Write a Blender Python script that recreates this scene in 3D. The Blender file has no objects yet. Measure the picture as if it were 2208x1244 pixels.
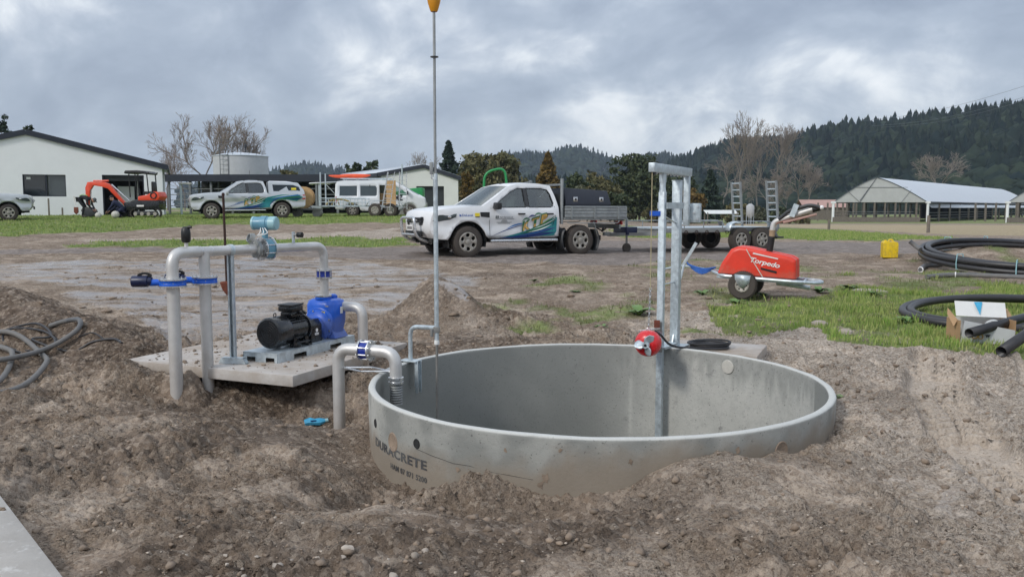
import bpy, bmesh, math, random
import numpy as np
from mathutils import Vector, Matrix
from mathutils.geometry import delaunay_2d_cdt
R = math.radians
random.seed(7)
NR = np.random.default_rng(11)
scene = bpy.context.scene
col = scene.collection
# ------------------------------------------------------------------ camera
CAMZ = 1.6
FPX = 1850.0
PITCH = math.atan(174 / FPX)
cd = bpy.data.cameras.new('camera'); cam = bpy.data.objects.new('camera', cd); col.objects.link(cam)
cd.sensor_width = 36.0; cd.lens = 36.0 * FPX / 2208
cd.clip_start = 0.1; cd.clip_end = 20000
cam.location = (0, 0, CAMZ); cam.rotation_euler = (R(90) - PITCH, 0, 0)
scene.camera = cam
# ------------------------------------------------------------------ world / sky
SUN_EL, SUN_AZ = R(36), R(226)      # azimuth of the sun measured from +Y towards +X
SKY_STRENGTH = 0.1
world = bpy.data.worlds.new('World'); scene.world = world; world.use_nodes = True
def build_world():
    nt = world.node_tree; nt.nodes.clear(); N = nt.nodes.new; L = nt.links.new
    def math_(op, a, b=None, c=None):
        n = N('ShaderNodeMath'); n.operation = op
        for i, v in enumerate((a, b, c)):
            if v is None: continue
            if isinstance(v, (int, float)): n.inputs[i].default_value = v
            else: L(v, n.inputs[i])
        return n.outputs[0]
    out = N('ShaderNodeOutputWorld'); bg = N('ShaderNodeBackground'); bg.inputs['Strength'].default_value = SKY_STRENGTH
    tc = N('ShaderNodeTexCoord'); sep = N('ShaderNodeSeparateXYZ'); L(tc.outputs['Generated'], sep.inputs[0])
    x, y, z = sep.outputs
    zc = math_('MAXIMUM', z, 0.0)
    den = math_('ADD', zc, 0.62)
    comb = N('ShaderNodeCombineXYZ'); L(math_('DIVIDE', x, den), comb.inputs[0]); L(math_('DIVIDE', y, den), comb.inputs[1])
    mp = N('ShaderNodeMapping'); mp.inputs['Location'].default_value = (SKYX, SKYY, 0.0); mp.inputs['Rotation'].default_value = (0, 0, R(24)); L(comb.outputs[0], mp.inputs[0])
    def noise(vec, sc, det, rough, dist=0.0):
        n = N('ShaderNodeTexNoise'); n.inputs['Scale'].default_value = sc; n.inputs['Detail'].default_value = det
        n.inputs['Roughness'].default_value = rough; n.inputs['Distortion'].default_value = dist
        L(vec, n.inputs['Vector']); return n.outputs[0]
    st = N('ShaderNodeMapping'); st.inputs['Scale'].default_value = (0.85, 1.0, 1.0); L(mp.outputs[0], st.inputs[0])
    n1 = noise(st.outputs[0], 3.0, 8, 0.52, 0.55)
    n2 = noise(st.outputs[0], 8.5, 9, 0.62, 0.5)
    n3 = noise(mp.outputs[0], 1.3, 3, 0.5, 0.2)
    s = math_('ADD', math_('ADD', math_('MULTIPLY', n1, 0.60), math_('MULTIPLY', n2, 0.22)), math_('MULTIPLY', n3, 0.24))
    ramp = N('ShaderNodeValToRGB'); cr = ramp.color_ramp; cr.interpolation = 'B_SPLINE'
    pts = [(0.38, (2.3, 2.75, 3.6)), (0.46, (2.9, 3.4, 4.3)), (0.52, (3.7, 4.3, 5.2)), (0.56, (4.9, 5.4, 6.2)), (0.60, (7.4, 7.8, 8.2)), (0.66, (9.9, 9.9, 9.9))]
    while len(cr.elements) < len(pts): cr.elements.new(0.5)
    for e, (p, c) in zip(cr.elements, pts): e.position = p; e.color = (c[0] / 10, c[1] / 10, c[2] / 10, 1)
    L(s, ramp.inputs[0])
    # overcast sky: brighter overhead than at the horizon, in every direction alike
    grad = math_('ADD', math_('MULTIPLY', math_('POWER', zc, 1.3), 9.0), 9.2)
    mul = N('ShaderNodeVectorMath'); mul.operation = 'SCALE'; L(ramp.outputs[0], mul.inputs[0]); L(grad, mul.inputs['Scale'])
    sky = N('ShaderNodeTexSky'); sky.sky_type = 'NISHITA'; sky.sun_disc = False
    sky.sun_elevation = SUN_EL; sky.sun_rotation = SUN_AZ
    mix = N('ShaderNodeMix'); mix.data_type = 'RGBA'; mix.inputs[0].default_value = 0.08
    L(mul.outputs[0], mix.inputs[6]); L(sky.outputs[0], mix.inputs[7])
    # pale even band of cloud towards the horizon
    hz = N('ShaderNodeMix'); hz.data_type = 'RGBA'; hz.inputs[7].default_value = (4.6, 5.15, 5.9, 1)
    L(math_('MULTIPLY', math_('POWER', math_('SUBTRACT', 1.0, zc), 9.0), 0.45), hz.inputs[0]); L(mix.outputs[2], hz.inputs[6])
    L(hz.outputs[2], bg.inputs[0]); L(bg.outputs[0], out.inputs[0])
SKYX, SKYY = 3.1, 1.7
build_world()
world.cycles.sampling_method = 'MANUAL'; world.cycles.sample_map_resolution = 512
sl = bpy.data.lights.new('sun', 'SUN'); sl.energy = 1.5; sl.angle = R(10); sl.color = (1.0, 0.96, 0.9)
sun = bpy.data.objects.new('sun', sl); col.objects.link(sun)
_d = Vector((math.sin(SUN_AZ) * math.cos(SUN_EL), math.cos(SUN_AZ) * math.cos(SUN_EL), math.sin(SUN_EL)))
sun.rotation_euler = (-_d).to_track_quat('-Z', 'Y').to_euler()
vs = scene.view_settings; vs.view_transform = 'Standard'; vs.look = 'None'; vs.gamma = 1; vs.exposure = 0.3; vs.use_curve_mapping = False
scene.cycles.max_bounces = 6; scene.cycles.transparent_max_bounces = 12; scene.cycles.use_denoising = True
scene.cycles.volume_bounces = 0

# ------------------------------------------------------------------ lettering outlines (made first, while the scene is empty)
def _text(body, shear=0.0, bold=0.0, space=1.0):
    cu = bpy.data.curves.new('lettering', 'FONT'); cu.body = body; cu.size = 1.0; cu.shear = shear; cu.offset = bold; cu.space_character = space; cu.resolution_u = 3
    ob = bpy.data.objects.new('lettering', cu); col.objects.link(ob)
    dg = bpy.context.evaluated_depsgraph_get()
    me = bpy.data.meshes.new_from_object(ob.evaluated_get(dg))
    V = np.array([v.co[:2] for v in me.vertices]); F = [list(p.vertices) for p in me.polygons]
    bpy.data.objects.remove(ob); bpy.data.curves.remove(cu); bpy.data.meshes.remove(me)
    V[:, 0] -= V[:, 0].min(); V[:, 1] -= V[:, 1].min()
    return V, F
TXT = {k: _text(k, *a) for k, a in {
    'DURACRETE': (0, .03, 1.08), 'HAM 07 871 5200': (0, .022, 1.1), 'Torpedo': (.35, .02, .95), 'DeLaval': (0, .012), 'Farm Services Ltd': (0, .01),
    'MZ': (0, .035), 'K': (.1, .05), 'T': (.1, .05), 'P': (.1, .05), 'w': (0, .03)}.items()}

# ------------------------------------------------------------------ materials
MATS = {}
def mat(name, c=(.5, .5, .5), rough=.6, metal=0.0, var=.15, scale=6.0, bump=0.0, bscale=None, spec=.5, dirt=None, coat=0.0, detail=5, tint=None, emis=None):
    """Principled material: base colour broken up by noise, fine relief, optional dirt film (colour, amount, scale, top z)."""
    if name in MATS: return MATS[name]
    m = bpy.data.materials.new(name); m.use_nodes = True; nt = m.node_tree; N = nt.nodes.new; L = nt.links.new
    p = nt.nodes['Principled BSDF']
    p.inputs['Roughness'].default_value = rough; p.inputs['Metallic'].default_value = metal
    p.inputs['Specular IOR Level'].default_value = spec; p.inputs['Coat Weight'].default_value = coat
    tc = N('ShaderNodeTexCoord')
    no = N('ShaderNodeTexNoise'); no.inputs['Scale'].default_value = scale; no.inputs['Detail'].default_value = detail; no.inputs['Roughness'].default_value = .65
    L(tc.outputs['Object'], no.inputs['Vector'])
    mr = N('ShaderNodeMapRange'); mr.inputs[1].default_value = .3; mr.inputs[2].default_value = .7; mr.inputs[3].default_value = 1 - var; mr.inputs[4].default_value = 1 + var
    L(no.outputs[0], mr.inputs[0])
    sc = N('ShaderNodeVectorMath'); sc.operation = 'SCALE'; sc.inputs[0].default_value = c; L(mr.outputs[0], sc.inputs['Scale'])
    last = sc.outputs[0]
    if tint:   # per-leaf tint attribute: (attribute, colour at 1)
        at_ = N('ShaderNodeAttribute'); at_.attribute_name = tint[0]
        mx = N('ShaderNodeMix'); mx.data_type = 'RGBA'; L(at_.outputs['Fac'], mx.inputs[0]); L(last, mx.inputs[6]); mx.inputs[7].default_value = (*tint[1], 1)
        last = mx.outputs[2]
    if dirt:
        dc, amt, dsc, ztop = dirt
        n2 = N('ShaderNodeTexNoise'); n2.inputs['Scale'].default_value = dsc; n2.inputs['Detail'].default_value = 8; n2.inputs['Roughness'].default_value = .7
        L(tc.outputs['Object'], n2.inputs['Vector'])
        sp = N('ShaderNodeSeparateXYZ'); L(tc.outputs['Object'], sp.inputs[0])
        zr = N('ShaderNodeMapRange'); zr.inputs[1].default_value = 0.25; zr.inputs[3].default_value = .35; zr.inputs[4].default_value = -.22
        L(sp.outputs[2], zr.inputs[0])
        if ztop is None: zr.inputs[3].default_value = zr.inputs[4].default_value = .15; zr.inputs[2].default_value = 1
        else: zr.inputs[2].default_value = ztop
        ad = N('ShaderNodeMath'); ad.operation = 'ADD'; L(zr.outputs[0], ad.inputs[0]); L(n2.outputs[0], ad.inputs[1])
        r2 = N('ShaderNodeMapRange'); r2.inputs[1].default_value = .48; r2.inputs[2].default_value = .8; r2.inputs[3].default_value = 0; r2.inputs[4].default_value = amt
        L(ad.outputs[0], r2.inputs[0])
        mx = N('ShaderNodeMix'); mx.data_type = 'RGBA'; L(r2.outputs[0], mx.inputs[0]); L(last, mx.inputs[6]); mx.inputs[7].default_value = (*dc, 1)
        last = mx.outputs[2]
        mrr = N('ShaderNodeMapRange'); mrr.inputs[3].default_value = rough; mrr.inputs[4].default_value = .85; L(r2.outputs[0], mrr.inputs[0]); L(mrr.outputs[0], p.inputs['Roughness'])
    elif rough > .12:
        mrr = N('ShaderNodeMapRange'); mrr.inputs[1].default_value = .3; mrr.inputs[2].default_value = .7; mrr.inputs[3].default_value = max(.02, rough - .12); mrr.inputs[4].default_value = min(1, rough + .12)
        L(no.outputs[0], mrr.inputs[0]); L(mrr.outputs[0], p.inputs['Roughness'])
    L(last, p.inputs['Base Color'])
    if emis: p.inputs['Emission Color'].default_value = (*emis, 1); p.inputs['Emission Strength'].default_value = 1
    if bump:
        nb = N('ShaderNodeTexNoise'); nb.inputs['Scale'].default_value = bscale or scale * 6; nb.inputs['Detail'].default_value = 6; L(tc.outputs['Object'], nb.inputs['Vector'])
        b = N('ShaderNodeBump'); b.inputs['Strength'].default_value = min(1, bump); b.inputs['Distance'].default_value = .01; L(nb.outputs[0], b.inputs['Height']); L(b.outputs[0], p.inputs['Normal'])
    MATS[name] = m; return m
MUD = (.17, .135, .105)
mat('galvanised', (.52, .58, .61), .42, .55, .22, 22, .12)
mat('galvanised_dull', (.29, .305, .305), .55, .5, .2, 10, .15, dirt=((.2, .17, .14), .5, 5, 1.0))
mat('stainless', (.60, .585, .565), .45, .5, .1, 9, .06, dirt=((.40, .36, .32), .5, 6, .5))
mat('steel_bright', (.62, .63, .64), .28, .85, .1, 20)
mat('blue_paint', (.008, .10, .55), .32, 0, .15, 9, .12, 60, coat=.2, dirt=((.16, .16, .17), .4, 7, .42))
mat('blue_valve', (.008, .10, .55), .38, 0, .12, 20)
mat('coupling_blue', (.008, .03, .26), .35, 0, .1, 12)
mat('navy_plastic', (.006, .012, .05), .35, 0, .15, 12)
mat('black_paint', (.008, .009, .011), .28, 0, .2, 12, .08, coat=.2)
mat('black_plastic', (.012, .012, .013), .45, 0, .2, 15, .05)
mat('black_rubber', (.016, .015, .015), .75, 0, .3, 8, .2, dirt=((.1, .08, .065), .55, 9, .8))
mat('poly_pipe', (.012, .012, .016), .33, 0, .3, 5, .04, dirt=((.13, .12, .11), .16, 4, .5))
mat('poly_pipe_dusty', (.065, .072, .082), .42, 0, .35, 6, .05, dirt=((.22, .2, .175), .55, 8, .6))
mat('white_paint', (.74, .75, .76), .3, 0, .03, 3, coat=.4, dirt=(MUD, .9, 2.6, .78))
mat('silver_paint', (.55, .57, .59), .28, .35, .03, 3, coat=.5, dirt=(MUD, .7, 2.6, .75))
mat('van_white', (.74, .75, .76), .35, 0, .03, 3, coat=.3, dirt=(MUD, .5, 2.6, .6))
mat('grey_plastic', (.035, .037, .04), .5, 0, .15, 10)
mat('alloy', (.52, .5, .46), .35, .6, .12, 20, dirt=((.2, .17, .13), .5, 14, 1.2))
mat('chrome', (.6, .6, .6), .2, .9, .06, 10)
mat('tail_red', (.45, .01, .01), .25, 0, .1, 10)
mat('red_plastic', (.70, .04, .016), .38, 0, .1, 4, .05, dirt=((.32, .2, .14), .5, 5, .62))
mat('red_mixer', (.62, .018, .022), .3, 0, .12, 12, .05, coat=.2)
mat('orange_paint', (.70, .065, .022), .36, 0, .1, 6, dirt=((.2, .15, .1), .35, 7, 1.2))
mat('orange_kayak', (.8, .1, .03), .45, 0, .1, 4)
mat('yellow_plastic', (.72, .5, .012), .45, 0, .12, 8, dirt=((.16, .12, .08), .8, 12, .25))
mat('amber_float', (.62, .26, .01), .45, 0, .1, 14, .03)
mat('teal_meter', (.13, .30, .40), .42, 0, .12, 10)
mat('teal_pale', (.30, .50, .54), .4, 0, .1, 10)
mat('paper_white', (.74, .74, .72), .6, 0, .04, 8)
mat('cardboard', (.40, .25, .13), .75, 0, .12, 9)
mat('box_grey', (.52, .53, .53), .65, 0, .08, 8)
mat('sky_blue_plastic', (.06, .38, .62), .4, 0, .2, 12)
mat('blue_rope', (.03, .12, .42), .7, 0, .3, 25, .4)
mat('white_rope', (.6, .58, .5), .8, 0, .2, 30)
mat('tan_rope', (.42, .36, .22), .8, 0, .2, 30)
mat('concrete', (.30, .285, .255), .8, 0, .2, 5, .35, 45)
mat('concrete_white', (.78, .78, .76), .8, 0, .14, 5, .35, 40, dirt=((.2, .165, .13), .7, 11, .4))
mat('rust_red', (.15, .04, .022), .8, 0, .35, 18, .4)
mat('rusty_dark', (.045, .022, .016), .7, .2, .4, 15, .3)
mat('timber', (.30, .22, .14), .8, 0, .25, 6, .3)
mat('timber_grey', (.17, .145, .12), .85, 0, .3, 5, .35)
mat('plywood', (.48, .30, .14), .7, 0, .2, 5)
mat('shed_white', (.80, .81, .81), .5, 0, .03, 1.5)
mat('shed_cream', (.66, .67, .635), .5, 0, .04, 1.5)
mat('trim_dark', (.018, .022, .034), .45, 0, .1, 5)
mat('roof_pale', (.56, .60, .64), .4, .2, .05, 2)
mat('door_dark', (.03, .035, .04), .5, 0, .1, 3)
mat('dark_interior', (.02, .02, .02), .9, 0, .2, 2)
mat('pane_dark', (.012, .018, .022), .06, 0, .1, 2, spec=.7)
mat('pane_grey', (.05, .065, .07), .08, 0, .1, 2, spec=.7)
mat('tank_pale', (.40, .41, .42), .75, 0, .08, 2.5, .1)
mat('yard_steel', (.20, .21, .215), .5, .4, .2, 8)
mat('skin', (.42, .24, .17), .55, 0, .08, 20)
mat('cloth_black', (.010, .011, .014), .85, 0, .3, 20, .3)
mat('cloth_navy', (.012, .018, .05), .85, 0, .3, 20, .3)
mat('cloth_grey', (.09, .10, .10), .85, 0, .3, 20, .3)
mat('cloth_white', (.6, .6, .58), .8, 0, .1, 20)
mat('tractor_green', (.02, .26, .075), .4, 0, .1, 8)
mat('straw', (.42, .33, .15), .85, 0, .2, 6)
mat('decal_navy', (.01, .035, .16), .35, 0, .05, 8)
mat('decal_blue', (.03, .16, .42), .35, 0, .05, 8)
mat('decal_teal', (.015, .20, .22), .35, 0, .05, 8)
mat('decal_green', (.02, .14, .06), .35, 0, .05, 8)
mat('decal_lime', (.30, .5, .16), .35, 0, .05, 8)
mat('decal_gold', (.55, .33, .09), .35, 0, .1, 12)
mat('decal_yellow', (.78, .62, .03), .35, 0, .05, 8)
mat('decal_white', (.75, .78, .76), .35, 0, .05, 8)
mat('ink_grey', (.16, .18, .19), .5, 0, .1, 8)
mat('ink_blue', (.04, .12, .42), .5, 0, .1, 8)
mat('ink_black', (.02, .02, .025), .6, 0, .3, 30)
mat('ink_white', (.78, .76, .74), .5, 0, .05, 8)
mat('bark', (.13, .105, .085), .9, 0, .3, 4, .4)
mat('bark_grey', (.17, .15, .135), .9, 0, .3, 4, .3)
mat('twig_brown', (.25, .21, .18), .9, 0, .25, 1)
mat('leaf_dark', (.03, .048, .026), .7, 0, .4, .6, tint=('tint', (.10, .115, .05)), spec=.25)
mat('leaf_pine', (.018, .034, .026), .7, 0, .4, .6, tint=('tint', (.055, .08, .05)), spec=.25)
mat('leaf_olive', (.075, .08, .034), .7, 0, .4, .6, tint=('tint', (.19, .165, .075)), spec=.25)
mat('leaf_autumn', (.10, .07, .02), .7, 0, .4, .6, tint=('tint', (.24, .15, .04)), spec=.25)
mat('leaf_grey', (.075, .085, .05), .7, 0, .4, .6, tint=('tint', (.16, .16, .10)), spec=.25)
mat('forest', (.006, .014, .016), .85, 0, .4, .03, tint=('tint', (.036, .05, .03)), spec=.08)
mat('weed_leaf', (.07, .15, .035), .55, 0, .3, 8, tint=('tint', (.2, .30, .10)), spec=.4)
mat('grass_blade', (.12, .23, .03), .6, 0, .35, 1.5, tint=('tint', (.42, .42, .16)), spec=.3)
mat('grass_dull', (.10, .13, .045), .7, 0, .35, 1.5, tint=('tint', (.22, .21, .09)), spec=.3)
mat('cap_pale', (.50, .48, .43), .7, 0, .1, 30)
mat('cable_dark', (.03, .03, .033), .6, 0, .2, 20)
mat('wire_grey', (.12, .13, .14), .5, .4, .1, 5)
mat('pink_barn', (.42, .26, .22), .7, 0, .15, 3)

def glass_mat(name, tint, refl=1.5):
    m = bpy.data.materials.new(name); m.use_nodes = True; nt = m.node_tree; nt.nodes.clear(); N = nt.nodes.new; L = nt.links.new
    o = N('ShaderNodeOutputMaterial'); mx = N('ShaderNodeMixShader'); f = N('ShaderNodeFresnel'); f.inputs[0].default_value = refl
    t = N('ShaderNodeBsdfTransparent'); t.inputs[0].default_value = (*tint, 1); g = N('ShaderNodeBsdfGlossy'); g.inputs['Roughness'].default_value = .03; g.inputs[0].default_value = (.9, .95, .95, 1)
    L(f.outputs[0], mx.inputs[0]); L(t.outputs[0], mx.inputs[1]); L(g.outputs[0], mx.inputs[2]); L(mx.outputs[0], o.inputs[0]); MATS[name] = m
glass_mat('window_glass', (.62, .72, .70), 2.2)
glass_mat('window_tint', (.16, .18, .19), 2.0)
# ------------------------------------------------------------------ geometry helpers
_cp, _sp = math.cos(PITCH), math.sin(PITCH)
def ray(px, py):
    u, v = (px - 1104) / FPX, (622 - py) / FPX
    return Vector((u, _cp + v * _sp, -_sp + v * _cp))
def at(px, py, Y):
    d = ray(px, py); k = Y / d.y
    return Vector((d.x * k, Y, CAMZ + d.z * k))
def RZ(a): return Matrix.Rotation(a, 4, 'Z')
def frame(p, xdir, zdir=(0, 0, 1)):
    """matrix with origin p, local x along xdir, local z close to zdir"""
    x = Vector(xdir).normalized(); z = Vector(zdir); y = z.cross(x)
    if y.length < 1e-6: y = Vector((0, 1, 0)).cross(x)
    y.normalize(); z = x.cross(y)
    m = Matrix((x, y, z)).transposed().to_4x4(); m.translation = Vector(p); return m
def fillet(pts, r, n=5):
    pts = [Vector(p) for p in pts]; out = [pts[0]]
    for i in range(1, len(pts) - 1):
        a, b, c = pts[i - 1], pts[i], pts[i + 1]
        rr = r[i] if isinstance(r, dict) and i in r else (r if not isinstance(r, dict) else 0)
        d1, d2 = (a - b), (c - b); l = min(rr, d1.length * .49, d2.length * .49)
        if l <= 1e-6: out.append(b); continue
        p, q = b + d1.normalized() * l, b + d2.normalized() * l
        for k in range(n + 1):
            t = k / n; out.append(p * (1 - t) ** 2 + b * 2 * t * (1 - t) + q * t * t)
    out.append(pts[-1]); return out
def root_of(o):
    while o.parent: o = o.parent
    return o
def root_mat(o):
    return Matrix.Translation(o.location) @ o.rotation_euler.to_matrix().to_4x4()
def finish(name, me, m, parent=None, smooth=35):
    if isinstance(m, str): m = MATS[m]
    me.materials.append(m)
    if smooth is not None:
        me.polygons.foreach_set('use_smooth', np.ones(len(me.polygons), bool))
        if smooth < 179: me.set_sharp_from_angle(angle=R(smooth))
    o = bpy.data.objects.new(name, me); col.objects.link(o)
    if parent: o.parent = parent
    return o
def tag(o, label=None, cat=None, group=None, kind=None):
    if label: o['label'] = label
    if cat: o['category'] = cat
    if group: o['group'] = group
    if kind: o['kind'] = kind
    return o
def thing(name, label, cat, loc=(0, 0, 0), rz=0.0, group=None):
    o = bpy.data.objects.new(name, None); col.objects.link(o); o.empty_display_size = .2
    o.location = loc; o.rotation_euler = (0, 0, rz); return tag(o, label, cat, group)
def copy_tree(o, parent=None):
    c = o.copy(); col.objects.link(c); c.parent = parent
    for ch in list(o.children): copy_tree(ch, c)
    return c
class MB:
    def __init__(s): s.v = []; s.f = []
    def add(s, V, F, M=None):
        b = len(s.v)
        s.v += [(M @ Vector(p)) if M else Vector(p) for p in V]; s.f += [[i + b for i in f] for f in F]; return s
    def box(s, c, d, M=None):
        x, y, z = d[0] / 2, d[1] / 2, d[2] / 2; cx, cy, cz = c
        V = [(cx + i * x, cy + j * y, cz + k * z) for i in (-1, 1) for j in (-1, 1) for k in (-1, 1)]
        return s.add(V, [(0, 1, 3, 2), (4, 6, 7, 5), (0, 4, 5, 1), (2, 3, 7, 6), (0, 2, 6, 4), (1, 5, 7, 3)], M)
    def bar(s, p0, p1, w, h=None, up=(0, 0, 1)):
        """rectangular bar from p0 to p1"""
        p0, p1 = Vector(p0), Vector(p1); L_ = (p1 - p0).length
        if abs((p1 - p0).normalized().dot(Vector(up))) > .98: up = (0, 1, 0)
        return s.box((L_ / 2, 0, 0), (L_, w, h or w), frame(p0, p1 - p0, up))
    def tube(s, pts, r, n=10, closed=False, caps=True):
        pts = [Vector(p) for p in pts]; m = len(pts); rs = r if isinstance(r, (list, tuple)) else [r] * m
        V = []; prev = None
        for i, p in enumerate(pts):
            a = pts[(i - 1) % m] if (closed or i > 0) else p; c = pts[(i + 1) % m] if (closed or i < m - 1) else p
            t = (c - a).normalized()
            if prev is None:
                u = t.cross(Vector((0, 0, 1)));
                if u.length < .05: u = t.cross(Vector((1, 0, 0)))
            else: u = prev - t * prev.dot(t)
            u.normalize(); prev = u; w = t.cross(u)
            for k in range(n):
                g = 2 * math.pi * k / n; V.append(p + (u * math.cos(g) + w * math.sin(g)) * rs[i])
        F = []
        for i in range(m if closed else m - 1):
            j = (i + 1) % m
            for k in range(n): F.append((i * n + k, i * n + (k + 1) % n, j * n + (k + 1) % n, j * n + k))
        if caps and not closed: F += [tuple(range(n - 1, -1, -1)), tuple(range((m - 1) * n, m * n))]
        return s.add(V, F)
    def cyl(s, p0, p1, r, r1=None, n=14, caps=True):
        return s.tube([p0, p1], [r, r if r1 is None else r1], n, False, caps)
    def lathe(s, prof, n=24, M=None, closed=False):
        """prof [(r, z)] turned about local z"""
        V = [(r * math.cos(2 * math.pi * k / n), r * math.sin(2 * math.pi * k / n), z) for r, z in prof for k in range(n)]
        F = []; m = len(prof)
        for i in range(m if closed else m - 1):
            j = (i + 1) % m
            for k in range(n): F.append((i * n + k, i * n + (k + 1) % n, j * n + (k + 1) % n, j * n + k))
        if not closed:
            if prof[0][0] > 1e-4: F.append(tuple(range(n - 1, -1, -1)))
            if prof[-1][0] > 1e-4: F.append(tuple(range((m - 1) * n, m * n)))
        return s.add(V, F, M)
    def prism(s, poly, h0, h1, M=None):
        n = len(poly)
        V = [(x, y, h0) for x, y in poly] + [(x, y, h1) for x, y in poly]
        F = [tuple(range(n - 1, -1, -1)), tuple(range(n, 2 * n))] + [(i, (i + 1) % n, n + (i + 1) % n, n + i) for i in range(n)]
        return s.add(V, F, M)
    def sphere(s, c, r, n=12, m=8, M=None):
        rx, ry, rz = r if isinstance(r, (tuple, list)) else (r, r, r)
        prof = [(math.sin(math.pi * i / m), -math.cos(math.pi * i / m)) for i in range(m + 1)]
        V = [(c[0] + a * math.cos(2 * math.pi * k / n) * rx, c[1] + a * math.sin(2 * math.pi * k / n) * ry, c[2] + z * rz) for a, z in prof for k in range(n)]
        F = [(i * n + k, i * n + (k + 1) % n, (i + 1) * n + (k + 1) % n, (i + 1) * n + k) for i in range(m) for k in range(n)]
        return s.add(V, F, M)
    def torus(s, c, R_, r, n=20, m=8, M=None):
        pts = [Vector((c[0] + R_ * math.cos(2 * math.pi * i / n), c[1] + R_ * math.sin(2 * math.pi * i / n), c[2])) for i in range(n)]
        if M: pts = [M @ p for p in pts]
        return s.tube(pts, r, m, closed=True)
    def build(s, name, m, parent=None, bevel=0.0, smooth=35, world=False, seg=2):
        me = bpy.data.meshes.new(name)
        V = s.v
        if world and parent:
            iv = root_mat(root_of(parent)).inverted(); V = [iv @ p for p in V]
        me.from_pydata([tuple(p) for p in V], [], s.f)
        bm = bmesh.new(); bm.from_mesh(me)
        bmesh.ops.remove_doubles(bm, verts=bm.verts, dist=1e-5)
        bmesh.ops.recalc_face_normals(bm, faces=bm.faces)
        if bevel:
            ed = [e for e in bm.edges if len(e.link_faces) == 2 and e.calc_face_angle(0) > .5]
            bmesh.ops.bevel(bm, geom=ed, offset=bevel, segments=seg, profile=.6, affect='EDGES', clamp_overlap=True)
        bm.to_mesh(me); bm.free()
        return finish(name, me, m, parent, smooth)
def from_arrays(name, V, F, m, parent=None, smooth=None, attrs=None):
    """V (n,3), F (k,3 or 4) -> mesh object, fast"""
    me = bpy.data.meshes.new(name); V = np.ascontiguousarray(V, np.float32); F = np.ascontiguousarray(F, np.int32); k = F.shape[1]
    me.vertices.add(len(V)); me.vertices.foreach_set('co', V.ravel())
    me.loops.add(F.size); me.loops.foreach_set('vertex_index', F.ravel())
    me.polygons.add(len(F)); me.polygons.foreach_set('loop_start', np.arange(0, F.size, k, dtype=np.int32))
    me.update(calc_edges=True)
    for n_, a in (attrs or {}).items():
        t = me.attributes.new(n_, 'FLOAT', 'POINT'); t.data.foreach_set('value', np.ascontiguousarray(a, np.float32))
    return finish(name, me, m, parent, smooth)
def in_poly(x, y, poly):
    x = np.asarray(x); y = np.asarray(y); c = np.zeros(x.shape, bool); n = len(poly)
    for i in range(n):
        x0, y0 = poly[i]; x1, y1 = poly[(i + 1) % n]
        if y0 == y1: continue
        c ^= ((y0 > y) != (y1 > y)) & (x < (x1 - x0) * (y - y0) / (y1 - y0) + x0)
    return c
def panel(outer, holes=(), step=.1, fn=None, mb=None, flip=False):
    """sheet bounded by `outer` with `holes`, filled with a fine triangle grid and mapped through fn(u, v) -> point"""
    vs_, es = [], []
    for lp in [outer] + list(holes):
        b = len(vs_); vs_ += [Vector(p) for p in lp]; es += [(b + i, b + (i + 1) % len(lp)) for i in range(len(lp))]
    xs = [p[0] for p in outer]; ys = [p[1] for p in outer]
    if step:
        gx, gy = np.meshgrid(np.arange(min(xs) + step / 2, max(xs), step), np.arange(min(ys) + step / 2, max(ys), step)); gx = gx.ravel(); gy = gy.ravel()
        keep = in_poly(gx, gy, outer)
        for h in holes: keep &= ~in_poly(gx, gy, h)
        gx, gy = gx[keep], gy[keep]
        segs = [(Vector(l[i]), Vector(l[(i + 1) % len(l)])) for l in [outer] + list(holes) for i in range(len(l))]
        ok = np.ones(len(gx), bool)
        for a, c in segs:
            d = np.array(c - a); L2 = d @ d
            if L2 < 1e-12: continue
            t = np.clip(((gx - a.x) * d[0] + (gy - a.y) * d[1]) / L2, 0, 1)
            ok &= np.hypot(gx - a.x - t * d[0], gy - a.y - t * d[1]) > step * .4
        vs_ += [Vector((float(a), float(b))) for a, b in zip(gx[ok], gy[ok])]
    ov, oe, of, *_ = delaunay_2d_cdt(vs_, es, [], 1, 1e-5)
    if of:
        cxy = np.array([[sum(ov[i].x for i in f) / len(f), sum(ov[i].y for i in f) / len(f)] for f in of]); kp = in_poly(cxy[:, 0], cxy[:, 1], outer)
        for h in holes: kp &= ~in_poly(cxy[:, 0], cxy[:, 1], h)
        of = [f for f, q in zip(of, kp) if q]
    mb = mb or MB()
    V = [fn(p.x, p.y) if fn else (p.x, p.y, 0) for p in ov]
    return mb.add(V, [tuple(reversed(f)) if flip else tuple(f) for f in of])
def letters(key, size, fn, name, m, parent, width=None):
    V, F = TXT[key]; k = size; kx = (width / V[:, 0].max()) if width else size
    return MB().add([fn(a * kx, b * k) for a, b in V], F).build(name, m, parent, smooth=None)
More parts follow.
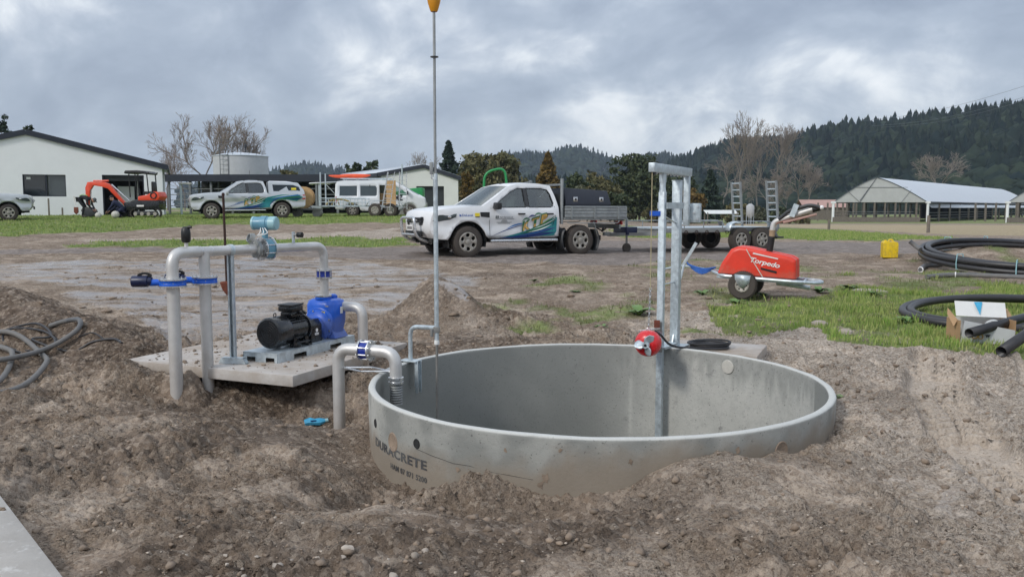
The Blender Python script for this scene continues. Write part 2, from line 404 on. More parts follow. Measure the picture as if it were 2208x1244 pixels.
# ------------------------------------------------------------------ noise
_perm = np.random.default_rng(3).permutation(256); _perm = np.concatenate([_perm, _perm])
_ga = np.random.default_rng(4).random(256) * 2 * np.pi; _gx, _gy = np.cos(_ga), np.sin(_ga)
def pn(x, y, seed=0):
    x = np.asarray(x, float) + seed * 17.31; y = np.asarray(y, float) - seed * 9.77
    xi = np.floor(x).astype(int); yi = np.floor(y).astype(int); xf = x - xi; yf = y - yi; xi &= 255; yi &= 255
    u = xf * xf * xf * (xf * (xf * 6 - 15) + 10); v = yf * yf * yf * (yf * (yf * 6 - 15) + 10)
    def g(i, j, a, b):
        h = _perm[_perm[(xi + i) & 255] + ((yi + j) & 255)]; return _gx[h] * a + _gy[h] * b
    a = g(0, 0, xf, yf); b = g(1, 0, xf - 1, yf); c = g(0, 1, xf, yf - 1); d = g(1, 1, xf - 1, yf - 1)
    return (a + u * (b - a) + v * (c - a + u * (a - b - c + d))) * 1.5
def fbm(x, y, o=4, seed=0, gain=.5):
    s = 0; a = 1; f = 1; t = 0
    for i in range(o): s = s + a * pn(x * f, y * f, seed + i); t += a; a *= gain; f *= 2.03
    return s / t
def billow(x, y, o=3, seed=0):
    s = 0; a = 1; f = 1; t = 0
    for i in range(o): s = s + a * np.abs(pn(x * f, y * f, seed + i)); t += a; a *= .55; f *= 2.1
    return s / t
def worley(x, y, cell, seed=0):
    """cellular noise: distance to the nearest point, gap to the second, random value of the cell"""
    u, v = x / cell, y / cell; xi = np.floor(u).astype(int); yi = np.floor(v).astype(int); f1 = np.full(u.shape, 9.); f2 = np.full(u.shape, 9.); idv = np.zeros(u.shape)
    for i in (-1, 0, 1):
        for j in (-1, 0, 1):
            h = _perm[(_perm[(xi + i + seed * 31) & 255] + yi + j) & 255]; h2 = _perm[(h + 57 + seed) & 255]; h3 = _perm[(h2 + 91) & 255]
            d = np.hypot(xi + i + h / 255. - u, yi + j + h2 / 255. - v); n_ = d < f1; f2 = np.where(n_, f1, np.minimum(f2, d)); idv = np.where(n_, h3 / 255., idv); f1 = np.where(n_, d, f1)
    return f1, f2 - f1, idv
def sstep(a, b, x):
    t = np.clip((np.asarray(x, float) - a) / (b - a), 0, 1); return t * t * (3 - 2 * t)
# ------------------------------------------------------------------ terrain
TC = Vector((.675, 6.77)); TR, TI, RIM = 1.8, 1.745, .24        # tank centre, outer / inner radius, rim height
PA, PB, PC, PD = Vector((-3.72, 8.13)), Vector((-1.90, 7.33)), Vector((-1.13, 9.17)), Vector((-2.95, 9.97))   # pump pad corners
PADZ = .15
_ly = [0, 5, 8, 12, 17, 21, 30, 42, 52, 80, 200, 4000]; _lz = [0, 0, -.02, .1, .28, .43, .74, 1.12, 1.16, 1.2, 1.2, 1.2]
_ry = [0, 5, 8, 12, 17, 21, 26, 36, 60, 120, 200, 4000]; _rz = [.06, .06, .08, .16, .26, .34, .36, .22, -.2, -.75, -1.1, -1.1]
def base_h(x, y):
    x = np.asarray(x, float); y = np.asarray(y, float)
    s = sstep(-.10, .22, x / np.maximum(np.abs(y) + 3, 3))
    return np.interp(y, _ly, _lz) * (1 - s) + np.interp(y, _ry, _rz) * s
def seg_d(x, y, a, b):
    dx, dy = b[0] - a[0], b[1] - a[1]; t = np.clip(((x - a[0]) * dx + (y - a[1]) * dy) / (dx * dx + dy * dy), 0, 1)
    return np.hypot(x - a[0] - t * dx, y - a[1] - t * dy), t
def bump(x, y, c, r, h, ry=None): return h * np.exp(-(((x - c[0]) / r) ** 2 + ((y - c[1]) / (ry or r)) ** 2))
def shape_h(x, y):
    """base profile plus the dug pit, spoil heaps and berms"""
    z = base_h(x, y)
    d, t = seg_d(x, y, (-6.6, 11.0), (-3.7, 8.75)); w = .72 - .4 * t; hh = .35 * (1 - t) ** .8 + .12
    z = z + hh * np.exp(-(d / w) ** 2)
    z = z + bump(x, y, (-9.0, 11.4), 1.8, .15, 1.0)
    z = z + bump(x, y, (-1.0, 11.3), .5, .55, .5) + bump(x, y, (-.35, 10.9), .7, .22, .5) + bump(x, y, (-1.7, 10.6), .7, .12, .5)
    d, t = seg_d(x, y, (-.7, 9.4), (1.0, 9.6)); z = z + .1 * np.exp(-(d / .5) ** 2)
    z = z + bump(x, y, (-3.55, 7.85), .4, .17, .3) - bump(x, y, (-1.62, 7.15), .8, .40, .5) - bump(x, y, (-2.6, 7.35), .8, .12, .35) - bump(x, y, (-.95, 5.75), .55, .27, .75)
    z = z - bump(x, y, (.05, 4.8), .8, .21, .36) - bump(x, y, (-.75, 5.3), .4, .12, .4)
    z = z + bump(x, y, (-1.3, 5.5), .4, .07, .4)
    z = z + bump(x, y, (1.05, 4.78), .6, .12, .32) + bump(x, y, (2.95, 7.0), .4, .06, 1.0)
    d, t = seg_d(x, y, (3.2, 5.2), (2.9, 7.6)); z = z + .04 * np.exp(-(d / .28) ** 2)
    z = z + bump(x, y, (3.3, 8.5), .9, .02, .4) + bump(x, y, (-.6, 3.95), .9, .07, .5)
    z = z + bump(x, y, (11.6, 20.3), 2.6, .34, 1.1)
    # soil packed against the pads so that they sit in the ground
    inside = np.minimum(np.minimum(sd(x, y, PA, PB), sd(x, y, PB, PC)), np.minimum(sd(x, y, PC, PD), sd(x, y, PD, PA)))
    k = sstep(-.07, .03, inside); z = z * (1 - k) + np.minimum(z, .03) * k
    d, t = seg_d(x, y, (-3.85, 8.05), (-2.95, 7.66)); z = z + (.135 - z) * .95 * np.exp(-(d / .17) ** 2) * (1 - k)
    back = sstep(-.5, .1, inside) * sstep(8.3, 8.8, y); z = z + back * (.11 - z) * .8
    k = sstep(.55, .25, np.maximum(np.abs(x - 1.98), np.abs(y - 8.78) * 1.2)); z = z * (1 - k) + np.minimum(z, .10) * k
    return z
def sd(x, y, a, b):   # signed distance to the line a-b, positive on the left
    L_ = math.hypot(b[0] - a[0], b[1] - a[1]); return ((b[0] - a[0]) * (y - a[1]) - (b[1] - a[1]) * (x - a[0])) / L_
TRACKS = [([(2.6, 2.8), (2.75, 4.2), (2.95, 5.4), (3.4, 6.8), (4.3, 8.6)], .2), ([(3.7, 2.8), (3.75, 4.4), (3.95, 5.6), (4.5, 7.0), (5.2, 8.3)], .2)]
def track_h(x, y):
    z = np.zeros_like(x); m = np.zeros_like(x); worn = sstep(-.45, .0, pn(x * 1.3, y * 1.3, 33))
    for pts, w in TRACKS:
        acc = 0
        for a, b in zip(pts, pts[1:]):
            L_ = math.hypot(b[0] - a[0], b[1] - a[1]); d, t = seg_d(x, y, a, b); s = acc + t * L_; acc += L_
            sdn = ((b[0] - a[0]) * (y - a[1]) - (b[1] - a[1]) * (x - a[0])) / L_
            k = sstep(w + .06, w - .02, d); keep = k > m
            tread = .5 + .5 * np.sin(2 * np.pi * (s + np.abs(sdn) * .5) / .115)
            tread = sstep(.25, .75, tread) * sstep(.0, .02, np.abs(sdn) % .15) * worn
            z = np.where(keep, k * (-.085 + .075 * tread), z) + .03 * np.exp(-((d - w - .07) / .05) ** 2) * (1 - k); m = np.maximum(m, k)
    return z, m
def rough_mask(x, y):
    return np.clip(sstep(30, 9, y) + .15, 0, 1)
def detail_h(x, y):
    wx = x + .12 * pn(x * 1.5, y * 1.5, 5); wy = y + .12 * pn(x * 1.5, y * 1.5, 6)
    near = sstep(17, 8, y) * (1 - .35 * sstep(1.9, 2.8, x))
    z = .13 * fbm(wx * .9, wy * .9, 3, 1) * (.35 + .65 * near)
    cl = sstep(-.45, .45, fbm(x * .55, y * .55, 2, 9))            # cloddy patches against flat wet ones
    z = z + near * cl * (.17 * (billow(wx * 2.1, wy * 2.1, 3, 12) - .28) + .13 * (billow(wx * 4.7, wy * 4.7, 3, 21) - .28))
    z = z + near * (.14 + .86 * cl ** 1.5) * (.085 * (billow(wx * 10, wy * 10, 2, 30) - .3) + .045 * (billow(x * 21, y * 21, 1, 41) - .3))
    # broken clods: cells with their own height, open cracks between them, in patches
    pa = near * sstep(-.05, .3, fbm(x * .8, y * .8, 3, 110)) * (1 - .55 * sstep(1.9, 2.8, x)); pb = near * sstep(-.15, .25, fbm(x * 1.2, y * 1.2, 3, 114)) * (1 - .4 * sstep(1.9, 2.8, x))
    f, e, i_ = worley(x + .05 * pn(x * 9, y * 9, 116), y + .05 * pn(x * 9, y * 9, 117), .15, 2); z = z + pa * (.075 * i_ - .02) * sstep(.0, .22, e) * (1 - .5 * f)
    f, e, i_ = worley(x + .02 * pn(x * 21, y * 21, 118), y + .02 * pn(x * 21, y * 21, 119), .062, 5); z = z + pb * (.04 * i_ ** 1.5) * sstep(.0, .25, e) * (1 - .5 * f)
    # drag marks
    z = z + near * .03 * sstep(.0, .4, fbm(x * .6 + 9, y * .6, 2, 121)) * pn((x * .55 + y * .83) * 1.2, (x * .83 - y * .55) * 9, 122)
    mid = sstep(7, 11, y) * sstep(60, 25, y)
    z = z + mid * (.055 * (billow(wx * .9, wy * 3.2, 3, 50) - .28) + .02 * pn(wx * 4, wy * 9, 55))
    return z
def height(x, y):
    x = np.asarray(x, float); y = np.asarray(y, float)
    z = shape_h(x, y); dt = detail_h(x, y); tz, tm = track_h(x, y)
    far = sstep(200, 60, y)
    return z + dt * (1 - .9 * tm) * far + tz
def gz(x, y): return float(height(np.array([x]), np.array([y]))[0])
def gb(x, y): return float(shape_h(np.array([x]), np.array([y]))[0])
def on_ground(px, py):
    """point of the ground seen at a place in the photograph"""
    d = ray(px, py); t = _RT
    i = np.argmax(CAMZ + d.z * t <= shape_h(d.x * t, d.y * t)); i = i or len(t) - 1
    t = np.linspace(t[i - 1], t[i], 12); j = int(np.argmax(CAMZ + d.z * t <= shape_h(d.x * t, d.y * t))); return Vector((0, 0, CAMZ)) + d * float(t[j])
_RT = 2.0 * 1.012 ** np.arange(640)
def gpoly(*pts): return [tuple(on_ground(*p)[:2]) for p in pts]
def axis(parts):
    out = [parts[0][0]]
    for (a, b, s0, s1) in parts:
        x = out[-1]
        while x < b - 1e-6:
            t = (x - a) / (b - a); x += s0 * (s1 / s0) ** t; out.append(min(x, b))
    return np.array(out)
# two sheets of one mesh: a fine one round the tank, a coarser one under its edge that runs to the horizon
NX0, NX1, NY0, NY1 = -8.0, 8.6, 2.2, 12.6
SHEETS = [(axis([(NX0, -4.2, .11, .02), (-4.2, 4.8, .02, .02), (4.8, NX1, .02, .10)]), axis([(NY0, 3.2, .06, .018), (3.2, 7.2, .018, .02), (7.2, 10.5, .02, .03), (10.5, NY1, .03, .045)])),
    (axis([(-2600, -300, 300, 30), (-300, -40, 30, 1.4), (-40, -12, 1.4, .22), (-12, 14, .22, .22), (14, 40, .22, 1.4), (40, 300, 1.4, 30), (300, 2600, 30, 300)]), axis([(-60, 2, 12, .4), (2, 12, .4, .05), (12, 24, .05, .11), (24, 60, .11, .5), (60, 300, .5, 10), (300, 2600, 10, 250)]))]
GRASS_NEAR = gpoly((1500, 700), (1620, 720), (1740, 705), (1800, 745), (1900, 755), (2000, 760), (2600, 800), (2600, 615), (2208, 612), (2080, 640), (1900, 625), (1800, 615), (1760, 640), (1640, 650), (1520, 668))
GRASS_LEFT = gpoly((-900, 520), (0, 512), (300, 494), (480, 484), (640, 483), (870, 481), (1300, 473), (1300, 464), (-900, 464))
GRASS_BAND = gpoly((130, 528), (330, 533), (560, 533), (760, 532), (880, 532), (890, 512), (740, 512), (600, 517), (420, 519), (220, 522))
GRASS_RIGHT = gpoly((1330, 512), (1560, 512), (1730, 518), (1900, 520), (2060, 514), (1900, 503), (1780, 494), (1560, 487), (1330, 486))
STRAW = gpoly((1560, 486), (1780, 493), (1980, 503), (2100, 508), (2900, 512), (2900, 488), (1560, 484))
LANE = gpoly((-600, 560), (300, 545), (900, 560), (1400, 572), (1800, 545), (2208, 540), (3000, 545), (3000, 512), (2208, 514), (1900, 522), (1400, 520), (900, 534), (300, 534), (-600, 540))
PATCHY = gpoly((1240, 745), (1480, 720), (1650, 730), (2208, 760), (3000, 780), (3000, 560), (1900, 560), (1500, 560), (1200, 600), (1000, 640))
WETYARD = gpoly((-400, 590), (200, 560), (700, 560), (1000, 590), (1000, 640), (760, 660), (640, 740), (420, 740), (280, 690), (100, 610))
WETFRONT = gpoly((1950, 1244), (2400, 1100), (2400, 880), (2100, 900)); SANDPATCH = gpoly((180, 516), (420, 512), (640, 505), (870, 495), (870, 512), (640, 516), (420, 519), (200, 521))
def warp(X, Y):
    k = np.clip(Y / 8, .6, 6); return X + .35 * fbm(X * .5, Y * .5, 3, 60) * k, Y + .5 * fbm(X * .5, Y * .35, 3, 63) * k
def region(poly): return lambda X, Y: in_poly(*warp(X, Y), poly)
def patch_mask(X, Y): return sstep(.02, .3, fbm(X * .8, Y * .6, 3, 70)) * in_poly(*warp(X, Y), PATCHY)
def masks(X, Y):
    fx, fy = warp(X, Y); g = in_poly(fx, fy, GRASS_NEAR) * .9
    for q in (GRASS_LEFT, GRASS_BAND, GRASS_RIGHT): g = np.maximum(g, in_poly(fx, fy, q) * 1.0)
    g = np.maximum(np.maximum(g, (Y > 130) * .8), patch_mask(X, Y) * .75)
    straw = in_poly(fx, fy, STRAW) * 1.0
    lane = in_poly(fx, fy, LANE) * 1.0
    wet = sstep(-.4, .0, fbm(X * .55, Y * 1.5, 4, 80)) * in_poly(fx, fy, WETYARD)
    wet = np.maximum(wet, .8 * sstep(.25, .5, fbm(X * .7, Y * .9, 3, 84)) * in_poly(X, Y, WETFRONT))
    d1, t1 = seg_d(X, Y, (-6.8, 11.1), (-3.5, 8.6))
    dark = sstep(.95, .5, d1 + .2 * pn(X * 1.5, Y * 1.5, 91)) * .95
    dark = np.maximum(dark, .95 * np.exp(-(((X + 1.6) / 1.1) ** 2 + ((Y - 6.9) / .8) ** 2)) + .6 * np.exp(-(((X + .2) / 1.3) ** 2 + ((Y - 4.8) / .45) ** 2)))
    dark = np.maximum(dark, .8 * sstep(-.12, .3, fbm(X * .5, Y * .5, 3, 95)) * sstep(2.2, .6, X) * (Y < 11))
    dark = np.maximum(dark, .75 * np.exp(-(((X + .8) / .9) ** 2 + ((Y - 11.1) / .6) ** 2)))
    dark = np.maximum(dark, .45 * np.exp(-(((X - 2.95) / .35) ** 2 + ((Y - 6.6) / .9) ** 2)))
    dark = np.maximum(dark, .8 * sstep(.1, .4, fbm(X * .25, Y * .6, 3, 97)) * (Y > 15) * (Y < 24) * sstep(-3, 0, -np.abs(X - 1) + 6))
    sand = sstep(.9, 3.0, X + .8 * fbm(X * .6, Y * .6, 3, 99)) * (Y < 12) * (1 - .5 * (g > .1)) + .45 * sstep(.0, .45, fbm(X * .8, Y * .8, 3, 103)) * (Y < 14)
    sandpatch = in_poly(fx, fy, SANDPATCH)
    TRK = np.zeros_like(X); _nr = Y < 12; TRK[_nr] = track_h(X[_nr], Y[_nr])[1]
    sand = np.clip(np.maximum(sand, sandpatch * .9), 0, 1)
    return {'grass': g, 'straw': straw, 'lane': lane, 'wet': wet, 'dark': dark, 'sand': sand, 'trk': TRK}
def build_ground():
    Vs, Fs, At, base = [], [], {}, 0
    for si, (gx, gy) in enumerate(SHEETS):
        X, Y = np.meshgrid(gx, gy); X = X.ravel(); Y = Y.ravel(); Z = height(X, Y); nx_, ny_ = len(gx), len(gy)
        idx = np.arange(nx_ * ny_).reshape(ny_, nx_); F = np.stack([idx[:-1, :-1], idx[:-1, 1:], idx[1:, 1:], idx[1:, :-1]], -1).reshape(-1, 4); cx = X[F].mean(1); cy = Y[F].mean(1)
        if si == 0: F = F[np.hypot(cx - TC.x, cy - TC.y) > TR - .045]
        else:
            ins = np.minimum(np.minimum(X - NX0, NX1 - X), np.minimum(Y - NY0, NY1 - Y)); Z = Z - .035 * sstep(-.02, .1, ins)
            F = F[np.minimum(np.minimum(cx - NX0, NX1 - cx), np.minimum(cy - NY0, NY1 - cy)) < .6]
        for k, v in masks(X, Y).items(): At.setdefault(k, []).append(v)
        Vs.append(np.stack([X, Y, Z], -1)); Fs.append(F + base); base += len(X)
    return from_arrays('ground', np.concatenate(Vs), np.concatenate(Fs), 'soil', None, 179, {k: np.concatenate(v) for k, v in At.items()})
def ground_mat():
    m = bpy.data.materials.new('soil'); m.use_nodes = True; nt = m.node_tree; N = nt.nodes.new; L = nt.links.new; p = nt.nodes['Principled BSDF']
    def attr(n): a = N('ShaderNodeAttribute'); a.attribute_name = n; return a.outputs['Fac']
    tc = N('ShaderNodeTexCoord'); pos = tc.outputs['Object']
    def noise(sc, det=6, rough=.65, vec=pos):
        n = N('ShaderNodeTexNoise'); n.inputs['Scale'].default_value = sc; n.inputs['Detail'].default_value = det; n.inputs['Roughness'].default_value = rough; L(vec, n.inputs['Vector']); return n.outputs[0]
    def rng(v, a, b, c=0, d=1):
        r = N('ShaderNodeMapRange'); r.inputs[1].default_value = a; r.inputs[2].default_value = b; r.inputs[3].default_value = c; r.inputs[4].default_value = d; L(v, r.inputs[0]); return r.outputs[0]
    def mix(f, a, b):
        n = N('ShaderNodeMix'); n.data_type = 'RGBA'
        if isinstance(f, float): n.inputs[0].default_value = f
        else: L(f, n.inputs[0])
        for i, v in ((6, a), (7, b)):
            if isinstance(v, tuple): n.inputs[i].default_value = (*v, 1)
            else: L(v, n.inputs[i])
        return n.outputs[2]
    def mul(a, b):
        n = N('ShaderNodeMath'); n.operation = 'MULTIPLY'; L(a, n.inputs[0])
        if isinstance(b, float): n.inputs[1].default_value = b
        else: L(b, n.inputs[1])
        return n.outputs[0]
    n_patch = noise(2.3, 5, .6)
    n_big, n_mid, n_fine = noise(1.1, 6), noise(7, 8, .7), noise(48, 6, .75)
    def crumbs(sc):
        v = N('ShaderNodeTexVoronoi'); v.inputs['Scale'].default_value = sc; v.inputs['Randomness'].default_value = 1
        dn = N('ShaderNodeTexNoise'); dn.inputs['Scale'].default_value = sc * .7; dn.inputs['Detail'].default_value = 3; L(pos, dn.inputs['Vector'])
        ad = N('ShaderNodeVectorMath'); ad.operation = 'MULTIPLY_ADD'; L(dn.outputs['Color'], ad.inputs[0]); ad.inputs[1].default_value = (.45 / sc,) * 3; L(pos, ad.inputs[2]); L(ad.outputs[0], v.inputs['Vector'])
        return v
    va, vb = crumbs(30), crumbs(75)
    trk = attr('trk'); smear = rng(n_patch, .5, .6, 0, .8)
    def calm(v, hi):      # relief strength: full on crumbly soil, low on wet or rolled ground
        m1 = N('ShaderNodeMath'); m1.operation = 'MAXIMUM'; L(v, m1.inputs[0]); L(mul(trk, .75), m1.inputs[1]); m2 = N('ShaderNodeMath'); m2.operation = 'MAXIMUM'; L(m1.outputs[0], m2.inputs[0]); L(smear, m2.inputs[1]); return rng(m2.outputs[0], 0, 1, hi, .05)
    c = mix(rng(n_big, .38, .64), SOIL_A, SOIL_B)
    c = mix(mul(rng(n_mid, .45, .7), .75), c, SOIL_C)
    c = mix(mul(rng(n_patch, .52, .6), .8), c, SOIL_SMEAR)
    c = mix(mul(rng(noise(1.7, 5, .6), .5, .62), .75), c, SOIL_B)
    c = mix(mul(attr('sand'), rng(n_mid, .2, .5)), c, SOIL_SAND)
    c = mix(mul(attr('dark'), rng(n_mid, .15, .55)), c, SOIL_DARK)
    c = mix(mul(rng(n_fine, .47, .64), .8), c, SOIL_DARK)
    sp = N('ShaderNodeSeparateColor'); L(va.outputs['Color'], sp.inputs[0])
    c = mix(mul(rng(sp.outputs[0], .62, .95), .55), c, SOIL_C)
    c = mix(mul(rng(sp.outputs[1], .6, .95), .55), c, SOIL_B)
    c = mix(mul(trk, .4), c, mix(rng(n_mid, .35, .65), SOIL_SAND, SOIL_C))
    c = mix(attr('lane'), c, mix(rng(n_mid, .35, .65), LANE_A, LANE_B))
    c = mix(attr('straw'), c, mix(rng(n_mid, .35, .65), (.34, .26, .15), (.46, .38, .25)))
    wv = N('ShaderNodeMapping'); wv.inputs['Scale'].default_value = (.5, 1.6, 1); L(pos, wv.inputs[0])
    wn = noise(2.2, 6, .6, wv.outputs[0])
    wet = mul(attr('wet'), rng(wn, .40, .52))
    c = mix(mul(wet, .75), c, WET_SHEEN)  # wet silt colour, lightened so part of the sheen sits in the paint
    gn = noise(2.4, 7, .7)
    c = mix(mul(attr('grass'), rng(gn, .3, .5)), c, mix(rng(n_mid, .3, .7), GRASS_A, GRASS_B))
    L(c, p.inputs['Base Color'])
    L(rng(wet, 0, 1, .88, .16), p.inputs['Roughness'])
    L(rng(wet, 0, 1, .3, .9), p.inputs['Specular IOR Level'])
    b0 = N('ShaderNodeBump'); b0.invert = True; b0.inputs['Distance'].default_value = .035; L(calm(wet, .75), b0.inputs['Strength']); L(va.outputs['Distance'], b0.inputs['Height'])
    b00 = N('ShaderNodeBump'); b00.invert = True; b00.inputs['Distance'].default_value = .014; L(calm(wet, .8), b00.inputs['Strength']); L(vb.outputs['Distance'], b00.inputs['Height']); L(b0.outputs[0], b00.inputs['Normal'])
    b1 = N('ShaderNodeBump'); b1.inputs['Distance'].default_value = .02; L(calm(wet, .7), b1.inputs['Strength']); L(n_fine, b1.inputs['Height']); L(b00.outputs[0], b1.inputs['Normal'])
    b2 = N('ShaderNodeBump'); b2.inputs['Distance'].default_value = .05; L(rng(wet, 0, 1, .7, .12), b2.inputs['Strength']); L(noise(16, 8, .7), b2.inputs['Height']); L(b1.outputs[0], b2.inputs['Normal'])
    L(b2.outputs[0], p.inputs['Normal'])
    MATS['soil'] = m
SOIL_A, SOIL_B, SOIL_C = (.375, .29, .215), (.235, .172, .122), (.47, .385, .305)
SOIL_SMEAR = (.45, .36, .28)
SOIL_SAND, SOIL_DARK, WET_SHEEN = (.58, .495, .41), (.10, .070, .050), (.245, .215, .195)
LANE_A, LANE_B = (.22, .18, .155), (.31, .265, .235)
GRASS_A, GRASS_B = (.11, .18, .028), (.19, .25, .06)
ground_mat()
ground = build_ground()
tag(ground, kind='structure')
ground['label'] = 'churned sandy soil, gravel lane and grass of the farm yard'

# clods of soil and stones -----------------------------------------------------
def lump_proto(seed, rough):
    bm = bmesh.new(); bmesh.ops.create_icosphere(bm, subdivisions=2 if rough == 0 else 1, radius=1); r = np.random.default_rng(seed)
    k = r.normal(size=(4, 3))
    for v in bm.verts:
        p = np.array(v.co); v.co *= 1 + .17 * math.sin(3 * p @ k[0]) + .12 * math.sin(4 * p @ k[1]) + rough * r.uniform(-1, 1)
    bm.verts.index_update(); Vp = np.array([v.co[:] for v in bm.verts]); Fp = np.array([[w.index for w in f.verts] for f in bm.faces]); bm.free(); return Vp, Fp
def scatter_lumps(name, m, n, region, smin, smax, power, protos, flat=.62, sink=.38, mask=None, label='', smooth=None):
    x0, x1, y0, y1 = region; Vs, Fs = [], []; base = 0
    x = NR.uniform(x0, x1, n); y = y0 + (y1 - y0) * NR.random(n) ** 1.35
    keep = (np.hypot(x - TC.x, y - TC.y) > TR + .03) & (sd(x, y, PA, PB) * -1 > -9)
    inp = np.minimum(np.minimum(sd(x, y, PA, PB), sd(x, y, PB, PC)), np.minimum(sd(x, y, PC, PD), sd(x, y, PD, PA)))
    keep &= inp < -.03
    if mask is not None: keep &= mask(x, y)
    x, y = x[keep], y[keep]; n = len(x)
    s = smin * (smax / smin) ** (NR.random(n) ** power); z = height(x, y)
    pid = NR.integers(0, len(protos), n)
    for k, (Vp, Fp) in enumerate(protos):
        q = np.where(pid == k)[0]
        if not len(q): continue
        a = NR.uniform(0, 2 * np.pi, len(q)); ca, sa = np.cos(a), np.sin(a)
        sc = s[q, None] * NR.uniform(.7, 1.3, (len(q), 3)); sc[:, 2] *= flat
        P = Vp[None] * sc[:, None]
        W = np.stack([P[..., 0] * ca[:, None] - P[..., 1] * sa[:, None] + x[q, None], P[..., 0] * sa[:, None] + P[..., 1] * ca[:, None] + y[q, None], P[..., 2] + (z[q] + s[q] * flat * (1 - 2 * sink))[:, None]], -1)
        Fs.append((Fp[None] + (base + np.arange(len(q)) * len(Vp))[:, None, None]).reshape(-1, 3)); Vs.append(W.reshape(-1, 3)); base += len(q) * len(Vp)
    o = from_arrays(name, np.concatenate(Vs), np.concatenate(Fs), m, None, smooth)
    return tag(o, label, 'soil', kind='stuff')
mat('clod', (.23, .175, .13), .92, 0, .5, 3.5, .6, 60)
mat('clod_pale', (.42, .355, .29), .92, 0, .35, 3.5, .5, 60)
mat('pebble', (.36, .31, .26), .75, 0, .35, 9, .25, 50)
rough_protos = [lump_proto(i, .3) for i in range(10)]
round_protos = [lump_proto(40 + i, 0) for i in range(5)]
scatter_lumps('soil_clods', 'clod', 10000, (-4.2, 4.6, 2.9, 9.5), .004, .03, 4.2, rough_protos, label='dark crumbly clods of earth strewn over the churned soil')
scatter_lumps('pale_crumbs', 'clod_pale', 3500, (-4.2, 4.8, 2.9, 9.5), .003, .012, 3.0, rough_protos, label='pale sandy crumbs strewn over the churned soil')
scatter_lumps('mud_lumps', 'clod', 1500, (-9, 6, 9.5, 19), .012, .06, 3.0, rough_protos, .4, label='mud lumps lying on the wet yard behind the tank')
scatter_lumps('pebbles', 'pebble', 330, (-2.2, .2, 2.9, 4.6), .008, .03, 1.8, round_protos, .75, .3, mask=lambda x, y: (np.hypot(x + 1.05, (y - 3.55) * 1.3) < .05 + .8 * NR.random(len(x)) ** 2), label='rounded river pebbles on the soil beside the concrete beam', smooth=60)

def pad_crumbs(n_):
    q = NR.random((n_, 2)) ** .8; a, b = np.array(PB), np.array(PA) - np.array(PB); d = np.array(PC) - np.array(PB); P = a + b * q[:, :1] * .97 + d * q[:, 1:] * .97
    Vs, Fs = [], []; base = 0
    for i in range(n_):
        Vp, Fp = rough_protos[i % 10]; s_ = .004 * (6 ** (NR.random() ** 2.5)); Vs.append(Vp * s_ * [1, 1, .6] + [P[i, 0], P[i, 1], PADZ + s_ * .3]); Fs.append(Fp + base); base += len(Vp)
    return tag(from_arrays('pad_crumbs', np.concatenate(Vs), np.concatenate(Fs), 'clod', None, None), 'crumbs of soil dropped on the pump pad', 'soil', kind='stuff')
pad_crumbs(420)
# ------------------------------------------------------------------ round concrete tank
def tank_mat():
    m = bpy.data.materials.new('tank_concrete'); m.use_nodes = True; nt = m.node_tree; N = nt.nodes.new; L = nt.links.new; p = nt.nodes['Principled BSDF']
    tc = N('ShaderNodeTexCoord'); pos = tc.outputs['Object']
    def noise(sc, det=6, rough=.6, vec=pos):
        n = N('ShaderNodeTexNoise'); n.inputs['Scale'].default_value = sc; n.inputs['Detail'].default_value = det; n.inputs['Roughness'].default_value = rough; L(vec, n.inputs['Vector']); return n.outputs[0]
    def rng(v, a, b, c=0, d=1):
        r = N('ShaderNodeMapRange'); r.inputs[1].default_value = a; r.inputs[2].default_value = b; r.inputs[3].default_value = c; r.inputs[4].default_value = d; L(v, r.inputs[0]); return r.outputs[0]
    def mix(f, a, b):
        n = N('ShaderNodeMix'); n.data_type = 'RGBA'; L(f, n.inputs[0])
        for i, v in ((6, a), (7, b)):
            if isinstance(v, tuple): n.inputs[i].default_value = (*v, 1)
            else: L(v, n.inputs[i])
        return n.outputs[2]
    def attr(n): a = N('ShaderNodeAttribute'); a.attribute_name = n; return a.outputs['Fac']
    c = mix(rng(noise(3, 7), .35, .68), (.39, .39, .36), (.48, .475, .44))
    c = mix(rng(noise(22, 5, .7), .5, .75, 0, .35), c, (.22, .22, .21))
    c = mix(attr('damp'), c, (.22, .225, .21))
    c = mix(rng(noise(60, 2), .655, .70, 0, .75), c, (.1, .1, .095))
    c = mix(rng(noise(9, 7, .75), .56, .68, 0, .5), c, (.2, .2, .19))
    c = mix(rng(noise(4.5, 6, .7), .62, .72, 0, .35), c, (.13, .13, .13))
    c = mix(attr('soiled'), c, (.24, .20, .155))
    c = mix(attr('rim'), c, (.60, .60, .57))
    L(c, p.inputs['Base Color']); p.inputs['Roughness'].default_value = .8
    b = N('ShaderNodeBump'); b.inputs['Strength'].default_value = .3; b.inputs['Distance'].default_value = .01; L(noise(45, 6), b.inputs['Height']); L(b.outputs[0], p.inputs['Normal'])
    MATS['tank_concrete'] = m
tank_mat()
tank = thing('concrete_tank', 'large round open concrete tank sunk in the soil with stencilled lettering', 'tank', (TC.x, TC.y, 0))
n = 360
zo = np.concatenate([np.linspace(-.6, .1, 24), np.linspace(.12, RIM - .015, 10)]); zi = np.concatenate([np.linspace(RIM - .012, -.9, 56), np.linspace(-1.0, -2.6, 6)])
prof = [(TR, z) for z in zo] + [(TR - .004, RIM - .006), (TR - .014, RIM), (TI + .014, RIM), (TI + .004, RIM - .005)] + [(TI, z) for z in zi] + [(.01, -2.6)]
kind = [0] * len(zo) + [2] * 4 + [1] * len(zi) + [1]
th = np.linspace(0, 2 * np.pi, n, endpoint=False)
Rr = np.array([p[0] for p in prof])[:, None]; Zz = np.array([p[1] for p in prof])[:, None]
A = np.broadcast_to(th, (len(prof), n)); KK = np.array(kind)[:, None]
